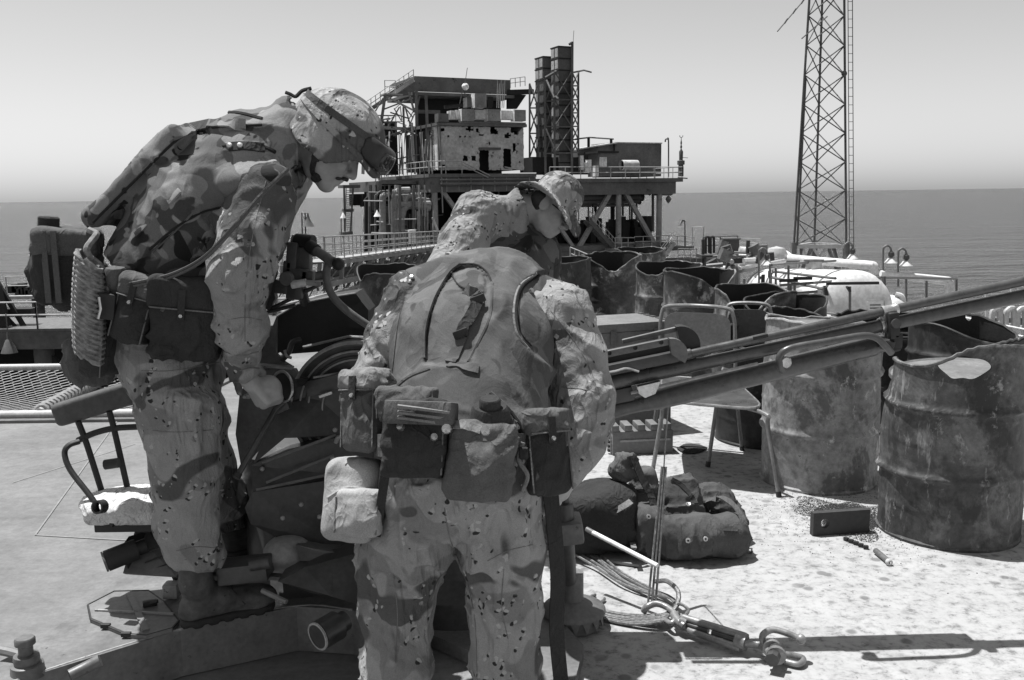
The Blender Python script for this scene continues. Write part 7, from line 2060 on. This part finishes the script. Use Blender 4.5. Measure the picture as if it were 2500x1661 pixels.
halfdisc(1640, 866, 3.00, .052, .03, CARR, -.6, 1.7); halfdisc(1662, 845, 3.10, .066, .05, BLACK, -.7, 1.8); halfdisc(1455, 888, 3.10, .06, .05, GUNMET, .3, 2.9)
MB().tube(smooth_path([P(1472, 912, 3.03), P(1505, 906, 3.03), P(1530, 900, 3.03), P(1560, 908, 3.03)], 4), .004, 6).build('feed_spring', CARR_E, gun)
MB().prism([P(1557, 945, 3.05), P(1613, 932, 3.05), P(1600, 962, 3.05), P(1575, 972, 3.05), P(1560, 962, 3.05)], (0, .03, 0)).build('ejector_plate', CHROME, gun)
MB().cbox(P(1510, 965, 3.10), (.10, .05, .05), .01, rot_b).build('ejector_block', GUNMET, gun)
# right hand levelling jack
ja = P(1380, 1292, 3.0)
MB().cbox(ja, (.115, .13, .075), .014, Matrix.Rotation(-.1, 3, 'Y')).build('jack_arm', CARR, gun)
MB().cbox(ja + Vector((-.10, .03, -.02)), (.14, .12, .09), .01).build('jack_arm_root', GUNMET, gun)
MB().lathe([(0, .115), (.016, .115), (.018, .108), (.018, .088), (.013, .085), (.013, .062), (.026, .058), (.028, .03), (.030, .0)], ja + Vector((0, -.01, .035)), seg=22).build('jack_screw', STEEL_D, gun)
jd = Vector((P(1400, 1400, 3.12).x, 3.12, 0))
MB().lathe([(0, .20), (.035, .20), (.035, .10), (.06, .092), (.105, .075), (.112, .066), (.112, .055), (.10, .05), (.09, .004)], jd, seg=40).build('jack_foot', CARR, gun)
for i in range(16):
    a = 2 * math.pi * i / 16; MB().add([jd + Vector((math.cos(a - .16) * .104, math.sin(a - .16) * .104, .052)), jd + Vector((math.cos(a + .16) * .104, math.sin(a + .16) * .104, .052)), jd + Vector((math.cos(a) * .108, math.sin(a) * .108, .012)), jd + Vector((math.cos(a) * .085, math.sin(a) * .085, .05))], [(0, 1, 2), (0, 2, 3), (1, 3, 2), (0, 3, 1)]).build('foot_tooth', CARR, gun, 'flat')
MB().cyl(jd + Vector((-.02, -.02, .18)), ja + Vector((0, 0, -.03)), .03, None, 14).build('jack_leg', GUNMET, gun)
# ---------------------------------------------------------------- loose gear on the deck
# chairs
CHP = gm('chair_panel', 0.26, 0.15, 6, 0.5, 0, 0.1, (0.32, 0.12, 16)); CHD = gm('chair_dark_seat', 0.06, 0.3, 10, 0.35, 0, 0.1, (0.3, 0.2, 30)); CHT = gm('chair_tube', 0.20, 0.25, 16, 0.45, 0.2, 0.1, (0.33, 0.06, 30))
def rounded(pts, n=5):
    res = []
    m = len(pts)
    for i in range(m):
        p0, p1, p2 = pts[i - 1], pts[i], pts[(i + 1) % m]
        a = p1.lerp(p0, .28); b = p1.lerp(p2, .28)
        for k_ in range(n + 1):
            t = k_ / n; res.append((a * (1 - t) ** 2 + p1 * 2 * t * (1 - t) + b * t * t))
    return res
def chair(label, FL, FR, BR, BL, backtop, seatm, backm, sz=.45, seat_curve=.012):
    t = thing('chair', label, 'chair', (FL + FR + BL + BR) / 4, 'steel chairs among the drums')
    cc = (FL + FR + BL + BR) / 4
    s4 = [Vector((cc.x + (p.x - cc.x) * .80, cc.y + (p.y - cc.y) * .86, sz)) for p in (FL, FR, BR, BL)]
    rd = rounded(s4)
    MB().prism(rd, (0, 0, .014)).build('seat', seatm, t, None)
    MB().tube([p + Vector((0, 0, .007)) for p in rd], .0085, 7, closed=True).build('seat_edge', CHT, t)
    for g_, s_ in zip((FL, FR, BR, BL), s4):
        knee = s_ + Vector((0, 0, -.03)); inw = cc.lerp(s_, .55); inw.z = sz - .012
        MB().tube(smooth_path([inw, s_ + Vector((0, 0, -.014)), knee + (g_ - knee) * .12, g_], 5), .0115, 9).build('leg', CHT, t)
        MB().cyl(g_ + Vector((0, 0, .0)), g_ + (knee - g_) * .07, .014, None, 9).build('foot_cap', BLACK, t)
    bl, br = s4[3], s4[2]
    wv_ = (br - bl); bt = backtop
    fr_ = [bl + Vector((0, 0, -.01)), bl + Vector((0, .03, .20)), bl + wv_ * .02 + Vector((0, .05, bt - sz - .05)), bl + wv_ * .16 + Vector((0, .055, bt - sz)), br - wv_ * .16 + Vector((0, .055, bt - sz)), br - wv_ * .02 + Vector((0, .05, bt - sz - .05)), br + Vector((0, .03, .20)), br + Vector((0, 0, -.01))]
    MB().tube(smooth_path(fr_, 6), .0115, 9).build('back_frame', CHT, t)
    h0, h1 = bt - sz - .26, bt - sz - .035
    pn = [bl + wv_ * .06 + Vector((0, .03, h0)), br - wv_ * .06 + Vector((0, .03, h0)), br - wv_ * .06 + Vector((0, .045, h1)), bl + wv_ * .06 + Vector((0, .045, h1))]
    MB().prism(rounded(pn), (0, .012, 0)).build('backrest', backm, t, None)
    return t
chair('steel chair with pale back panel and scuffed dark seat beneath the barrels', G(1589, 1176), G(1902, 1214), G(1812, 1100), G(1590, 1080), .84, CHD, CHP, .415)
chair('second steel chair with dark rounded back, pushed against the pale drum', G(1728, 1140), G(1900, 1120), G(1898, 1046), G(1760, 1040), .80, CHD, CHD)
# ammunition crates
def crate(c, size, rz, label, m):
    t = thing('ammunition_crate', label, 'crate', c, 'stacked ammunition crates')
    rot = Matrix.Rotation(rz, 3, 'Z'); c = Vector(c); w_, d_, h_ = size
    MB().cbox(c + Vector((0, 0, h_ * .42)), (w_, d_, h_ * .84), .008, rot).build('body', m, t)
    MB().cbox(c + Vector((0, 0, h_ * .92)), (w_ * 1.02, d_ * 1.03, h_ * .155), .008, rot).build('lid', m, t)
    for s_ in (-.3, .3): MB().cbox(c + rot @ Vector((w_ * s_, -d_ * .52, h_ * .74)), (.04, .015, .09), .004, rot).build('latch', STEEL_M, t)
    for s_ in (-.5, .5): MB().cbox(c + rot @ Vector((w_ * s_ * 1.02, 0, h_ * .5)), (.02, .16, .03), .006, rot).build('handle', STEEL_D, t)
    for i in range(5): MB().cbox(c + rot @ Vector((w_ * .47, -d_ * .4 + i * d_ * .2, h_ * 1.0)), (.03, .05, .012), .003, rot).build('hinge', STEEL_D, t)
    return t
CRM = gm('crate_paint', 0.15, 0.2, 6, 0.65, 0, 0.15, (0.3, 0.07, 20))
crate((.70, 6.05, .0), (.52, .44, .36), .35, 'lower green steel ammunition crate behind the gun breech', CRM)
crate((.70, 6.03, .362), (.50, .42, .34), .33, 'upper ammunition crate with a broad pale lid, on top of the other', CRM)
# notched battery box
bb = G(1565, 1108); bt_ = thing('battery_box', 'low grey notched box lying on the deck behind the chair legs', 'box', bb)
rot = Matrix.Rotation(.12, 3, 'Z')
MB().cbox(bb + Vector((0, .06, .07)), (.36, .15, .14), .006, rot).build('body', gm('box_grey', .15, .2, 10, .6), bt_)
for i in range(5): MB().cbox(bb + rot @ Vector((-.155 + i * .077, .05, .158)), (.045, .13, .035), .004, rot).build('raised_block', gm('box_grey', .15), bt_)
MB().cbox(bb + rot @ Vector((.02, -.018, .085)), (.30, .01, .012), .002, rot).build('side_rib', CARR_E, bt_)
for i in range(5): MB().cbox(bb + rot @ Vector((-.186, .03, .02 + i * .026)), (.012, .03, .012), .002, rot).build('end_tooth', BLACK, bt_)
rg = tag(MB().prism([G(x, y, .006) for x, y in ((1652, 1096), (1668, 1086), (1690, 1084), (1712, 1088), (1728, 1094), (1716, 1102), (1694, 1108), (1668, 1106))], (0, 0, .003)).build('shadow_sheet', NYL_D), 'flat dark sheet standing in for shadow and dirt next to the notched box', 'shadow_sheet')  # thin dark sheet put in for a patch of shadow and dirt
# field pack
pk = G(1668, 1345); pk.y += .14; pk.z = 0
fp = thing('field_pack', 'plump canvas field pack with metal eyelets and curling shoulder strap', 'pack', pk)
Sx = Sdf()
mb0 = P(1710, 1300, 3.72); mb0.z = .095
Sx.add(rbx(Vector((mb0.x, 3.75, .085)), (.19, .085, .080), .06, axes((1, .06, 0), (0, 0, 1))), .03)
Sx.add(ell(Vector((P(1690, 1300, 3.72).x, 3.72, .10)), (.16, .09, .085)), .04)
Sx.add(ell(Vector((P(1780, 1300, 3.75).x, 3.76, .085)), (.09, .09, .085)), .03)
Sx.add(rbx(Vector((P(1575, 1290, 3.72).x, 3.80, .12)), (.065, .11, .11), .05, axes((1, .4, 0), (.2, 0, 1))), .03)
Sx.add(rbx(Vector((P(1690, 1250, 4.0).x, 4.02, .07)), (.22, .16, .06), .05), .05)
Sx.folds(.008, 8, ridge=False, seed=90); Sx.folds(.016, 18, (.3, .8, 1), axes((1, 0, -.4), (0, 0, 1)), seed=91); Sx.folds(.012, 20, (1, .8, .25), seed=92)
body = Sx.build('pack_body', PACKM, fp, .007)
S2_ = Sdf(); ct = P(1662, 1215, 3.88)
S2_.add(rbx(ct + Vector((0, 0, -.02)), (.085, .075, .105), .05, axes((1, .1, .1), (-.25, .55, 1))), .02); S2_.folds(.014, 22, (.3, .8, 1), seed=93); S2_.folds(.012, 22, (1, .8, .3), seed=94); S2_.build('top_pouch', PACKM, fp, .007)
S3_ = Sdf(); S3_.add(ell(P(1740, 1220, 4.0), (.10, .10, .07)), .02); S3_.add(ell(P(1760, 1245, 3.95), (.07, .07, .05)), .03); S3_.folds(.016, 22, (.3, .8, 1), seed=95); S3_.folds(.010, 24, (1, .8, .3), seed=89); S3_.build('rear_pouch', PACKM, fp, .007)
S4_ = Sdf(); S4_.add(rbx(P(1575, 1185, 3.95), (.055, .07, .075), .03, axes((1, 0, .2), (-.3, .2, 1))), .02); S4_.folds(.014, 22, (.3, .8, 1), seed=96); S4_.build('side_pouch', NYLON, fp, .007)
for (S_, x, y) in ((Sx, 1680, 1320), (Sx, 1722, 1316), (Sx, 1583, 1262), (S2_, 1680, 1232), (Sx, 1762, 1248)):
    r_ = S_.hit(x, y)
    if r_:
        MB().lathe([(.0045, .003), (.010, .004), (.011, 0)], r_[0], axis=r_[1], seg=14).build('eyelet', CHROME, fp)
        MB().lathe([(0, .002), (.005, .002)], r_[0], axis=r_[1], seg=12).build('eyelet_hole', BLACK, fp)
for pts in ([(1655, 1270), (1660, 1310), (1662, 1350)], [(1740, 1265), (1745, 1300), (1745, 1345)], [(1620, 1290), (1640, 1340)], [(1765, 1290), (1800, 1292)]): strap(Sx, pts, PACKM, fp, .020, .003, 'pack_strap')
strap(S2_, [(1640, 1170), (1665, 1185), (1690, 1215), (1700, 1230)], NYL_D, fp, .018, .004, 'pack_strap')
MB().ribbon(smooth_path([P(1725, 1222, 3.90), P(1760, 1215, 3.84), P(1795, 1240, 3.78), P(1815, 1275, 3.72), P(1822, 1310, 3.70), P(1812, 1340, 3.68), P(1795, 1350, 3.68)], 6), Vector((.6, -.7, .35)), .038, .004).build('shoulder_strap', NYLON, fp)
MB().tube([G(1815, 1340, .008), G(1836, 1340, .008), G(1834, 1350, .008), G(1810, 1352, .008)], .0035, 6, closed=True).build('strap_loop', BLACK, fp)
MB().ribbon(smooth_path([P(1500, 1250, 3.7), P(1525, 1235, 3.68), P(1540, 1225, 3.7)], 4), Vector((0, -.7, .7)), .025, .004).build('pack_strap', NYL_L, fp)
# dark duffel behind
db = thing('duffel_bag', 'slumped dark cloth bag between the jack and the field pack', 'bag', Vector((P(1470, 1200, 3.75).x, 3.78, 0)))
Sx = Sdf(); dc = Vector((P(1468, 1200, 3.78).x, 3.80, .15))
Sx.add(rbx(dc, (.15, .11, .13), .07), .03); Sx.add(ell(dc + Vector((.02, .02, .08)), (.13, .10, .08)), .04); Sx.add(ell(dc + Vector((-.09, 0, -.08)), (.08, .1, .08)), .03)
Sx.folds(.012, 7, ridge=False, seed=97); Sx.folds(.016, 14, (.3, .8, 1), axes((1, 0, -.5), (0, 0, 1)), seed=98); Sx.keep(half((0, 0, .002), (0, 0, -1)), .003); Sx.build('bag_body', NYL_D, db, .008)
Sx = Sdf(); Sx.add(rc(P(1525, 1120, 3.85), P(1520, 1150, 3.85), .035, .05), .02); Sx.add(rc(P(1545, 1140, 3.85), P(1500, 1150, 3.85), .03), .02); Sx.folds(.010, 12, ridge=False, seed=90); Sx.folds(.016, 24, (.35, .8, 1), axes((1, 0, -.6), (0, 0, 1)), seed=99); Sx.folds(.012, 26, (1, .8, .3), seed=100); Sx.build('bag_neck', NYLON, db, .007)
MB().ribbon(smooth_path([P(1545, 1115, 3.8), P(1565, 1165, 3.78), P(1590, 1215, 3.76), P(1600, 1260, 3.72)], 5), Vector((.3, -.8, .4)), .032, .005).build('bag_strap', NYL_D, db)
bx_ = thing('buckled_harness', 'tangle of pale webbing and buckles between bag and wire ropes', 'harness', G(1515, 1315))
for pts, w_ in (([(1500, 1300), (1520, 1290), (1540, 1318), (1548, 1340)], .022), ([(1495, 1325), (1520, 1330), (1545, 1345)], .03), ([(1505, 1310), (1530, 1320), (1525, 1340)], .02)):
    MB().ribbon(smooth_path([G(x, y, .03 + .02 * i) for i, (x, y) in enumerate(pts)], 4), Vector((0, -.5, .8)), w_, .004).build('webbing', NYL_L, bx_)
MB().cbox(G(1508, 1312, .05), (.03, .012, .02), .003).build('buckle', CHROME, bx_)
MB().cbox(G(1497, 1268, .10), (.02, .02, .06), .006).build('strap_end', NYL_D, bx_)
# white rod
rd_ = thing('white_rod', 'thin white rod lying across the wire ropes', 'rod', G(1520, 1345))
MB().tube([P(1446, 1300, 3.40), P(1605, 1382, 3.18)], .009, 9).build('rod', WHITE, rd_)
MB().tube([P(1432, 1292, 3.42), P(1448, 1301, 3.398)], .0098, 9).build('rod_end', STEEL_M, rd_)
# cardboard plate on deck
tag(MB().prism([G(1440, 1300, .006), G(1540, 1352, .006), G(1560, 1385, .006), G(1470, 1372, .006), G(1425, 1330, .006)], (0, 0, .01)).build('grey_sheet', gm('sheet_grey', .2, .2, 12, .7)), 'flat grey sheet on the deck under the wire ropes', 'sheet')
# wire ropes
WR = gm('wire_rope', 0.16, 0.35, 90, 0.45, 0.3, 0.5, (.34, .5, 120)); 
def wirerope(label, pts, r=.0055, grp=None):
    o = MB(); sp = smooth_path(pts, 8); o.tube(sp, r, 7)
    ob = o.build('wire_rope', WR)
    return tag(ob, label, 'wire rope', grp or 'wire ropes lashing the gun')
rw = random.Random(4)
for i in range(7):
    o_ = lambda s=6: rw.uniform(-s, s)
    wirerope('slack wire rope sweeping over the deck from the jack foot to the hook', [G(1350 + o_(), 1395 + i * 4, .02), G(1395 + o_(), 1445 + i * 5, .01), G(1450 + o_(), 1482 + i * 4, .01), G(1530 + o_(), 1500 + i * 4, .012), G(1610 + o_(3), 1502 + i * 3, .03), G(1638, 1492 + i, .04)])
for i in range(5):
    o_ = lambda s=7: rw.uniform(-s, s)
    wirerope('slack wire rope running under the white rod towards the hook eye', [G(1400 + o_(), 1318 + i * 8, .02 + i * .004), G(1455 + o_(), 1352 + i * 8, .02), G(1520 + o_(), 1400 + i * 6, .02), G(1590 + o_(), 1440 + i * 3, .02), G(1640 + o_(3), 1462, .03), G(1655, 1500, .035)])
wirerope('thick wire rope loop curling round the hook eye', [G(1600, 1420, .05), G(1630, 1420, .09), G(1655, 1445, .08), G(1652, 1480, .05), G(1630, 1500, .03), G(1600, 1505, .03)], .009)
wirerope('small wire rope bight beside the hook eye', [G(1640, 1490, .03), G(1660, 1475, .06), G(1680, 1490, .05), G(1668, 1510, .03)], .006)
hk_ = G(1592, 1478, .05)
for i in range(3):
    dx = (i - 1) * 11; a = hk_ + Vector((dx * .0013, .004 * i, .01)); b = P(1621 + (i - 1) * 5, 1140, 3.36); c_ = P(1628 + (i - 1) * 2, 985, 3.10)
    wirerope('taut wire rope rising from the hook to the recoil cylinder', [a, a.lerp(b, .5), b], .0042)
wirerope('single thin wire tail joining the taut ropes to the recoil cylinder', [P(1621, 1142, 3.36), P(1624, 1090, 3.28), P(1632, 985, 3.12)], .0025)
tag(MB().tube([G(1420 + math.cos(i * .5) * 18 + 38, 1462 + math.sin(i * .5) * 10, .008) for i in range(10)], .006, 7).build('wire_offcut', WR), 'short curled wire offcut on the deck near the jack foot', 'wire')
# turnbuckle with hook and shackle
tb = thing('turnbuckle', 'heavy steel turnbuckle with open hook and bolted shackle on the deck', 'turnbuckle', G(1740, 1530))
FG = gm('forged_steel', .24, .3, 20, .38, .3, .15, (.33, .5, 40))
MB().tube(smooth_path([G(1572, 1492, .03), G(1580, 1482, .05), G(1602, 1474, .06), G(1630, 1484, .055), G(1650, 1504, .05), G(1640, 1522, .04), G(1620, 1512, .03)], 6), [.013 - .0001 * i for i in range(37)], 10).build('hook', FG, tb)
MB().tube(smooth_path([G(1645, 1500, .05), G(1656, 1518, .045), G(1672, 1530, .04)], 4), .015, 10).build('hook_shank', FG, tb)
a0, a1 = G(1662, 1506, .06), G(1826, 1556, .055); b0, b1 = G(1666, 1534, .026), G(1808, 1584, .024)
for a, b in ((a0, a1), (b0, b1)): MB().tube([a, a.lerp(b, .05), a.lerp(b, .95), b], [.009, .0125, .0125, .010], 12).build('body_bar', FG, tb)
MB().cyl(a0.lerp(b0, .5), a0.lerp(b0, .5) + (a1 - a0) * .09, .026, .02, 16).build('end_boss', FG, tb)
MB().cyl(a1.lerp(b1, .5) - (a1 - a0) * .12, a1.lerp(b1, .5) + (a1 - a0) * .03, .024, .026, 16).build('end_boss', FG, tb)
m0 = a0.lerp(b0, .5); m1 = a1.lerp(b1, .5)
MB().cyl(m0 + (m1 - m0) * .08, m0 + (m1 - m0) * .44, .0095, None, 10).build('threaded_rod', STEEL_D, tb)
MB().cyl(m0 + (m1 - m0) * .50, m0 + (m1 - m0) * .92, .0095, None, 10).build('threaded_rod', STEEL_D, tb)
MB().tube(smooth_path([m1, G(1855, 1575, .04), G(1880, 1592, .045)], 4), [.014] * 9, 10).build('eye_shank', FG, tb)
for s_ in (-.022, .022): MB().lathe([(.012, -.008), (.030, -.008), (.032, 0), (.030, .008), (.012, .008)], G(1890, 1592, .05) + Vector((0, s_, 0)), axis=Vector((.25, 1, 0)), seg=20).build('jaw', FG, tb)
MB().cyl(G(1885, 1612, .05), G(1898, 1575, .055), .022, None, 8).build('jaw_bolt', GUNMET, tb)
MB().tube(smooth_path([G(1866, 1575, .05), G(1862, 1552, .08), G(1885, 1538, .09), G(1920, 1546, .085), G(1952, 1560, .075)], 6), .011, 10).build('shackle', FG, tb)
MB().ball(G(1955, 1561, .075), .017, 10, 7).build('shackle_end', FG, tb)
MB().tube(smooth_path([G(1890, 1600, .03), G(1920, 1598, .03), G(1960, 1608, .02), G(1950, 1622, .015), G(1915, 1615, .015)], 6), .010, 10).build('shackle', FG, tb)
# upright plate with a hole
pl_ = G(1985, 1310); pr2 = G(2122, 1300); ud = (pr2 - pl_).normalized(); hgt = .105; Lp = (pr2 - pl_).length
bm = bmesh.new(); n = 24; hcx, hcz, hr = .055, .055, .020
def rectpt(a):
    dx, dz = math.cos(a), math.sin(a); s_ = min([(Lp - hcx) / dx if dx > 1e-6 else 9, hcx / -dx if dx < -1e-6 else 9, (hgt - hcz) / dz if dz > 1e-6 else 9, hcz / -dz if dz < -1e-6 else 9]); return hcx + dx * s_, hcz + dz * s_
angs = sorted([2 * math.pi * i / n for i in range(n)] + [math.atan2(z - hcz, x - hcx) % (2 * math.pi) for x, z in ((0, 0), (Lp, 0), (Lp, hgt), (0, hgt))])
th_ = Vector((-ud.y, ud.x, 0)) * .032; mb = MB(); vs = []
for a in angs:
    x, z = rectpt(a); xi, zi = hcx + math.cos(a) * hr, hcz + math.sin(a) * hr * 1.1
    for off in (Vector((0, 0, 0)), th_):
        vs += [pl_ + ud * x + Vector((0, 0, z)) + off, pl_ + ud * xi + Vector((0, 0, zi)) + off]
m_ = len(angs); fs = []
for i in range(m_):
    j = (i + 1) % m_; a, b = i * 4, j * 4
    fs += [(a, b, b + 1, a + 1), (a + 2, a + 3, b + 3, b + 2), (a, a + 2, b + 2, b), (a + 1, b + 1, b + 3, a + 3)]
mb.add(vs, fs)
tag(mb.build('steel_plate', gm('dark_plate', .035, .3, 18, .7, 0, .2), None, 'flat'), 'thick dark steel plate with a round hole standing near the grit', 'plate')
# spent bolts
bl_ = thing('bolt', 'small steel bolt lying on the deck before the rust patched drum', 'bolt', G(2155, 1362))
MB().cyl(G(2138, 1345, .014), G(2168, 1370, .014), .012, None, 12).build('shank', STEEL_M, bl_); MB().lathe([(.005, -.004), (.010, -.004), (.0135, 0), (.0135, .012)], G(2172, 1374, .014), axis=G(2138, 1345, .014) - G(2172, 1374, .014), seg=14).build('collar', STEEL_L, bl_)
sw = thing('link_strip', 'short dark strip of cartridge links lying by the steel plate', 'links', G(2090, 1325))
for i in range(5): MB().cbox(G(2066 + i * 12, 1316 + i * 5, .009), (.016, .022, .016), .004, Matrix.Rotation(.5 + i * .2, 3, 'Z')).build('link', BLACK, sw)
# deck studs in the foreground
